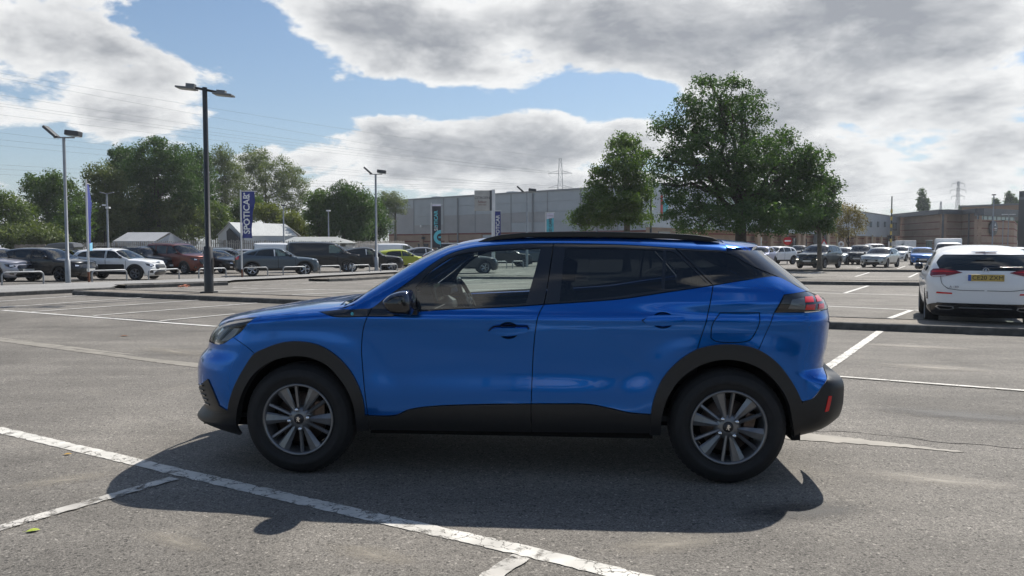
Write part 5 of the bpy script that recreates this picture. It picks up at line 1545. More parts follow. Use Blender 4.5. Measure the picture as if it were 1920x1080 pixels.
# paling fences
M_PALE = pmat('paling_weathered', (0.30, 0.275, 0.245), 0.85, var=0.3, vscale=3); M_PALEB = pmat('paling_close_board', (0.21, 0.18, 0.15), 0.9, var=0.35, vscale=4)
def fence(a, c, D0, D1, py0, py1, label, pitch, wpale, mat):
    A = ap(a, py0, D0); B = ap(c, py1, D1)
    zf = zg(A.x, A.y); A.z -= zf; B.z -= zf
    o = empty('paling_fence', (A.x, A.y, zf), 0, label, 'fence')
    d = Vector((B.x - A.x, B.y - A.y, 0)); n = int(d.length / pitch); ang = math.atan2(d.y, d.x)
    rr = random.Random(9)
    b = MB()
    for i in range(n):
        t = (i + 0.5) / n
        h = A.z + (B.z - A.z) * t + rr.uniform(-0.05, 0.05)
        cx, cy = d.x * t, d.y * t
        b.box((cx, cy - 0.03, h / 2 + 0.04), (wpale, 0.02, h - 0.04), ang + rr.uniform(-0.02, 0.02))
    p_ = b.build('pales', mat, o); p_['kind'] = 'stuff'
    for z in (0.4, A.z * 0.55, A.z * 0.88):
        b = MB(); b.tube([(0, 0.02, z), (d.x, d.y + 0.02, z + (B.z - A.z) * 0.8)], 0.035, 4, smooth=False); b.build('rail', mat, o)
    k = max(2, int(d.length / 2.6))
    for i in range(k + 1):
        t = i / k; h = A.z + (B.z - A.z) * t
        b = MB(); b.box((d.x * t, d.y * t + 0.06, h / 2), (0.10, 0.10, h + 0.05), ang); b.build('fence_post', mat, o)
    return o
fence(149, 420, 64, 65, 456, 450.5, 'weathered paling fence in front of the white tent', 0.155, 0.085, M_PALE)
fence(421, 640, 65, 67.5, 450.5, 453, 'weathered paling fence in front of the white shed', 0.155, 0.085, M_PALE)
fence(640, 757, 68, 80, 453, 452, 'paling fence running up to the warehouse corner', 0.155, 0.085, M_PALE)
fence(28, 83, 62, 62, 459, 458.5, 'short brown board fence at the far left', 0.135, 0.13, M_PALEB)

# ---------------------------------------------------------------- lamp columns
M_GALV = pmat('galvanised_steel', (0.30, 0.31, 0.32), 0.5, 0.6, var=0.15, vscale=3); M_COLB = pmat('column_black', (0.012, 0.012, 0.014), 0.45, 0, 0.2, var=0.3, vscale=5)
M_LAMPG = pmat('lamp_head_grey', (0.17, 0.175, 0.18), 0.5, 0.3); M_LAMPD = pmat('lamp_head_dark', (0.045, 0.047, 0.05), 0.5); M_LENSW = pmat('lamp_glass', (0.45, 0.46, 0.44), 0.2)
def column(name, label, px, py_base, py_top, rb, rt, mat, base_z=0.0, D=None, sleeve=1.2, cat='lamp post', group='lamp posts round the car park'):
    p = gp(px, py_base, base_z) if D is None else Vector(((px - 960) / _F * D, D, zg((px - 960) / _F * D, D)))
    h = ap(px, py_top, p.y).z - p.z
    o = empty(name, p, 0, label, cat, group)
    b = MB()
    b.tube([(0, 0, 0), (0, 0, sleeve), (0, 0, sleeve + 0.03), (0, 0, h)], [rb, rb, rt * 1.15, rt], 14)
    b.build('column', mat, o)
    return o, h
# black twin-head column on the island
o, h = column('lamp_post', 'tall black lamp column with two flat heads standing on the kerbed island', 392, 549, 164, 0.125, 0.066, M_COLB, 0.11, sleeve=1.28)
MB().box((0, 0, 0.02), (0.36, 0.36, 0.04)).build('base_plate', M_COLB, o)
MB().box((0.128, 0, 0.75), (0.012, 0.10, 0.45)).build('access_door', M_COLB, o)
b = MB(); b.tube([(-0.44, 0, h + 0.03), (-0.2, 0, h - 0.02), (0, 0, h - 0.06), (0.3, 0, h - 0.12), (0.40, 0, h - 0.13)], 0.035, 8); b.build('bracket', M_COLB, o)
for sx, zc, t in ((-0.50, h - 0.02, 0.10), (0.52, h - 0.20, 0.10)):
    hd = MB(); hd.box((sx, 0, zc), (0.52, 0.34, 0.05), ry=t).box((sx + (0.06 if sx > 0 else 0.12) * (-1 if sx > 0 else 1), 0, zc + 0.07), (0.24, 0.16, 0.10), ry=t)
    l_ = hd.build('lamp_head', M_LAMPG, o, bevel=0.012)
    MB().box((sx, 0, zc - 0.03), (0.40, 0.26, 0.012), ry=t).build('lamp_glass', M_LENSW, l_)
def flood(o, h, tilt=0.5, s=1.0, mat=None):
    b = MB(); b.tube([(-0.38 * s, 0, h - 0.02), (0.42 * s, 0, h - 0.02)], 0.03, 6); b.build('cross_bar', M_GALV, o)
    a = MB(); a.box((-0.48 * s, 0, h + 0.20 * s), (0.62 * s, 0.34 * s, 0.11 * s), ry=0.72); x = a.build('flood_head', mat or M_LAMPD, o, bevel=0.03 * s)
    a = MB(); a.box((0.38 * s, 0.0, h + 0.14 * s), (0.55 * s, 0.34 * s, 0.20 * s), ry=0.12); y = a.build('flood_head', mat or M_LAMPD, o, bevel=0.04 * s)
    MB().box((0.40 * s, -0.02, h + 0.03 * s), (0.46 * s, 0.30 * s, 0.02), ry=0.12).build('lamp_glass', M_LENSW, y)
o, h = column('lamp_post', 'grey lamp column with two floodlights at the left beside the black SUV', 128, 533.5, 257, 0.10, 0.055, M_GALV, 0.0, sleeve=0.95); flood(o, h)
o, h = column('lamp_post', 'grey floodlight column in front of the round dark tree', 706, 510.5, 326, 0.13, 0.062, M_GALV, sleeve=0.95); flood(o, h)
o, h = column('lamp_post', 'grey floodlight column in front of the warehouse wall', 988, 0, 360, 0.10, 0.075, M_GALV, D=58.0); flood(o, h, s=1.05)
o, h = column('lamp_post', 'slim lamp column with twin wings and camera left of the white tent', 204, 0, 362, 0.10, 0.07, M_GALV, D=61.0)
b = MB(); b.box((-0.28, 0, h), (0.55, 0.25, 0.06), ry=0.25).box((0.28, 0, h), (0.55, 0.25, 0.06), ry=-0.25); b.build('lamp_head', M_LAMPG, o)
b = MB(); b.box((0.12, -0.1, h - 1.15), (0.32, 0.2, 0.14)).box((-0.18, -0.1, h - 0.95), (0.22, 0.2, 0.12)); b.build('camera_box', M_WHT, o)
for px, top, D, lab in ((533, 386, 66, 'thin lamp column standing before the white shed'), (617, 396, 72, 'thin pale lamp column before the round dark tree'), (1859, 366, 92, 'tall lamp column in front of the round sign'), (1878, 414, 120, 'short pale lamp column right of the round sign')):
    o, h = column('lamp_post', lab, px, 0, top, 0.10, 0.055, M_GALV, D=D)
    MB().box((0, 0, h + 0.05), (0.35, 0.3, 0.12)).build('lamp_head', M_LAMPD if px != 617 else M_WHT, o)
o, h = column('lamp_post', 'twin arm lamp column by the brown building right of the round sign', 1888, 0, 402, 0.10, 0.06, M_GALV, D=125)
b = MB(); b.box((-0.6, 0, h), (0.9, 0.3, 0.12)).box((0.6, 0, h), (0.9, 0.3, 0.12)); b.build('lamp_head', M_WHT, o)
o, h = column('lamp_post', 'black column between the two alder crowns', 1219.5, 0, 356, 0.10, 0.07, M_COLB, D=52)
MB().box((0.1, 0, h - 1.9), (0.2, 0.2, 0.25)).build('camera_box', M_COLB, o)
o, h = column('striped_mast', 'tall thin mast with yellow and black bands near the grey retail unit', 1669, 0, 368, 0.12, 0.07, M_COLB, D=95, cat='mast', group=None)
M_YEL = pmat('band_yellow', (0.55, 0.40, 0.10), 0.5)
for k in range(7):
    MB().lathe([(0.125, k * 0.9 + 0.2), (0.125, k * 0.9 + 0.65)], 'Z', 12).build('yellow_band', M_YEL, o)

# ---------------------------------------------------------------- banners
def banner_mat(kind):
    m = bpy.data.materials.new('banner_' + kind)
    nt, N, L = nodes_of(m); b = N['Principled BSDF']; b.inputs['Roughness'].default_value = 0.6
    tc = N.new('ShaderNodeTexCoord')
    n = N.new('ShaderNodeTexNoise'); n.inputs['Scale'].default_value = 3.0; L.new(tc.outputs['Object'], n.inputs['Vector'])
    r = N.new('ShaderNodeMapRange'); r.inputs['From Min'].default_value = 0.3; r.inputs['From Max'].default_value = 0.7; r.inputs['To Min'].default_value = 0.85; r.inputs['To Max'].default_value = 1.15
    L.new(n.outputs['Fac'], r.inputs['Value'])
    col = {'navy': (0.030, 0.045, 0.22), 'charcoal': (0.055, 0.055, 0.068), 'cyan': (0.10, 0.48, 0.58), 'white': (0.72, 0.68, 0.78), 'sky': (0.22, 0.52, 0.72)}[kind]
    sc = N.new('ShaderNodeVectorMath'); sc.operation = 'SCALE'; sc.inputs[0].default_value = col; L.new(r.outputs['Result'], sc.inputs['Scale']); L.new(sc.outputs[0], b.inputs['Base Color'])
    return m
BM = {k: banner_mat(k) for k in ('navy', 'charcoal', 'cyan', 'white', 'sky')}
M_POLEW = pmat('pole_white', (0.62, 0.62, 0.62), 0.4, 0.2); M_RUST = pmat('pole_rust', (0.16, 0.06, 0.03), 0.8, var=0.3, vscale=20); M_INKW = pmat('ink_white', (0.78, 0.78, 0.78), 0.6); M_INKC = pmat('ink_cyan', (0.16, 0.62, 0.70), 0.6)
def cloth(name, w, h, mat, parent, x0, ztop, seed, taper=0.0, wave=0.05, skew=0.0, thick=0.006):
    """a hanging banner with folds, from the pole at x0 to x0+w"""
    nx, nz = 10, 26
    rr = random.Random(seed); ph = rr.uniform(0, 6)
    def P(i, j, s):
        u = i / nx; v = j / nz
        ww = w * (1 - taper * v)
        y = wave * u * (math.sin(u * 5 + v * 7 + ph) + 0.5 * math.sin(v * 15 + u * 3 + ph))
        return (x0 + u * ww, y + s * thick, ztop - v * h - skew * u)
    b = MB()
    for s in (0, 1):
        vs = [P(i, j, s) for j in range(nz + 1) for i in range(nx + 1)]
        fs = [(j * (nx + 1) + i, j * (nx + 1) + i + 1, (j + 1) * (nx + 1) + i + 1, (j + 1) * (nx + 1) + i) for j in range(nz) for i in range(nx)]
        b.add(vs, fs if s == 0 else [f[::-1] for f in fs], 0, True)
    me = b.mesh(name, fix=False)
    return link(name, me, mat, parent)
def banner(label, px_pole, py_base, D, py_top, py_b0, py_b1, wpx, mat, text, tcol, tsize, seed, rot=0.0, extras=None, wave=0.05, pole_r=0.045, taper=0.0):
    X = (px_pole - 960) / _F * D
    zb_ = zg(X, D)
    o = empty('banner_flag', (X, D, zb_), rot, label, 'banner', 'dealership banner flags')
    zt = ap(px_pole, py_top, D).z - zb_; z0 = ap(px_pole, py_b0, D).z - zb_; z1 = ap(px_pole, py_b1, D).z - zb_; w = wpx / _F * D
    b = MB(); b.tube([(0, 0, 0), (0, 0, zt)], [pole_r, pole_r * 0.8], 10); b.build('pole', M_POLEW, o)
    MB().lathe([(pole_r * 1.04, 0.0), (pole_r * 1.04, 0.45)], 'Z', 10).build('pole_foot', M_RUST, o)
    b = MB(); b.tube([(0, 0, z0 + 0.02), (w * 1.22, 0, z0 + 0.02 - (0.02 * w))], 0.018, 6); b.build('top_arm', M_POLEW, o)
    c = cloth('banner', w * 0.96, z0 - z1, mat, o, 0.06, z0 - 0.01, seed, wave=wave, taper=taper)
    if text:
        for (s, size, xo, zo, m_) in text:
            me = text_mesh(s, size, 0.002, bold=size * 0.02)
            t_ = link('banner_lettering', me, m_, c, (0.06 + w * xo, -0.03 - wave * 0.8, z0 - zo), (math.pi / 2, -math.pi / 2, 0))
    return o, c, w, z0, z1
o, c, w, z0, z1 = banner('blue banner with white lettering on a white pole before the white shed', 453.5, 521, 39.5, 356, 359, 446, 25, BM['navy'],
       [('SPOTICAR', 0.44, 0.42, 1.15, M_INKW)], None, 0.4, 3, wave=0.10, taper=0.28)
for (u, z) in ((0.25, 0.12), (0.45, 1.42), (0.35, 1.75), (0.6, 0.25)):
    MB().prism([(-0.05, 0), (0, -0.09), (0.05, 0), (0, 0.06)], -0.13, -0.125).build('banner_mark', M_INKW, c, (0.06 + w * u, 0, z0 - z))
o, c, w, z0, z1 = banner('narrow dark blue banner seen almost edge on beside the black SUV', 166, 531, 32.8, 336, 344, 470, 30, BM['navy'], None, None, 0.4, 5, rot=rad(107), wave=0.03)
MB().prism([(0.08, z1), (w * 0.9, z1), (w * 0.9, z1 + 0.35), (0.08, z1 + 0.30)], -0.05, -0.045).build('banner_mark', BM['sky'], c)
o, c, w, z0, z1 = banner('charcoal banner with vertical lettering and a turquoise pin sign', 809, 0, 47.0, 380, 383.5, 464, 17, BM['charcoal'],
       [('SP', 0.30, 0.44, 1.45, M_INKW), ('OTICAR', 0.30, 0.44, 0.92, M_INKC)], None, 0.3, 7, wave=0.01)
ring = [(0.44 * math.cos(a), 0.44 * math.sin(a)) for a in np.linspace(rad(90), rad(270), 18)]
inner = [(0.24 * math.cos(a), 0.24 * math.sin(a)) for a in np.linspace(rad(270), rad(90), 18)]
MB().prism([(0.06 + w * 0.95 + x_, 0.62 + (z_ if z_ > -0.3 else z_)) for x_, z_ in ring] + [(0.06 + w * 0.95 - 0.03, 0.06), (0.06 + w * 0.95, 0.06)] + [(0.06 + w * 0.95 + x_, 0.62 + z_) for x_, z_ in inner], -0.035, -0.030).build('banner_mark', M_INKC, c, (0, 0, z1))
MB().box((w * 0.93, -0.033, z1 + 0.62), (0.16, 0.006, 0.10)).build('banner_mark', M_INKC, c)
MB().box((0.06 + w * 0.5, -0.03, z0 - 0.05), (w * 0.96, 0.006, 0.10)).build('banner_mark', BM['white'], c)
o, c, w, z0, z1 = banner('dark blue banner with white vertical lettering beside the sign board', 926.5, 0, 52.0, 395, 396, 470, 11, BM['navy'],
       [('SPOTICAR', 0.34, 0.5, 1.05, M_INKW)], None, 0.3, 9, wave=0.01)
o, c, w, z0, z1 = banner('white and turquoise banner standing before the warehouse', 1023, 0, 55.0, 398, 399, 470, 14, BM['cyan'],
       [('USED CARS', 0.26, 0.52, 1.05, M_FASCIA)], None, 0.3, 11, wave=0.01)
MB().prism([(0.06, z0 - 0.02), (0.06 + w * 0.96, z0 - 0.02), (0.06 + w * 0.96, z0 - 0.36), (0.06, z0 - 0.46)], -0.03, -0.025).build('banner_mark', BM['white'], c)
link('banner_lettering', text_mesh('SPOTICAR', 0.09, 0.002), M_FASCIA, c, (0.06 + w * 0.5, -0.033, z0 - 0.22), (math.pi / 2, 0, 0))

# sign board on a post
D = 56.0
p = ap(905, 440, D); X0 = (888 - 960) / _F * D; X1 = (921 - 960) / _F * D; zA = ap(905, 357, D).z; zB = ap(905, 395, D).z
sb = empty('sign_board', ((921 - 960) / _F * D, D, 0), 0, 'weathered square sign board on a thick white post before the warehouse', 'sign')
b = MB(); b.box(((X0 + X1) / 2 - sb.location.x, 0, (zA + zB) / 2), (X1 - X0 - 0.15, 0.25, zA - zB)); b.build('board', pmat('board_stained', (0.46, 0.44, 0.41), 0.7, var=0.22, vscale=1.2), sb, bevel=0.02)
MB().box((-0.02, 0, (zA + zB) / 2), (0.16, 0.28, zA - zB)).build('board_edge', M_FASCIA, sb)
b = MB(); b.box((0.16, 0, (zA + 0.05) / 2), (0.26, 0.26, zA + 0.05)); b.build('post', M_WHT, sb)
cx = (X0 + X1) / 2 - sb.location.x
for s, sz, z, m_ in (('CITROËN', 0.26, zA - 0.55, pmat('ink_grey', (0.10, 0.09, 0.09), 0.6)), ('Select', 0.26, zA - 0.84, pmat('ink_faded_red', (0.20, 0.07, 0.06), 0.6)), ('USED CARS', 0.12, zA - 1.05, pmat('ink_faded_red', (0.2, 0.07, 0.06), 0.6))):
    link('sign_lettering', text_mesh(s, sz, 0.004), m_, sb, (cx, -0.135, z), (math.pi / 2, 0, 0))

# ---------------------------------------------------------------- tubular barriers in a line
hoop_me = None
def hoop(a, c, lab):
    global hoop_me
    p, q = gp(*a), gp(*c)
    d = q - p; d.z = 0; L_ = max(0.9, d.length)
    h = 0.52; r = 0.14
    pts = [(0, 0, -0.02), (0, 0, h - r)] + [(r - r * math.cos(t), 0, h - r + r * math.sin(t)) for t in np.linspace(0.3, math.pi / 2, 5)] + [(L_ - r + r * math.sin(t), 0, h - r + r * math.cos(t)) for t in np.linspace(0, math.pi / 2 - 0.3, 5)] + [(L_, 0, h - r), (L_, 0, -0.02)]
    b = MB(); b.tube(pts, 0.032, 8)
    o = b.build('barrier_hoop', M_GALV, None, (p.x, p.y, p.z), (0, 0, math.atan2(d.y, d.x)))
    tag(o, lab, 'barrier', 'tubular steel barriers along the footway')
hoops = [((4, 538.5), (82, 536.2), 'left edge of the picture, before the silver car'), ((173, 532), (238, 530.2), 'before the rear half of the white hatchback'), ((279, 529), (336, 526.8), 'before the nose of the white hatchback'),
         ((373, 525), (424, 523.2), 'either side of the black lamp column'), ((456, 521), (502, 519.8), 'just right of the blue banner pole'), ((531, 519), (573, 517.5), 'before the front wheel of the grey coupe SUV'),
         ((600, 516), (638, 514.7), 'before the black van'), ((660.5, 514), (693, 512.7), 'between the black van and its right-hand neighbour'), ((714, 512), (745, 510.8), 'just right of the floodlight column'), ((765, 510), (797, 508.4), 'before the yellow car'),
         ((929, 504), (950, 503.3), 'seen through the left part of the blue car window'), ((961, 503.5), (981, 502.8), 'seen through the middle of the blue car window')]
for a, c, l_ in hoops: hoop(a, c, 'grey tubular steel barrier ' + l_)
b = MB(); p = gp(927, 504.5); b.tube([(0, 0, 0), (0, 0, 1.6)], 0.06, 8); o = b.build('marker_post', pmat('post_pale_green', (0.35, 0.42, 0.33), 0.6), None, (p.x, p.y, p.z)); tag(o, 'pale green post seen through the blue car window', 'post')

# ---------------------------------------------------------------- road signs
M_SRED = pmat('sign_face_red', (0.50, 0.018, 0.02), 0.35)
X = (1476 - 960) / _F * 66.0; z = ap(1476, 450, 66.0).z
o = empty('no_entry_sign', (X, 66.0, -0.08), rad(-15), 'round red no entry sign on a grey post', 'road sign')
b = MB(); b.tube([(0, 0.06, 0), (0, 0.06, z + 0.7)], 0.05, 8); b.build('post', M_GALV, o)
b = MB(); b.lathe([(0, -0.01), (0.36, -0.01), (0.36, 0.02), (0, 0.02)], 'Y', 32, c=(0, 0, z)); b.build('sign_face', M_SRED, o)
MB().box((0, -0.015, z), (0.50, 0.01, 0.12)).build('white_bar', M_INKW, o)
X = (1544 - 960) / _F * 70.0; z = ap(1544, 455, 70.0).z
o = empty('warning_sign', (X, 70.0, -0.08), 0, 'triangular red bordered warning sign above the dark green SUV', 'road sign')
b = MB(); b.tube([(0, 0.05, 0), (0, 0.05, z)], 0.045, 8); b.build('post', M_GALV, o)
MB().prism([(-0.42, z - 0.28), (0.42, z - 0.28), (0, z + 0.42)], -0.01, 0.02).build('sign_face', M_SRED, o)
MB().prism([(-0.26, z - 0.19), (0.26, z - 0.19), (0, z + 0.24)], -0.018, -0.010).build('sign_centre', M_INKW, o)
X = (1576 - 960) / _F * 82.0; z = ap(1576, 457, 82.0).z
o = empty('round_speed_sign', (X, 82.0, -0.08), 0, 'small pale ring shaped sign left of the sparse brown tree', 'road sign')
b = MB(); b.tube([(0, 0.05, 0), (0, 0.05, z)], 0.04, 8); b.build('post', M_GALV, o)
b = MB(); b.lathe([(0.16, -0.02), (0.33, -0.02), (0.33, 0.02), (0.16, 0.02)], 'Y', 24, c=(0, 0, z), close=True); b.build('sign_ring', M_WHT, o)
# white cabin and grey cabinet before the brown building
X = (1705 - 960) / _F * 118.0
o = empty('service_cabin', (X, 118.0, -0.08), rad(10), 'small white service cabin with dark opening before the brown building', 'cabin')
b = MB(); b.box((0, 1, 1.2), (2.0, 2.2, 2.4)); b.build('cabin_wall', M_WHT, o, bevel=0.05)
b = MB(); b.box((-1.6, 1.2, 1.15), (1.2, 1.8, 2.3)); b.build('cabin_side', M_WHT, o)
MB().box((-1.5, 0.25, 1.1), (1.0, 0.1, 0.9)).build('cabin_opening', M_DARKD, o)
MB().box((-0.9, 0.2, 1.45), (0.7, 0.12, 0.8)).build('cabin_flap', pmat('flap_green_grey', (0.12, 0.15, 0.14), 0.6), o)
X = (1740.5 - 960) / _F * 100.0
o = empty('utility_cabinet', (X, 100.0, -0.08), 0, 'grey green utility cabinet left of the white pickup', 'cabinet')
MB().box((0, 0, 1.1), (0.55, 0.5, 2.2)).build('cabinet_body', pmat('cabinet_green', (0.10, 0.13, 0.12), 0.5), o, bevel=0.03)
MB().box((0.02, 0, 2.27), (0.7, 0.6, 0.08)).build('cabinet_lid', M_CLC, o, bevel=0.02)
MB().box((0, -0.26, 1.1), (0.45, 0.02, 1.8)).build('cabinet_door', pmat('cabinet_door', (0.09, 0.12, 0.11), 0.5), o)

# ---------------------------------------------------------------- pylons and power lines
M_LAT = pmat('lattice_steel', (0.22, 0.235, 0.25), 0.6, 0.3); M_WIRE = pmat('power_line_wire', (0.16, 0.17, 0.19), 0.6)
def pylon(label, X, Y, H, arms, wb, wt, bar=0.12, rot=0.0):
    o = empty('electricity_pylon', (X, Y, 0), rot, label, 'pylon', 'electricity pylons beyond the buildings')
    b = MB()
    n = 12
    def hw(z):
        t = z / H
        return (wb + (wt - wb) * min(1, t / 0.62) ** 0.8) if t < 0.62 else wt * (1 - 0.55 * (t - 0.62) / 0.38)
    zs = [H * (i / n) for i in range(n + 1)]
    def cs(z): h_ = hw(z); return [(-h_, -h_, z), (h_, -h_, z), (h_, h_, z), (-h_, h_, z)]
    for i in range(n):
        A, B = cs(zs[i]), cs(zs[i + 1])
        for k in range(4):
            k2 = (k + 1) % 4
            b.tube([A[k], B[k]], bar, 4, cap=False, smooth=False); b.tube([A[k], B[k2]], bar * 0.5, 4, cap=False, smooth=False); b.tube([A[k2], B[k]], bar * 0.5, 4, cap=False, smooth=False)
            b.tube([B[k], B[k2]], bar * 0.5, 4, cap=False, smooth=False)
    b.build('tower', M_LAT, o)
    for (z, half, ins) in arms:
        for s in (-1, 1):
            a = MB(); h_ = hw(z)
            tip = (s * half, 0, z)
            for yy in (-1, 1):
                a.tube([(s * h_ * 0.9, yy * h_ * 0.9, z), tip], bar * 0.75, 4, cap=False, smooth=False); a.tube([(s * h_ * 0.9, yy * h_ * 0.9, z + half * 0.22), tip], bar * 0.75, 4, cap=False, smooth=False)
            a.build('cross_arm', M_LAT, o)
            a = MB()
            if ins: a.tube([tip, (s * half, 0, z - ins)], bar * 0.9, 5)
            else: a.tube([tip] + [(s * half * (0.62 + 0.35 * math.cos(t)), 0, z - half * 0.32 * math.sin(t)) for t in np.linspace(0.2, 2.9, 9)] , bar * 0.4, 4, cap=False)
            a.build('insulator', M_LAT, o)
    return o
DP = 400.0
Xp = (1050 - 960) / _F * DP
Hp = ap(1050, 297, DP).z; zarm = ap(1050, 325, DP).z; zarm2 = ap(1050, 352, DP).z
pylon('tall lattice pylon rising behind the grey warehouse roof', Xp, DP, Hp, [(zarm, 6.2, 0), (zarm2, 6.2, 0)], 4.0, 1.4, bar=0.11)
D2 = 430.0; X2 = (1792 - 960) / _F * D2
pylon('distant lattice pylon with three pairs of arms at the right', X2, D2, ap(1792, 340, D2).z, [(ap(1792, 344.5, D2).z, 3.6, 1.8), (ap(1792, 356.5, D2).z, 4.4, 1.8), (ap(1792, 368, D2).z, 3.5, 1.8)], 3.4, 0.8, bar=0.09)
D3 = 700.0; X3 = (1760.5 - 960) / _F * D3
pylon('tiny lattice pylon left of the distant three armed pylon', X3, D3, ap(1760, 378, D3).z, [], 2.6, 0.9, bar=0.18)
def wire(y0, y1, px1, lab, sag=2.0):
    """a conductor from the pylon towards the next tower, out of the picture at the left"""
    A = ap(px1, y1, DP - 1)
    t = 0.797
    E_ = ap(0, y0, 208.8)            # where it crosses the left edge
    B = A + (E_ - A) / t
    pts = []
    for i in range(25):
        s = i / 24
        p = A + (B - A) * s; p.z -= sag * 4 * s * (1 - s) - sag * 4 * t * (1 - t) * s / t
        pts.append(p)
    b = MB(); b.tube([tuple(p - A) for p in pts], [0.045 * (1 - 0.35 * i / 24) for i in range(25)], 4, cap=False)
    o = b.build('power_line', M_WIRE, None, A); tag(o, lab, 'power line', 'power lines from the pylon')
names = ['topmost', 'second', 'third', 'fourth', 'fifth', 'sixth', 'seventh', 'eighth', 'ninth', 'tenth', 'eleventh', 'lowest']
for k, (y0, y1, px1) in enumerate(((137, 297, 1050), (146, 322, 1031), (178, 323, 1033), (194, 324, 1066), (199, 326, 1036), (215, 327, 1064), (249, 349, 1033), (262, 350, 1064), (273, 351, 1036), (309, 352, 1066), (317, 354, 1040), (327, 355, 1062))):
    wire(y0, y1, px1, '%s of the power lines crossing the sky at the left edge' % names[k])
# line to the right
for k, (ya, yb) in enumerate(((346, 300), (358, 312), (370, 326))):
    A = ap(1792 - 8, ya + 4, D2)
    b = MB(); pts = [tuple(Vector((-(i / 12) * 150.0, -(i / 12) * 10, -6 * 4 * (i / 12) * (1 - i / 12)))) for i in range(13)]
    b.tube(pts, 0.04, 4, cap=False); o = b.build('power_line', M_WIRE, None, A); tag(o, '%s of the faint power lines left of the three armed pylon' % ('upper', 'middle', 'lower')[k], 'power line', 'power lines from the far pylon')

# ---------------------------------------------------------------- trees
def leaf_mat(name, c1, c2, trans=0.35):
    m = bpy.data.materials.new(name)
    nt, N, L = nodes_of(m)
    N.remove(N['Principled BSDF']); out = N['Material Output']
    geo = N.new('ShaderNodeNewGeometry'); tc = N.new('ShaderNodeTexCoord')
    n = N.new('ShaderNodeTexNoise'); n.inputs['Scale'].default_value = 0.9; n.inputs['Detail'].default_value = 3
    L.new(tc.outputs['Object'], n.inputs['Vector'])
    ad = N.new('ShaderNodeMath'); ad.operation = 'MULTIPLY_ADD'
    L.new(geo.outputs['Random Per Island'], ad.inputs[0]); ad.inputs[1].default_value = 0.7
    sb = N.new('ShaderNodeMath'); sb.operation = 'MULTIPLY_ADD'; L.new(n.outputs['Fac'], sb.inputs[0]); sb.inputs[1].default_value = 1.6; sb.inputs[2].default_value = -0.65
    L.new(sb.outputs[0], ad.inputs[2])
    mx = N.new('ShaderNodeMix'); mx.data_type = 'RGBA'; mx.clamp_factor = True
    mx.inputs['A'].default_value = tuple(c1) + (1,); mx.inputs['B'].default_value = tuple(c2) + (1,)
    L.new(ad.outputs[0], mx.inputs['Factor'])
    df = N.new('ShaderNodeBsdfPrincipled'); L.new(mx.outputs['Result'], df.inputs['Base Color'])
    df.inputs['Roughness'].default_value = 0.5; df.inputs['Specular IOR Level'].default_value = 0.35
    tr = N.new('ShaderNodeBsdfTranslucent')
    hs = N.new('ShaderNodeVectorMath'); hs.operation = 'MULTIPLY'; hs.inputs[1].default_value = (1.35, 1.45, 0.6)
    L.new(mx.outputs['Result'], hs.inputs[0]); L.new(hs.outputs[0], tr.inputs['Color'])
    ms = N.new('ShaderNodeMixShader'); ms.inputs['Fac'].default_value = trans
    L.new(df.outputs[0], ms.inputs[1]); L.new(tr.outputs[0], ms.inputs[2]); L.new(ms.outputs[0], out.inputs['Surface'])
    return m
LM = {
    'oak': leaf_mat('leaves_oak', (0.042, 0.083, 0.023), (0.111, 0.176, 0.039)),
    'dark': leaf_mat('leaves_dark', (0.034, 0.072, 0.026), (0.078, 0.140, 0.036)),
    'mid': leaf_mat('leaves_mid', (0.065, 0.104, 0.031), (0.150, 0.202, 0.055)),
    'olive': leaf_mat('leaves_olive', (0.072, 0.098, 0.036), (0.150, 0.182, 0.065)),
    'willow': leaf_mat('leaves_willow', (0.091, 0.124, 0.065), (0.195, 0.227, 0.124)),
    'yellow': leaf_mat('leaves_yellow', (0.098, 0.124, 0.026), (0.195, 0.215, 0.046)),
    'brown': leaf_mat('leaves_brown', (0.130, 0.104, 0.039), (0.247, 0.195, 0.078)),
    'alder': leaf_mat('leaves_alder', (0.034, 0.073, 0.029), (0.085, 0.150, 0.044), 0.35),
    'alder2': leaf_mat('leaves_alder_light', (0.052, 0.098, 0.031), (0.130, 0.195, 0.052), 0.4),
}
M_BARK = pmat('bark', (0.055, 0.045, 0.036), 0.9, var=0.35, vscale=6, bump=0.8, bscale=18)
M_BARKL = pmat('bark_pale', (0.115, 0.10, 0.08), 0.9, var=0.35, vscale=6, bump=0.6, bscale=18)

def leaf_cloud(C, Rr, per, size, rng, flat=0.75, upb=0.25):
    """leaves scattered round clump centres C with clump radii Rr: arrays of quad vertices"""
    n = len(C)
    idx = np.repeat(np.arange(n), per)
    d = rng.normal(size=(len(idx), 3)); d /= np.linalg.norm(d, axis=1, keepdims=True)
    r = rng.random(len(idx)) ** 0.45
    P = C[idx] + d * (r * Rr[idx])[:, None] * np.array([1, 1, flat])
    nn = d * 0.6 + rng.normal(size=d.shape) * 0.7 + np.array([0, 0, upb])
    nn /= np.linalg.norm(nn, axis=1, keepdims=True)
    a = np.cross(nn, rng.normal(size=d.shape)); a /= np.maximum(np.linalg.norm(a, axis=1, keepdims=True), 1e-6)
    b = np.cross(nn, a)
    s = size * (0.45 + 1.1 * rng.random(len(idx)) ** 1.5)[:, None]
    bend = nn * s * 0.18
    # a leaf: two triangles folded along the midrib, pointed
    V = np.stack([P - a * s * 0.55, P + b * s * 0.34 + bend, P + a * s * 0.6, P - b * s * 0.34 + bend], 1)
    return V.reshape(-1, 3)
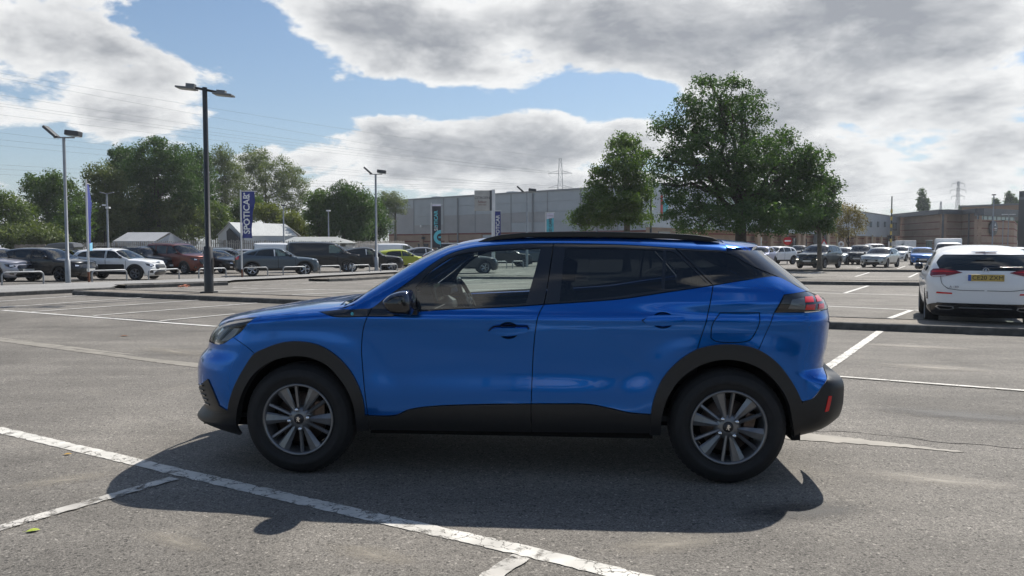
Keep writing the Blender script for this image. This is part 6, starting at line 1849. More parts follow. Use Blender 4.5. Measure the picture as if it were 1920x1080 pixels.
def quads_mesh(name, V):
    n = len(V) // 4
    me = bpy.data.meshes.new(name)
    me.vertices.add(len(V)); me.vertices.foreach_set('co', V.astype(np.float32).ravel())
    base = np.arange(n)[:, None] * 4
    tri = np.concatenate([base + np.array([0, 1, 2]), base + np.array([0, 2, 3])], 1).reshape(-1)
    me.loops.add(len(tri)); me.loops.foreach_set('vertex_index', tri.astype(np.int32))
    me.polygons.add(2 * n)
    me.polygons.foreach_set('loop_start', np.arange(2 * n, dtype=np.int32) * 3)
    me.update(calc_edges=True); me.validate()
    return me

def limb(mb, p, q, r0, r1, rng, k=5, wob=0.06):
    p = np.array(p, float); q = np.array(q, float)
    L = np.linalg.norm(q - p)
    pts = []
    for i in range(k + 1):
        t = i / k
        pts.append(p + (q - p) * t + rng.normal(size=3) * wob * L * math.sin(math.pi * t) + np.array([0, 0, 0.10 * L * math.sin(math.pi * t)]))
    rs = [r0 + (r1 - r0) * (i / k) for i in range(k + 1)]
    mb.tube([Vector(x) for x in pts], rs, 6, cap=False)
    return pts

def tree(name, label, base, lobes, leafmat, clumps, per, leafsize, clump_r, trunk_r, seed, bark=None, group=None, fork=0.35, lean=(0, 0), inner=0.0, cat='tree', twigs=True, flat=0.75, trunk=True):
    """lobes: (x, y, z, rx, ry, rz) ellipsoids relative to the base that make up the crown"""
    rng = np.random.default_rng(seed)
    o = empty(name, base, 0, label, cat, group)
    lb = np.array(lobes, float)
    lb[:, 2] -= base[2]
    vol = lb[:, 3] * lb[:, 4] * lb[:, 5]
    w = vol ** 0.75; w /= w.sum()
    k = rng.choice(len(lb), clumps, p=w)
    d = rng.normal(size=(clumps, 3)); d /= np.linalg.norm(d, axis=1, keepdims=True)
    r = inner + (1 - inner) * rng.random(clumps) ** 0.40
    C = lb[k, :3] + d * r[:, None] * lb[k, 3:6]
    C[:, 2] = np.maximum(C[:, 2], clump_r * 0.5)
    Rr = clump_r * (0.6 + 0.8 * rng.random(clumps))
    V = leaf_cloud(C, Rr, per, leafsize, rng, flat)
    V[:, 2] = np.maximum(V[:, 2], 0.03)
    link('crown', quads_mesh('crown', V), LM[leafmat], o)
    if trunk:
        zt = float(lb[:, 2].max())
        zc = float(np.average(lb[:, 2], weights=w))
        xt = float(np.average(lb[:, 0], weights=w)) if len(lb) > 1 else 0
        mb = MB()
        H1 = zc * (0.5 + fork)
        tp = [Vector((0, 0, -0.05)), Vector((lean[0] * 0.1, lean[1] * 0.1, H1 * 0.12)), Vector((lean[0] * 0.45, lean[1] * 0.4, H1 * 0.5)), Vector((lean[0] * 0.8, lean[1] * 0.8, H1 * 0.8)), Vector((lean[0], lean[1], H1)), Vector((lean[0] * 1.1 + xt * 0.2, lean[1], zt * 0.95))]
        mb.tube(tp, [trunk_r * 1.35, trunk_r, trunk_r * 0.85, trunk_r * 0.7, trunk_r * 0.5, trunk_r * 0.08], 10, cap=False)
        # limbs out to lobes, twigs out to clumps
        for L_ in lb:
            t = rng.uniform(0.35, 0.95)
            s = np.array(tp[2]) * (1 - t) + np.array(tp[4]) * t
            e = L_[:3] + np.array([0, 0, -0.1 * L_[5]])
            pts = limb(mb, s, e, trunk_r * 0.42, trunk_r * 0.12, rng)
            if twigs:
                near = np.argsort(np.linalg.norm(C - e, axis=1))[:14]
                for j in near[::2]:
                    limb(mb, pts[3 + rng.integers(0, 3)], C[j], trunk_r * 0.13, 0.008, rng, 3)
        mb.build('trunk', bark or M_BARK, o)
    return o

def px_lobes(base, D, L, ydepth=0.9, rng=None):
    """crown masses read off the photo at distance D: (px, py, rx, ry)"""
    rng = rng or random.Random(1)
    s = D / _F
    out = []
    for (px, py, rx, ry) in L:
        p = ap(px, py, D)
        out.append((p.x - base.x, rng.uniform(-0.5, 0.5) * rx * s * ydepth, p.z, rx * s, rx * s * ydepth, ry * s))
    return out
def tree_px(name, label, px, D, L, leafmat, clumps, per, leafsize, clump_r, trunk_r, seed, **kw):
    bx = (px - 960) / _F * D
    base = Vector((bx, D, zg(bx, D)))
    return tree(name, label, base, px_lobes(base, D, L, kw.pop('ydepth', 0.9), random.Random(seed)), leafmat, clumps, per, leafsize, clump_r, trunk_r, seed, **kw)

tree_px('alder_tree', 'tall dense dark green tree with broad crown rising behind the blue car tail', 1388, 40.0,
        [(1345, 190, 75, 48), (1300, 238, 68, 42), (1400, 225, 68, 48), (1250, 238, 32, 20), (1350, 295, 110, 55), (1438, 272, 52, 45), (1270, 325, 58, 45), (1400, 352, 110, 52),
         (1495, 325, 52, 40), (1290, 390, 62, 38), (1380, 408, 105, 30), (1475, 392, 62, 38), (1245, 290, 26, 22), (1242, 345, 24, 26), (1335, 152, 26, 14), (1540, 330, 34, 24), (1485, 305, 50, 32), (1518, 298, 42, 24), (1472, 258, 32, 24), (1505, 355, 55, 36), (1530, 300, 34, 20), (1315, 425, 55, 14), (1440, 425, 50, 14)],
        'alder', 1000, 80, 0.108, 0.46, 0.34, 21, group=None, fork=0.2)
tree_px('alder_tree', 'smaller lighter green tree left of the tall dark tree', 1175, 46.0,
        [(1172, 272, 30, 24), (1165, 318, 48, 36), (1198, 348, 28, 36), (1122, 342, 28, 30), (1150, 385, 62, 38), (1112, 410, 42, 22), (1198, 402, 28, 30), (1086, 422, 18, 12), (1210, 300, 14, 20)],
        'alder2', 400, 75, 0.12, 0.45, 0.24, 22, bark=M_BARKL)
tree_px('alder_tree', 'thin leaning tree with bare grey trunk in front of the dark green SUV', 1537, 46.0,
        [(1538, 385, 40, 40), (1552, 345, 26, 20), (1520, 418, 42, 16), (1572, 350, 10, 7), (1500, 415, 20, 12), (1548, 425, 20, 10)],
        'alder', 230, 70, 0.115, 0.42, 0.15, 23, bark=M_BARKL, lean=(-0.1, 0), ydepth=1.0)
tree_px('young_tree', 'small sparse tree with yellow brown leaves by the grey retail unit', 1590, 78.0,
        [(1590, 400, 28, 18), (1572, 420, 18, 16), (1608, 418, 16, 18), (1590, 435, 24, 10), (1570, 438, 14, 8)],
        'brown', 210, 26, 0.13, 0.55, 0.10, 24, fork=0.0)
for i, (px, top, bot, hw, lab) in enumerate(((1729, 356, 400, 11, 'tall dark poplar behind the brown brick building, left of the far pylon'), (1866, 372, 400, 7, 'small dark poplar over the roof beside the lamp post'),
                                            (1891, 361, 400, 9, 'pointed poplar nearest the black tower'), (1903, 372, 400, 6, 'narrow poplar half hidden by the black tower'), (1803.5, 387, 400, 3, 'tiny tree top showing over the roof right of the far pylon'))):
    tree_px('poplar_tree', lab, px, 210.0, [(px, top + (bot - top) * 0.25, hw * 0.55, (bot - top) * 0.3), (px, top + (bot - top) * 0.6, hw * 0.9, (bot - top) * 0.35), (px, bot, hw, (bot - top) * 0.5), (px, bot + 30, hw * 0.8, 30)],
            'dark', 260, 36, 0.36, 0.7, 0.35, 30 + i, group='poplars behind the shopping centre', ydepth=1.0, twigs=False)

# woodland behind the left-hand row: every tree on its own
WOOD = [
    # px, D, lobes, leaf, clumps, per, size, clump radius, label
    (20, 72, [(10, 395, 40, 32), (40, 410, 30, 30), (-15, 385, 30, 30), (20, 440, 50, 20)], 'mid', 150, 'rounded green tree at the far left edge'),
    (95, 78, [(95, 345, 45, 22), (60, 350, 28, 16), (120, 370, 40, 30), (80, 390, 45, 30), (100, 420, 50, 30)], 'oak', 230, 'uneven topped oak behind the grey lamp post'),
    (140, 71, [(140, 400, 28, 30), (150, 430, 35, 25), (120, 440, 30, 20)], 'oak', 120, 'low dark green tree behind the parked black SUV'),
    (200, 76, [(195, 335, 35, 28), (215, 370, 38, 30), (180, 385, 30, 28), (205, 410, 40, 30)], 'olive', 240, 'olive green tree left of the tallest oak'),
    (232, 83, [(225, 300, 26, 24), (240, 325, 26, 26)], 'dark', 110, 'dark crown peeping out left of the tallest oak'),
    (300, 80, [(300, 290, 52, 28), (265, 320, 45, 36), (335, 310, 45, 34), (300, 350, 68, 38), (280, 385, 50, 32), (350, 365, 35, 36)], 'dark', 430, 'tallest dark green oak of the wood'),
    (362, 85, [(362, 300, 30, 30), (370, 340, 32, 34), (372, 385, 38, 34)], 'dark', 200, 'dark green tree right behind the black lamp column'),
    (425, 92, [(418, 300, 30, 26), (430, 335, 36, 32), (420, 375, 38, 34)], 'willow', 190, 'grey green willow just right of the black lamp column'),
    (500, 97, [(480, 298, 36, 28), (520, 325, 42, 32), (465, 335, 34, 36), (545, 345, 34, 34), (500, 375, 55, 34), (560, 380, 22, 30)], 'willow', 330, 'wide silvery willow with thin open crown'),
    (345, 69, [(330, 400, 48, 24), (370, 415, 42, 24), (300, 425, 40, 22), (345, 440, 50, 18)], 'olive', 230, 'broad grey green bush behind the white tent'),
    (255, 69, [(250, 405, 42, 28), (225, 425, 34, 24), (285, 430, 34, 22)], 'oak', 190, 'dark bush behind the left half of the white tent'),
    (175, 68, [(175, 420, 32, 24), (160, 440, 34, 20), (195, 445, 30, 16)], 'mid', 130, 'bush with lighter leaves left of the white tent'),
    (60, 67, [(50, 440, 50, 18), (90, 448, 42, 14), (15, 445, 36, 18)], 'olive', 160, 'low scrub behind the left end of the car row'),
    (405, 71, [(400, 405, 24, 26), (415, 430, 24, 24)], 'mid', 100, 'green bush between the tent and the white shed'),
    (450, 76, [(450, 400, 34, 22), (470, 390, 26, 22)], 'oak', 110, 'dark bush above the white shed roof'),
    (500, 74, [(500, 398, 24, 16), (522, 408, 22, 14)], 'yellow', 80, 'yellow green bush above the white shed'),
    (553, 71, [(553, 415, 24, 17), (560, 435, 26, 14)], 'yellow', 80, 'yellow green bush at the right end of the white shed'),
    (600, 77, [(600, 378, 24, 20), (595, 405, 30, 24), (605, 430, 28, 18)], 'oak', 150, 'green tree left of the round dark tree before the warehouse'),
    (645, 76, [(645, 362, 34, 20), (665, 385, 38, 28), (630, 395, 32, 28), (655, 425, 50, 26)], 'dark', 280, 'round dark tree left of the warehouse'),
    (698, 80, [(690, 390, 28, 24), (705, 420, 26, 26), (690, 440, 30, 14)], 'dark', 150, 'dark tree touching the warehouse corner'),
    (742, 115, [(730, 372, 26, 14), (745, 385, 22, 16), (722, 395, 20, 20)], 'willow', 110, 'pale thin willow showing behind the warehouse corner'),
]
for i, (px, D, L, lm, cl, lab) in enumerate(WOOD):
    thin = lm == 'willow'
    small = L[0][1] > 395
    if small and 150 < px < 600: D = D + 12
    tree_px('shrub' if small else 'broadleaf_tree', lab, px, D, L, lm, int(cl * (1.25 if thin else 1.0)), 85 if thin else 88, 0.145 if thin else 0.175, 0.75 if thin else 0.80, 0.10 if small else 0.22, 50 + i,
            group='trees of the wood behind the car row', ydepth=0.8, cat='bush' if small else 'tree', twigs=thin, bark=M_BARKL if thin else M_BARK)

# the wood goes on to the left of the picture
_more = [o for o in bpy.data.objects if o.parent is None and o.get('label') and o['label'].startswith(('uneven topped oak', 'olive green tree', 'tallest dark green oak', 'broad grey green bush'))]
for k, (x, y) in enumerate(((-62, 70), (-72, 76), (-80, 64), (-90, 72), (-68, 60), (-101, 70))):
    t_ = copy_tree(_more[k % len(_more)]); t_.location = (x, y, zg(x, y)); t_.rotation_euler = (0, 0, k * 1.3)
    t_['label'] = 'tree of the wood left of the picture, %s from the edge' % ('first', 'second', 'third', 'fourth', 'fifth', 'sixth')[k]

# ---------------------------------------------------------------- the other vehicles
M_BGGLASS = pmat('car_glass_dark', (0.014, 0.019, 0.022), 0.05, 0, 0.0, 0.6)
M_BGCLEAR = glass_mat('car_glass_green', (0.50, 0.60, 0.57))
M_SEAM = pmat('panel_gap', (0.006, 0.006, 0.007), 0.8)
M_PLATEW = pmat('number_plate_white', (0.62, 0.62, 0.60), 0.4); M_PLATEY = pmat('number_plate_yellow', (0.50, 0.36, 0.09), 0.4)
M_INK = pmat('plate_ink', (0.012, 0.012, 0.012), 0.5); M_PLBLUE = pmat('plate_band_blue', (0.02, 0.10, 0.42), 0.4); M_PLGREEN = pmat('plate_band_green', (0.02, 0.25, 0.09), 0.4)
M_DRL = pmat('daylight_lamp', (0.85, 0.83, 0.75), 0.2, emit=(1.0, 0.93, 0.78, 2.2))
M_SILVTRIM = pmat('silver_trim', (0.55, 0.55, 0.56), 0.25, 0.8)
def paint(name, col, metal=0.25, rough=0.32):
    return pmat('paint_' + name, col, rough, metal, 0.75, 0.2, coat_rough=0.03)
PAINT = {
    'white': paint('white', (0.80, 0.805, 0.81), 0.0), 'black': paint('black', (0.010, 0.011, 0.013)), 'darkgreen': paint('dark_green', (0.018, 0.026, 0.026)), 'darkgrey': paint('dark_grey', (0.030, 0.032, 0.038)),
    'bluegrey': paint('blue_grey', (0.060, 0.085, 0.110), 0.4), 'grey': paint('grey', (0.11, 0.115, 0.13), 0.4), 'silver': paint('silver', (0.42, 0.45, 0.46), 0.6), 'orange': paint('copper_orange', (0.13, 0.026, 0.013), 0.35),
    'yellow': paint('yellow_green', (0.42, 0.45, 0.05), 0.1), 'midblue': paint('mid_blue', (0.015, 0.15, 0.48), 0.1), 'navy': paint('navy', (0.012, 0.016, 0.030)), 'lilac': paint('pale_blue', (0.42, 0.44, 0.62), 0.3), 'palesilver': paint('pale_silver', (0.36, 0.36, 0.40), 0.5),
}
def arch(cx, R, z0, n=16):
    a0 = math.asin(max(-1, min(1, (z0 - R * 0.97) / R)))
    return [(cx + R * math.cos(a), R * 0.97 + R * math.sin(a)) for a in np.linspace(math.pi - a0 if False else math.pi + abs(a0), -abs(a0), n)]
TYPES = {
    'suv': dict(fo=.88, wb=2.67, ro=.93, w=.915, R=.36, belt=1.10, sill=.30, clad=True, cowl=.28, head=1.02, zl=.86, zr=1.50, glassz=(1.18, 1.47),
        ztop=[(-.95, .82), (-.82, .92), (-.6, 1.0), (-.2, 1.06), (.25, 1.10), (.34, 1.14), (.55, 1.30), (.85, 1.49), (1.1, 1.58), (1.5, 1.635), (2.2, 1.63), (2.9, 1.575), (3.3, 1.51), (3.8, 1.45)],
        xr=[(.2, 3.45), (.35, 3.57), (.6, 3.60), (.8, 3.58), (1.1, 3.56), (1.25, 3.49), (1.45, 3.33), (1.52, 3.27), (1.8, 3.2)],
        win=[[(.70, 1.13), (.95, 1.37), (1.18, 1.475), (1.45, 1.50), (1.42, 1.12)], [(1.50, 1.12), (1.53, 1.50), (2.1, 1.495), (2.40, 1.475), (2.36, 1.16)], [(2.44, 1.17), (2.50, 1.465), (2.80, 1.43), (3.02, 1.27), (2.95, 1.22)]]),
    'crossover': dict(fo=.85, wb=2.60, ro=.76, w=.875, R=.335, belt=1.02, sill=.28, clad=True, cowl=.26, head=1.0, zl=.80, zr=1.40, glassz=(1.08, 1.37),
        ztop=[(-.92, .74), (-.80, .84), (-.6, .93), (-.2, .99), (.22, 1.03), (.32, 1.07), (.55, 1.23), (.85, 1.40), (1.1, 1.475), (1.5, 1.52), (2.1, 1.515), (2.7, 1.46), (3.1, 1.40), (3.6, 1.35)],
        xr=[(.2, 3.2), (.35, 3.32), (.6, 3.36), (.8, 3.34), (1.0, 3.32), (1.15, 3.26), (1.35, 3.11), (1.42, 3.05), (1.7, 3.0)],
        win=[[(.66, 1.05), (.92, 1.28), (1.14, 1.375), (1.42, 1.395), (1.40, 1.04)], [(1.48, 1.04), (1.50, 1.395), (2.05, 1.39), (2.32, 1.365), (2.28, 1.075)], [(2.36, 1.085), (2.42, 1.355), (2.66, 1.32), (2.84, 1.18), (2.78, 1.12)]]),
    'hatch': dict(fo=.83, wb=2.58, ro=.74, w=.88, R=.32, belt=.94, sill=.24, clad=False, cowl=.34, head=1.12, zl=.70, zr=1.30, glassz=(1.0, 1.27),
        ztop=[(-.9, .64), (-.78, .75), (-.55, .85), (-.1, .92), (.28, .96), (.38, .99), (.65, 1.15), (.95, 1.31), (1.2, 1.39), (1.6, 1.44), (2.1, 1.43), (2.6, 1.38), (3.0, 1.31), (3.4, 1.24)],
        xr=[(.18, 3.12), (.3, 3.24), (.5, 3.30), (.7, 3.30), (.9, 3.27), (1.05, 3.20), (1.25, 3.03), (1.32, 2.96), (1.6, 2.9)],
        win=[[(.72, .97), (1.0, 1.20), (1.24, 1.295), (1.46, 1.315), (1.42, .955)], [(1.50, .955), (1.54, 1.315), (2.1, 1.30), (2.42, 1.25), (2.60, 1.10), (2.30, .985)]]),
    'coupe': dict(fo=.90, wb=2.79, ro=.90, w=.92, R=.37, belt=1.06, sill=.30, clad=True, cowl=.34, head=1.12, zl=.84, zr=1.30, glassz=(1.14, 1.28),
        ztop=[(-.98, .80), (-.85, .89), (-.6, .96), (-.2, 1.02), (.30, 1.07), (.40, 1.10), (.65, 1.27), (.95, 1.44), (1.25, 1.54), (1.6, 1.585), (2.0, 1.575), (2.5, 1.50), (3.0, 1.375), (3.4, 1.25), (3.8, 1.12)],
        xr=[(.2, 3.5), (.35, 3.62), (.6, 3.66), (.8, 3.66), (1.0, 3.66), (1.1, 3.60), (1.2, 3.48), (1.3, 3.30), (1.6, 3.2)],
        win=[[(.74, 1.09), (1.02, 1.33), (1.25, 1.43), (1.56, 1.455), (1.56, 1.085)], [(1.64, 1.085), (1.66, 1.46), (2.05, 1.45), (2.42, 1.39), (2.62, 1.13)], [(2.70, 1.14), (2.50, 1.375), (2.85, 1.28), (3.08, 1.17)]]),
    'mpv': dict(fo=.85, wb=2.79, ro=.76, w=.92, R=.345, belt=1.18, sill=.30, clad=True, cowl=.16, head=1.0, zl=.95, zr=1.72, glassz=(1.22, 1.68),
        ztop=[(-.92, .90), (-.80, 1.0), (-.5, 1.12), (-.1, 1.18), (.15, 1.22), (.25, 1.27), (.5, 1.45), (.8, 1.64), (1.05, 1.755), (1.4, 1.82), (2.2, 1.845), (3.0, 1.835), (3.4, 1.81), (3.8, 1.78)],
        xr=[(.2, 3.40), (.35, 3.52), (.6, 3.55), (1.2, 3.54), (1.6, 3.49), (1.75, 3.45), (2.0, 3.4)],
        win=[[(.55, 1.24), (.86, 1.53), (1.08, 1.64), (1.42, 1.665), (1.42, 1.19)], [(1.50, 1.19), (1.50, 1.67), (2.36, 1.68), (2.36, 1.21)], [(2.46, 1.22), (2.46, 1.68), (3.16, 1.665), (3.24, 1.30), (3.2, 1.24)]]),
    'van': dict(fo=.88, wb=3.15, ro=.90, w=.945, R=.345, belt=1.16, sill=.32, clad=True, cowl=.10, head=.98, zl=.95, zr=1.80, glassz=(1.25, 1.70),
        ztop=[(-.95, .90), (-.82, 1.0), (-.5, 1.14), (-.15, 1.21), (.08, 1.25), (.18, 1.30), (.45, 1.50), (.75, 1.70), (1.0, 1.82), (1.35, 1.89), (2.2, 1.925), (3.3, 1.925), (3.8, 1.90), (4.2, 1.88)],
        xr=[(.2, 3.88), (.35, 4.0), (.6, 4.04), (1.2, 4.03), (1.7, 3.98), (1.83, 3.95), (2.1, 3.9)],
        win=[[(.42, 1.22), (.55, 1.36), (.82, 1.60), (1.02, 1.70), (1.42, 1.72), (1.42, 1.19)]]),
    'pickup': dict(fo=.92, wb=3.0, ro=1.1, w=.94, R=.39, belt=1.22, sill=.42, clad=False, cowl=.35, head=1.0, zl=1.02, zr=1.66, glassz=(1.3, 1.6),
        ztop=[(-.98, .98), (-.88, 1.08), (-.6, 1.15), (-.1, 1.19), (.32, 1.23), (.42, 1.27), (.62, 1.44), (.85, 1.62), (1.1, 1.74), (1.4, 1.79), (2.0, 1.80), (2.3, 1.79), (4.2, 1.74)],
        xr=[(.3, 4.0), (.5, 4.08), (.8, 4.1), (1.3, 4.08), (1.6, 4.02), (1.7, 3.98), (2.0, 3.95)],
        win=[[(.72, 1.26), (.92, 1.50), (1.12, 1.61), (1.40, 1.64), (1.40, 1.23)], [(1.48, 1.23), (1.48, 1.64), (2.15, 1.64), (2.2, 1.26)]]),
}
def type_shape(t):
    T = TYPES[t]; w = T['w']; bz = T['belt']; zt = max(z for _, z in T['ztop']); nose = -T['fo']; zl = T['zl']
    W = [(.10, .70 * w), (.22, .88 * w), (.34, .955 * w), (.5, .985 * w), (.70, .995 * w), (bz - .12, 1.0 * w), (bz - .03, .985 * w), (bz + .02, .955 * w), (bz + .2, .885 * w), (zt - .12, .765 * w), (zt, .70 * w)]
    if t in ('van', 'mpv'): W[-3:] = [(bz + .2, .925 * w), (zt - .12, .85 * w), (zt, .80 * w)]
    xf = [(.10, nose + .28), (.20, nose + .10), (.28, nose + .02), (.45, nose), (.62, nose + .01), (zl - .10, nose + .05), (zl, nose + .10), (zl + .3, nose + .16), (2.2, nose + .16)]
    H = [(nose, .10), (T['cowl'] - .1, .09), (T['cowl'] + .03, .09), (T['cowl'] + .18, .165), (T['cowl'] + .36, .25), (T['head'] - .2, .26), (T['head'] + .1, .12), (5, .10)]
    T['shape'] = Shape(W, xf, T['xr'], T['ztop'], H, .46, .36, 2.6, 2.5, 2.7,
                       extra=lambda x, z: -0.03 * sstep(x, 0.0, nose) - 0.03 * sstep(x, T['wb'] + 0.2, T['wb'] + T['ro']))
    return T
def uy(sh, which, y, z):
    """slice distance for a point at lateral y (>=0) on the nose or tail"""
    n = sh.nf if which == 'front' else sh.nr
    L = float(sh.Lf(z)) if which == 'front' else float(sh.Lr(z))
    u = 0.3 * L
    lo, hi = 0.0, L * 1.2
    f = getattr(sh, which)
    for _ in range(30):
        m = (lo + hi) / 2
        if f(np.array([m]), np.array([z]))[0][1] < y: lo = m
        else: hi = m
    return (lo + hi) / 2
PROTO = {}
WHEELS = {}
def proto(t):
    """parts of a car type: (name, mesh, material key, parent index)"""
    if t in PROTO: return PROTO[t]
    T = type_shape(t); sh = T['shape']; parts = []
    g = 0.12
    def add(name, pan, key, par=None):
        me = bpy.data.meshes.new(name)
        V = np.concatenate(pan.V); N = np.concatenate(pan.N)
        me.from_pydata(V.tolist(), [], pan.F); me.polygons.foreach_set('use_smooth', [True] * len(me.polygons)); me.update()
        me.normals_split_custom_set_from_vertices([tuple(q) for q in N])
        parts.append((name, me, key, par)); return len(parts) - 1
    def addmb(name, mb, key, par=None, bevel=0.0):
        me = mb.mesh(name)
        if bevel:
            bm = bmesh.new(); bm.from_mesh(me); bmesh.ops.remove_doubles(bm, verts=bm.verts, dist=1e-5)
            bmesh.ops.bevel(bm, geom=[e for e in bm.edges if len(e.link_faces) == 2 and e.calc_face_angle(0) > 0.5], offset=bevel, segments=2, affect='EDGES', profile=0.6); bm.to_mesh(me); bm.free()
        parts.append((name, me, key, par)); return len(parts) - 1
    zvv = lambda x, v: float(sh.ztop(x) - sh.H(x) * (1 - math.cos(v * math.pi / 2) ** (2 / sh.nt)))
    F = lambda u, z: tuple(float(q) for q in sh.front(np.array([u]), np.array([z]))[0][[0, 2]])
    Rr = lambda u, z: tuple(float(q) for q in sh.rear(np.array([u]), np.array([z]))[0][[0, 2]])
    uf = .90 * .46; ur = .90 * .36; V8 = 0.80
    sill = T['sill']; zl, zr = T['zl'], T['zr']
    # side
    fz = list(np.linspace(.20, zl, 9)); front_edge = [F(uf, z) for z in fz]
    while len(front_edge) > 2 and front_edge[-1][1] > zvv(front_edge[-1][0], V8): front_edge.pop()
    rz = list(np.linspace(zr, .25, 9)); rear_edge = [Rr(ur, z) for z in rz]
    x0, x1 = front_edge[-1][0], rear_edge[0][0]
    top_e = [(x, zvv(x, V8)) for x in np.linspace(x0 + .05, x1 - .02, 36)]
    Ra = T['R'] + 0.055
    bott = [(T['wb'] + Ra + .12, sill)] if T['wb'] + Ra + .15 < rear_edge[-1][0] else []
    def archpts(cx):
        out = []
        for a in np.linspace(0, math.pi, 15):
            out.append((cx + Ra * math.cos(a), max(sill, T['R'] - .01 + Ra * math.sin(a))))
        return out
    outl = front_edge + top_e + rear_edge + bott + archpts(T['wb']) + [(T['wb'] / 2, sill)] + archpts(0.0)
    holes = T['win']
    for sd in (-1, 1):
        i = add('body_side', Panels(sh).patch('side', outl, holes, g=g, ds=.05, sides=(sd,), flange=.02, corner=30), 'paint')
        for k, wv in enumerate(holes):
            add('side_window', Panels(sh).patch('side', wv, g=.2, ds=.08, off=-.006, gap=-.008, sides=(sd,)), 'glass' if k else 'glassf', i)
            # dark surround
        allw = [p for wv in holes for p in wv]
        fr = Panels(sh)
        for x in ([1.46] if t != 'van' else [1.50]):
            zt_ = float(np.interp(x, [p[0] for p in top_e], [p[1] for p in top_e])) - .06
            add('door_seam', Panels(sh).patch('side', [(x - .06, sill + .08), (x - .035, sill + .08), (x - .02, T['belt']), (x + .012, zt_), (x - .006, zt_), (x - .04, T['belt'])], g=.3, ds=.1, off=.003, sides=(sd,), raw=False), 'seam', i)
        xs_ = T['cowl'] + .16
        add('door_seam', Panels(sh).patch('side', [(xs_, sill + .1), (xs_ + .012, sill + .1), (xs_ + .02, T['belt'] - .08), (xs_ + .006, T['belt'] - .08)], g=.3, ds=.1, off=.003, sides=(sd,)), 'seam', i)
        for hx in ((1.15, 2.05) if t not in ('van',) else (1.15,)):
            z = T['belt'] - .14
            add('door_handle', Panels(sh).patch('side', [(hx, z), (hx + .2, z + .005), (hx + .2, z + .035), (hx, z + .03)], g=.2, ds=.1, off=.03, flange=.03, sides=(sd,)), 'paint', i)
        # sill and arch cladding
        add('sill_trim', Panels(sh).patch('side', [(Ra - .01, sill), (T['wb'] - Ra + .01, sill), (T['wb'] - Ra - .01, sill + .13), (Ra + .01, sill + .13)], g=.3, ds=.12, off=.006, flange=.03, sides=(sd,)), 'clad', i)
        if T['clad']:
            for cx in (0.0, T['wb']):
                ao = [(cx + (Ra + .065) * math.cos(a), max(sill, T['R'] - .01 + (Ra + .065) * math.sin(a))) for a in np.linspace(0, math.pi, 15)]
                ai = [(cx + (Ra - .004) * math.cos(a), max(sill, T['R'] - .01 + (Ra - .004) * math.sin(a))) for a in np.linspace(math.pi, 0, 15)]
                add('wheel_arch_trim', Panels(sh).patch('side', ao + ai, g=.3, ds=.06, off=.008, flange=.03, sides=(sd,), corner=60), 'clad', i)
        # mirror
        mb = MB(); mx_, mz = T['cowl'] + .42, T['belt'] + .04
        yb = float(sh.Y(mx_, mz)); vs = []; fs = []; n = 14
        for (yy, sc) in ((0.01, .6), (.03, .95), (.08, 1.0), (.13, .9), (.155, .55), (.16, 0)):
            for q in range(n):
                a = 2 * math.pi * q / n
                vs.append((mx_ + .085 * sc * math.cos(a), sd * (yb + yy), mz + .03 + .075 * sc * math.sin(a) * (1.0 if math.sin(a) > 0 else .8)))
        for k in range(5):
            for q in range(n): fs.append((k * n + q, k * n + (q + 1) % n, (k + 1) * n + (q + 1) % n, (k + 1) * n + q))
        mb.add(vs, fs, 0, True); addmb('door_mirror', mb, 'mirror')
    mirr = lambda h: h + [(a, -b_) for a, b_ in reversed(h)]
    def top_patch(name, pts, key, off=0.0, par=None): return add(name, Panels(sh).patch('top', mirr(pts), g=.12, ds=.06, off=off, sides=(1,), conv=False, raw=False, corner=25), key, par)
    # bonnet from the nose line to the scuttle
    lead = []
    for u in np.linspace(.05, uf, 8):
        x, z = F(u, zl - .02); lead.append((x, float(sh.top_v(x, z))))
    zz = front_edge[-1]
    cw, hd = T['cowl'], T['head']
    bon = lead + [(x, V8) for x in np.linspace(max(lead[-1][0], x0) + .06, cw + .02, 10)] + [(cw - .03, .5), (cw - .05, .25), (cw - .055, .04)]
    bon_i = top_patch('bonnet', bon, 'paint')
    top_patch('windscreen', [(cw - .048, .04), (cw - .045, .25), (cw - .025, .5), (cw + .025, .79)] + [(x, .795) for x in np.linspace(cw + .1, hd - .1, 6)] + [(hd, .77), (hd - .03, .4), (hd - .04, .04)], 'glassf', off=-.002)
    x_end = Rr(0.02, zr)[0]
    tail = []
    for u in np.linspace(.05, ur, 7):
        x, z = Rr(u, zr); tail.append((x, float(sh.top_v(x, z))))
    roof = [(hd - .035, .04), (hd - .025, .4), (hd + .005, .775)] + [(x, V8) for x in np.linspace(hd + .06, tail[-1][0] - .05, 12)] + list(reversed(tail))
    top_patch('roof_panel', roof, 'paint')
    def fr_patch(name, which, pts, key, off=0.0, par=None, fl=0.0, sides=None):
        """pts in (lateral y, z)"""
        q = [(uy(sh, which, y, z) if y > 0.001 else 0.0, z) for y, z in pts]
        pan = Panels(sh)
        if sides: pan.patch(which, q, g=.05, ds=.03, off=off, sides=sides, conv=False, flange=fl)
        else:
            q = [p for p in q if p[0] > .004]
            pan.patch(which, mirr2(q), g=.06, ds=.03, off=off, sides=(1,), conv=False, flange=fl)
        return add(name, pan, key, par)
    def mirr2(h): return h + [(-a, b_) for a, b_ in reversed(h)]
    # nose
    pan = Panels(sh); hl = [(uf, z) for z in np.linspace(.2, zl - .02, 8)]
    hl[-1] = (uf, min(hl[-1][1], front_edge[-1][1] + .02))
    pan.patch('front', mirr2([(.04, .2), (.2, .2)] + hl + [(.2, zl - .02), (.04, zl - .02)]), g=.07, ds=.05, sides=(1,), conv=False, raw=False, corner=30)
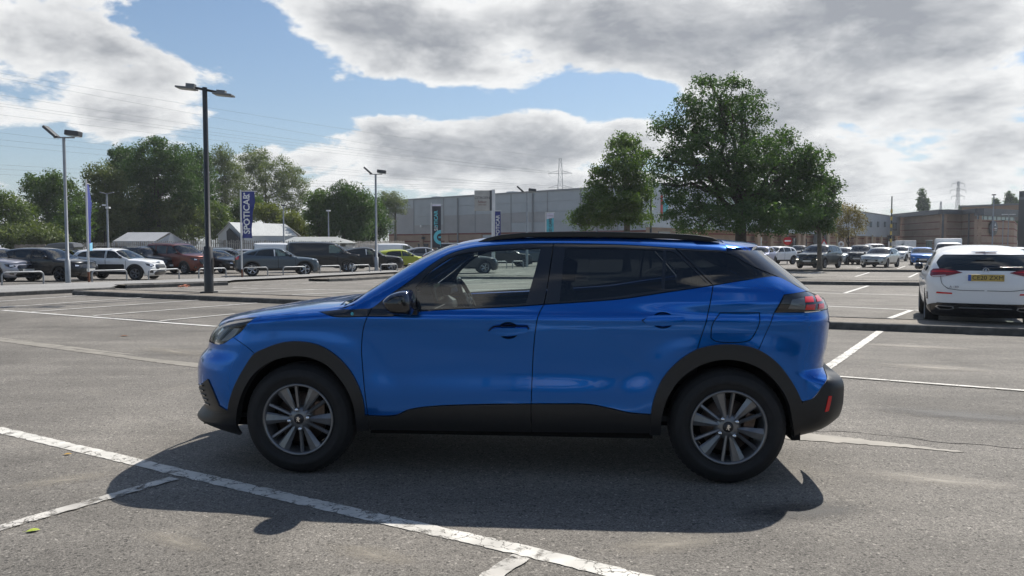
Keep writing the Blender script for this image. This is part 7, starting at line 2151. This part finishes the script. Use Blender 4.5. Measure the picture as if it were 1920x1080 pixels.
    nose_i = add('front_bumper', pan, 'paint')
    w = T['w']; hz = zl - .10
    tall = t in ('suv', 'mpv', 'van', 'pickup', 'crossover', 'coupe')
    fr_patch('front_grille', 'front', [(0, hz + .06), (.40 * w, hz + .05), (.50 * w, hz - .02), (.42 * w, hz - (.26 if tall else .14)), (0, hz - (.26 if tall else .14))], 'grille', .006, nose_i, .01)
    fr_patch('lower_intake', 'front', [(0, .42), (.52 * w, .42), (.60 * w, .30), (.5 * w, .24), (0, .24)], 'grille', .006, nose_i, .01)
    for sd in (-1, 1):
        fr_patch('headlight', 'front', [(.56 * w, hz - .02), (.60 * w, hz + .055), (.80 * w, hz + .085), (.93 * w, hz + .10), (.90 * w, hz + .0), (.76 * w, hz - .06)], 'headl', .006, nose_i, .01, (sd,))
        fr_patch('headlight_reflector', 'front', [(.62 * w, hz), (.64 * w, hz + .035), (.78 * w, hz + .06), (.80 * w, hz - .02)], 'refl', .009, nose_i, .005, (sd,))
        fr_patch('fog_lamp', 'front', [(.66 * w, .34), (.68 * w, .44), (.82 * w, .46), (.82 * w, .36)], 'grille', .006, nose_i, .01, (sd,))
    pz = .52 if tall else .46
    xfp = float(sh.xf(pz))
    addmb('number_plate', MB().box((xfp - .022, 0, pz), (.02, .52, .11)), 'platew', nose_i)
    # tail
    gz0, gz1 = T['glassz']
    pan = Panels(sh)
    pan.patch('rear', mirr2([(.04, .25), (.2, .25)] + [(ur, z) for z in np.linspace(.25, gz0 - .03, 7)] + [(.2, gz0 - .03), (.04, gz0 - .03)]), g=.07, ds=.05, sides=(1,), conv=False, corner=30)
    tail_i = add('tailgate', pan, 'paint')
    pan = Panels(sh); pan.patch('rear', mirr2([(.04, gz0 - .03), (.2, gz0 - .03), (ur, gz0 - .03), (ur, (gz0 + gz1) / 2), (ur, zr), (.2, zr), (.04, zr)]), [mirr2([(.04, gz0), (.20, gz0), (.26, (gz0 + gz1) / 2), (.24, gz1), (.04, gz1)])], g=.06, ds=.05, sides=(1,), conv=False, corner=30)
    ri = add('rear_window_frame', pan, 'paint', None)
    pan = Panels(sh); pan.patch('rear', mirr2([(.03, gz0 - .01), (.205, gz0 - .01), (.268, (gz0 + gz1) / 2), (.247, gz1 + .01), (.03, gz1 + .01)]), g=.06, ds=.05, off=-.004, sides=(1,), conv=False, corner=30)
    add('rear_window', pan, 'glass', ri)
    for sd in (-1, 1):
        if t == 'aclass': continue
        fr_patch('tail_light', 'rear', [(.60 * w, gz0 - .22), (.60 * w, gz0 - .08), (.86 * w, gz0 - .05), (.92 * w, gz0 - .2), (.80 * w, gz0 - .24)], 'red', .006, tail_i, .01, (sd,))
    if t != 'hatch':
        addmb('rear_plate', MB().box((float(sh.xr(.75)) + .02, 0, .75), (.02, .52, .11)), 'platey', tail_i)
    fr_patch('rear_bumper_trim', 'rear', [(0, .45), (.80 * w, .45), (.88 * w, .27), (0, .27)], 'clad', .008, tail_i, .01)
    mb = MB(); mb.box((T['wb'] / 2, 0, sill + .08), (T['wb'] + .5, w * 1.3, .16)); mb.box((T['wb'] / 2, 0, .55), (T['wb'] + 1.1, w * 1.15, .5)); addmb('underbody', mb, 'under')
    for ys in (-.38, .38):
        mb = MB(); mb.box((1.50, ys, T['belt'] - .02), (.16, .46, .55), ry=.22).box((1.58, ys, T['belt'] + .31), (.10, .24, .18)); addmb('front_seat', mb, 'seat', None, .03)
    mb = MB(); mb.box((T['cowl'] + .35, 0, T['belt'] - .14), (.5, T['w'] * 1.5, .22)); addmb('dashboard', mb, 'seat', None, .04)
    PROTO[t] = (parts, T)
    return PROTO[t]

def fleet_wheel(R, style):
    key = (R, style)
    if key not in WHEELS:
        WHEELS[key] = make_wheel_meshes(R, .21, R * .66, 5, style, hub=.06)
    return WHEELS[key]
def car(t, col, loc, heading, label, wheel='five', rimmat=None, rails=False, group=None, overrides=None, name=None, clad=None, wheels=True, plate=None, steer=0.0):
    """a vehicle standing at loc (its middle on the ground); heading in degrees is where the nose points, anticlockwise from +X"""
    parts, T = proto(t)
    rz = rad(heading) + math.pi                   # local nose is -x
    mid = (-T['fo'] + T['wb'] + T['ro']) / 2
    off = Matrix.Rotation(rz, 3, 'Z') @ Vector((mid, 0, 0))
    o = empty(name or {'suv': 'suv', 'crossover': 'crossover_car', 'hatch': 'hatchback', 'coupe': 'coupe_suv', 'mpv': 'people_carrier', 'van': 'panel_van', 'pickup': 'pickup_truck'}[t], (loc[0] - off.x, loc[1] - off.y, zg(loc[0], loc[1])), rz, label, {'van': 'van', 'pickup': 'pickup', 'mpv': 'car'}.get(t, 'car'), group)
    mats = {'paint': PAINT[col], 'glass': M_BGGLASS, 'glassf': M_BGCLEAR, 'seam': M_SEAM, 'clad': M_PLASTIC, 'mirror': M_BLACKGLOSS, 'grille': M_BLACKGLOSS, 'headl': M_SMOKE, 'refl': M_WHITEL, 'red': M_REDL, 'platew': M_PLATEW, 'platey': M_PLATEY, 'under': M_UNDER, 'seat': M_SEAT}
    if clad: mats['clad'] = PAINT[col]
    if overrides: mats.update(overrides)
    objs = []
    for (nm, me, key, par) in parts:
        if mats[key] is None: objs.append(None); continue
        ob = bpy.data.objects.new(nm, me); COL.objects.link(ob)
        if len(me.materials) == 0: me.materials.append(mats[key])
        ob.material_slots[0].link = 'OBJECT'; ob.material_slots[0].material = mats[key]
        ob.parent = objs[par] if par is not None else o
        objs.append(ob)
    if rails:
        sh = T['shape']
        for sd in (-1, 1):
            pts = []
            for x in np.linspace(T['head'] + .1, T['wb'] + .3, 9):
                z = float(sh.ztop(x)) - .02; pts.append((x, sd * .60, z + (.035 if 0.01 < (x - T['head'] - .1) < T['wb'] - T['head'] + .15 else 0)))
            MB().tube(pts, .02, 6).build('roof_rail', M_SILVTRIM if rails == 'silver' else M_BLACKGLOSS, o)
    if wheels:
        wm = fleet_wheel(T['R'], wheel)
        for cx in (0.0, T['wb']):
            for sd in (-1, 1):
                w_ = add_wheel(o, (cx, sd * (T['w'] - .125), T['R']), wm, (M_RUBBER, rimmat or M_ALLOY, M_ALLOYD), flip=(sd > 0), spin=0.3 * cx, simple=True)
    return o, T

def at_px(px, D): return ((px - 960) / _F * D, D)
M_BRIGHT = pmat('alloy_bright', (0.55, 0.56, 0.58), 0.25, 0.8)
G1 = 'cars parked in the row behind the footway'; G2 = 'cars parked at the right beyond the islands'; G3 = 'cars half hidden in the rows behind'
# left-hand row, from the left
car('crossover', 'palesilver', at_px(-8, 34.5), -22, 'silver car at the left edge with only its nose in the picture', group=G1)
car('crossover', 'black', at_px(92, 34.8), -10, 'glossy black SUV between the silver nose and the white hatchback', group=G1, wheel='blade', rimmat=M_ALLOYD)
c_, T_ = car('crossover', 'white', at_px(224, 37.0), -4, 'white hatchback with black side panels and roof bars', group=G1, wheel='five')
for sd in (-1, 1):
    Panels(T_['shape']).patch('side', [(.52, .50), (.50, .70), (.55, .76), (2.18, .76), (2.24, .70), (2.16, .52), (2.1, .48), (.58, .46)], g=.15, ds=.05, off=.012, flange=.02, sides=(sd,)).build('side_protector', M_PLASTIC, c_)
for x in (1.25, 2.25): MB().box((x, 0, 1.57), (.06, 1.2, .05)).build('roof_bar', M_BLACKGLOSS, c_)
car('suv', 'darkgrey', at_px(276, 46.5), -26, 'dark grey SUV mostly hidden behind the white hatchback', group=G1, rails='silver')
c_, T_ = car('mpv', 'orange', at_px(338, 46.5), -26, 'copper orange people carrier with roof rails', group=G1, rails='silver', wheel='blade')
car('hatch', 'black', at_px(408, 47.5), -28, 'small black hatchback between the lamp column and the grey SUV', group=G1, overrides={'grille': M_SILVTRIM})
car('coupe', 'bluegrey', at_px(520, 43.2), 22, 'blue grey coupe SUV right of the blue banner', group=G1, wheel='blade', rimmat=M_BRIGHT)
car('van', 'black', at_px(612, 49.4), 14, 'black panel van with steel wheels', group=G1, wheel='steel', rimmat=M_BRIGHT)
car('coupe', 'black', at_px(690, 50.1), 18, 'black SUV behind the floodlight column', group=G1, wheel='five', rimmat=M_BRIGHT)
car('hatch', 'yellow', at_px(757, 53.5), 16, 'yellow green hatchback in the row left of the blue windscreen', group=G1, wheel='five', rimmat=M_BRIGHT)
car('coupe', 'grey', at_px(800, 59.8), 18, 'grey SUV behind the yellow hatchback', group=G1)
car('van', 'black', at_px(872, 66.7), 10, 'dark van behind the sloping blue windscreen pillar', group=G1)
for nm_ in [o for o in list(bpy.data.objects) if o.parent is None and o.get('label') and o['label'].startswith(('blue grey coupe', 'black SUV behind the flood', 'grey SUV behind the yellow'))]:
    for sd in (-1, 1):
        Panels(TYPES['coupe']['shape']).patch('side', [(1.575, 1.09), (1.625, 1.09), (1.645, 1.45), (1.575, 1.45)], g=.2, ds=.1, off=.004, sides=(sd,)).build('pillar_film', M_WHITEP, nm_)
# second row, seen between the first
car('crossover', 'navy', at_px(5, 48.3), 0, 'dark car roof above the silver nose at the far left', group=G3)
c_, T_ = car('hatch', 'yellow', at_px(128, 46.6), -6, 'yellow green car carrying a grey roof box behind the lamp column', group=G3)
car('hatch', 'black', at_px(160, 48.9), -6, 'black car roof just behind the front of the white hatchback', group=G3)
car('crossover', 'silver', at_px(430, 62.1), 4, 'silver estate roof behind the small black hatchback', group=G3, rails='silver')
car('hatch', 'darkgrey', at_px(438, 54.0), 0, 'dark car behind the nose of the small black hatchback', group=G3)
car('hatch', 'palesilver', at_px(475, 57.5), 10, 'pale silver car behind the rear of the coupe SUV', group=G3)
car('van', 'white', at_px(535, 62.1), 10, 'white van behind the roof of the coupe SUV', group=G3)
car('van', 'white', at_px(708, 75.9), 10, 'white van roof behind the floodlight column', group=G3)
car('van', 'white', at_px(752, 73.6), 8, 'white van with purple side marking behind the yellow hatchback', group=G3)
# seen through the cabin of the blue car
car('coupe', 'darkgrey', at_px(862, 46.2), 10, 'dark grey car seen through the blue car front window', group=G3, wheel='five', rimmat=M_BRIGHT)
car('suv', 'black', at_px(945, 59.8), 14, 'black SUV at the top of the blue car front window', group=G3, wheel='five', rimmat=M_BRIGHT)
car('suv', 'bluegrey', at_px(1010, 60.9), 14, 'grey SUV at the right end of the blue car front window', group=G3, wheel='five', rimmat=M_BRIGHT)
# right-hand side
car('crossover', 'lilac', at_px(1425, 60.4), 240, 'pale blue car end showing beside the blue car tail', group=G2)
car('crossover', 'white', at_px(1452, 63.6), 214, 'white crossover facing left beside the blue spoiler', group=G2)
car('suv', 'black', at_px(1497, 80.6), 246, 'black SUV behind the no entry sign', group=G2)
c_, T_ = car('suv', 'darkgreen', at_px(1536, 52.8), 228, 'dark green SUV with lit lamps behind the thin tree trunk', group=G2, overrides={'mirror': M_BLACKGLOSS})
for sd in (-1, 1):
    q = [(uy(T_['shape'], 'front', y, z), z) for y, z in ((.60, .60), (.60, .66), (.80, .64), (.80, .60))]
    Panels(T_['shape']).patch('front', q, g=.05, ds=.03, off=.012, flange=.01, sides=(sd,), conv=False).build('daylight_lamp', M_DRL, c_)
car('hatch', 'silver', at_px(1580, 63.6), 226, 'silver car behind the right rear of the dark green SUV', group=G2)
car('hatch', 'grey', at_px(1592, 78.4), 268, 'grey saloon between the two dark SUVs, farther back', group=G2)
car('suv', 'darkgrey', at_px(1613, 63.6), 238, 'dark grey SUV left of the silver hatchback', group=G2)
car('mpv', 'white', at_px(1642, 93.3), 262, 'white vehicle top behind the silver hatchback', group=G2)
car('hatch', 'silver', at_px(1650, 55.4), 229, 'bright silver hatchback facing the camera in the middle of the right lot', group=G2)
car('crossover', 'white', at_px(1690, 78.4), 226, 'white car between the silver hatchback and the blue city car', group=G2)
car('suv', 'navy', at_px(1690, 97.5), 262, 'dark roof above the farther white car', group=G2)
car('hatch', 'darkgrey', at_px(1712, 86.9), 262, 'dark car showing left of the blue city car', group=G2)
car('hatch', 'midblue', at_px(1729, 62.0), 243, 'mid blue city car left of the white pickup', group=G2)
c_, T_ = car('pickup', 'white', at_px(1778, 52.5), 243, 'white pickup truck with tall load cover behind the white hatchback', group=G2)
MB().box((3.1, 0, 1.62), (1.75, 1.62, .85)).build('load_cover', PAINT['white'], c_, bevel=.08)
car('hatch', 'white', at_px(1905, 34), 250, 'white car roof just above the white hatchback at the right edge', group=G2)
# roof box on the yellow green car: a thing of its own
p = at_px(120, 46.6)
b = MB(); prof = [(-1.0, 0), (-1.05, .12), (-.7, .33), (-.2, .40), (.6, .42), (.92, .38), (1.0, .14), (.98, 0)]
vs = []; fs = []
for (y, s) in ((-.42, .80), (-.36, .95), (0, 1.0), (.36, .95), (.42, .80)):
    for (x, z) in prof: vs.append((x * (.96 + .04 * s), y, z * s))
k = len(prof)
for i in range(4):
    for j in range(k): fs.append((i * k + j, i * k + (j + 1) % k, (i + 1) * k + (j + 1) % k, (i + 1) * k + j))
fs += [tuple(range(k)), tuple(range(4 * k, 5 * k))]
b.add(vs, fs, 0, False)
o = empty('roof_box', (p[0], p[1], 1.46 - 0.22), rad(-6), 'grey roof box carried on the yellow green car', 'roof box')
b.build('box_shell', pmat('roof_box_grey', (0.105, 0.11, 0.12), 0.4), o)
MB().box((0, 0, .11), (2.06, .86, .012)).build('box_seam', M_SEAM, o)
for x in (-.55, .55): MB().box((x, 0, -.03), (.06, 1.1, .05)).build('carrier_bar', M_BLACKGLOSS, o)

# the white hatchback reversed up to the island at the right, with its lettering
A_T = 'hatch'
rearc = Vector(((1850 - 960) / _F * 12.8, 12.8))
hd_ = rad(64.0); dirn = Vector((math.cos(hd_), math.sin(hd_)))
half_len = (TYPES['hatch']['wb'] + TYPES['hatch']['fo'] + TYPES['hatch']['ro']) / 2
cen = rearc + dirn * half_len
c_, T_ = car('hatch', 'white', (cen.x, cen.y), 64.0, 'white hatchback seen from behind, backed up to the kerb at the right', group=None, overrides={'red': None, 'clad': M_BLACKGLOSS}, wheel='five')
sh = T_['shape']; w = T_['w']
def rp(name, pts, mat, off=.006, fl=.01, par=None, sides=(1, -1), full=False, g=.04, ds=.02):
    out = []
    q = [(uy(sh, 'rear', max(y, 0.0), z), z) for y, z in pts]
    if full:
        q = [p for p in q if p[0] > .004]; q = q + [(-a, b_) for a, b_ in reversed(q)]
        return [Panels(sh).patch('rear', q, g=g, ds=ds, off=off, flange=fl, sides=(1,), conv=False).build(name, mat, par or c_)]
    for sd in sides:
        out.append(Panels(sh).patch('rear', q, g=g, ds=ds, off=off, flange=fl, sides=(sd,), conv=False).build(name, mat, par or c_))
    return out
tls = rp('tail_light', [(.34, .965), (.45, 1.00), (.62, 1.025), (.76, 1.02), (.80, .98), (.80, .90), (.77, .885), (.58, .905)], pmat('lamp_dark_red', (0.20, 0.010, 0.012), 0.12, 0, 0.9), .012, .02)
for tl_, sd in zip(tls, (1, -1)):
    rp('light_strip', [(.40, .968), (.60, .995), (.78, .985), (.78, .96), (.60, .965)], M_REDL, .014, .004, tl_, (sd,))
    rp('light_strip', [(.58, .905), (.77, .888), (.78, .905), (.58, .922)], pmat('lamp_pale', (0.55, 0.45, 0.46), 0.2), .014, .004, tl_, (sd,))
for sd in (1, -1): rp('rear_reflector', [(.48, .60), (.72, .605), (.71, .635), (.49, .625)], M_REDL, .006, .004, None, (sd,))
for sd in (1, -1): rp('bumper_vent', [(.835, .50), (.845, .62), (.855, .63), (.858, .5)], M_BLACKGLOSS, .005, .004, None, (sd,))
rp('rear_diffuser', [(0, .395), (.30, .395), (.42, .43), (.70, .44), (.84, .38), (.85, .22), (0, .22)], M_BLACKGLOSS, .014, .02, None, full=True)
for sd in (1, -1):
    rp('exhaust_trim', [(.44, .36), (.46, .40), (.70, .405), (.72, .38), (.66, .335), (.50, .335)], M_SILVTRIM, .018, .006, None, (sd,))
    rp('exhaust_opening', [(.47, .362), (.48, .388), (.68, .392), (.69, .375), (.64, .348), (.51, .348)], M_UNDER, .020, .004, None, (sd,))
rp('chrome_strip', [(0, .372), (.38, .372), (.38, .384), (0, .384)], M_SILVTRIM, .02, .006, None, full=True)
seam_pts = [(0, .665), (.35, .665), (.55, .69), (.63, .76), (.66, .90)]
inn = [(y - (.008 if i > 1 else 0), z + (.008 if i < 3 else 0)) for i, (y, z) in enumerate(seam_pts)]
rp('tailgate_seam', [(y if y else .02, z) for y, z in seam_pts] + [(y if y else .02, z) for y, z in reversed(inn)], M_SEAM, .004, 0)
xr_ = lambda z: float(sh.xr(z))
MB().box((xr_(.90) + .002, 0, 1.055), (.03, .30, .014)).build('high_brake_light', pmat('lamp_dark_red', (0.2, 0.01, 0.012), 0.12), c_).location = (-.16, 0, .245)
MB().box((xr_(1.1) + .015, .09, 1.065), (.03, .30, .055), ry=-.5).build('wiper_cover', M_BLACKGLOSS, c_, bevel=.01)
b = MB(); b.tube([(xr_(1.08) + .03, .20, 1.06), (xr_(1.08) + .03, .52, 1.06)], .010, 6); b.build('rear_wiper', M_BLACKGLOSS, c_)
# plate
pl_ = MB().box((0, 0, 0), (.012, .52, .111)).build('number_plate', M_PLATEY, c_, (xr_(.885) + .022, 0, .885), None, bevel=.004)
MB().box((.0065, -.238, 0), (.003, .044, .107)).build('plate_band', M_PLBLUE, pl_)
link('plate_lettering', text_mesh('CE20 ZXM', .098, .0008, bold=0.0, spacing=1.0), M_INK, pl_, (.0085, .024, -.002), (math.pi / 2, 0, math.pi / 2))
rp('plate_recess', [(0, .80), (.33, .80), (.36, .84), (.36, .955), (0, .955)], PAINT['white'], .004, .004, None, full=True)
st = MB(); st.lathe([(.040, -.003), (.047, -.003), (.047, .003), (.040, .003)], 'X', 28, close=True)
for a in (90, 210, 330):
    a = rad(a); st.tube([(0, 0, 0), (0, .041 * math.cos(a), .041 * math.sin(a))], [.008, .001], 6)
st.build('star_emblem', M_CHROME, c_, (xr_(1.005) + .012, 0, 1.005))
link('badge_lettering', text_mesh('A 180', .052, .001, bold=0.0, spacing=1.1), M_CHROME, c_, (xr_(.72) - .015, -.46, .725), (math.pi / 2, 0, math.pi / 2 - .25))

# what stands behind the photographer and shows in the blue paint and glass
car('suv', 'black', (2.6, -7.5), 78, 'black SUV parked behind the photographer, seen only as a dark reflection', group='cars reflected in the blue car')
car('hatch', 'white', (-1.2, -8.0), 80, 'white hatchback parked behind the photographer, seen only as a reflection', group='cars reflected in the blue car')
car('crossover', 'grey', (7.4, -7.0), 78, 'grey crossover parked behind the photographer, seen only as a reflection', group='cars reflected in the blue car')
_src = [o for o in bpy.data.objects if o.parent is None and o.get('label') and o['label'].startswith(('tallest dark green oak', 'round dark tree left', 'smaller lighter green tree'))]
for k, (x, y) in enumerate(((-24, -34), (-9, -40), (5, -36), (17, -42), (31, -33))):
    t_ = copy_tree(_src[k % len(_src)]); t_.location = (x, y, 0); t_.rotation_euler = (0, 0, k * 1.7)
    t_['label'] = 'tree behind the photographer, %s, seen only in the car windows' % ('far to the left', 'left of centre', 'in the middle', 'right of centre', 'far to the right')[k]
    t_['group'] = 'trees reflected in the blue car'

# ---------------------------------------------------------------- thin summer haze
m = bpy.data.materials.new('summer_haze'); nt, N, L = nodes_of(m)
N.remove(N['Principled BSDF'])
pv = N.new('ShaderNodeVolumePrincipled'); pv.inputs['Color'].default_value = (0.86, 0.90, 0.96, 1); pv.inputs['Density'].default_value = 0.0004
pv.inputs['Anisotropy'].default_value = 0.2
L.new(pv.outputs[0], N['Material Output'].inputs['Volume'])
_top = 55.0
b = MB(); b.box((0, 400, (_top - 1.5) / 2), (1500, 1100, _top + 1.5))
hz = b.build('haze', m); hz['kind'] = 'stuff'
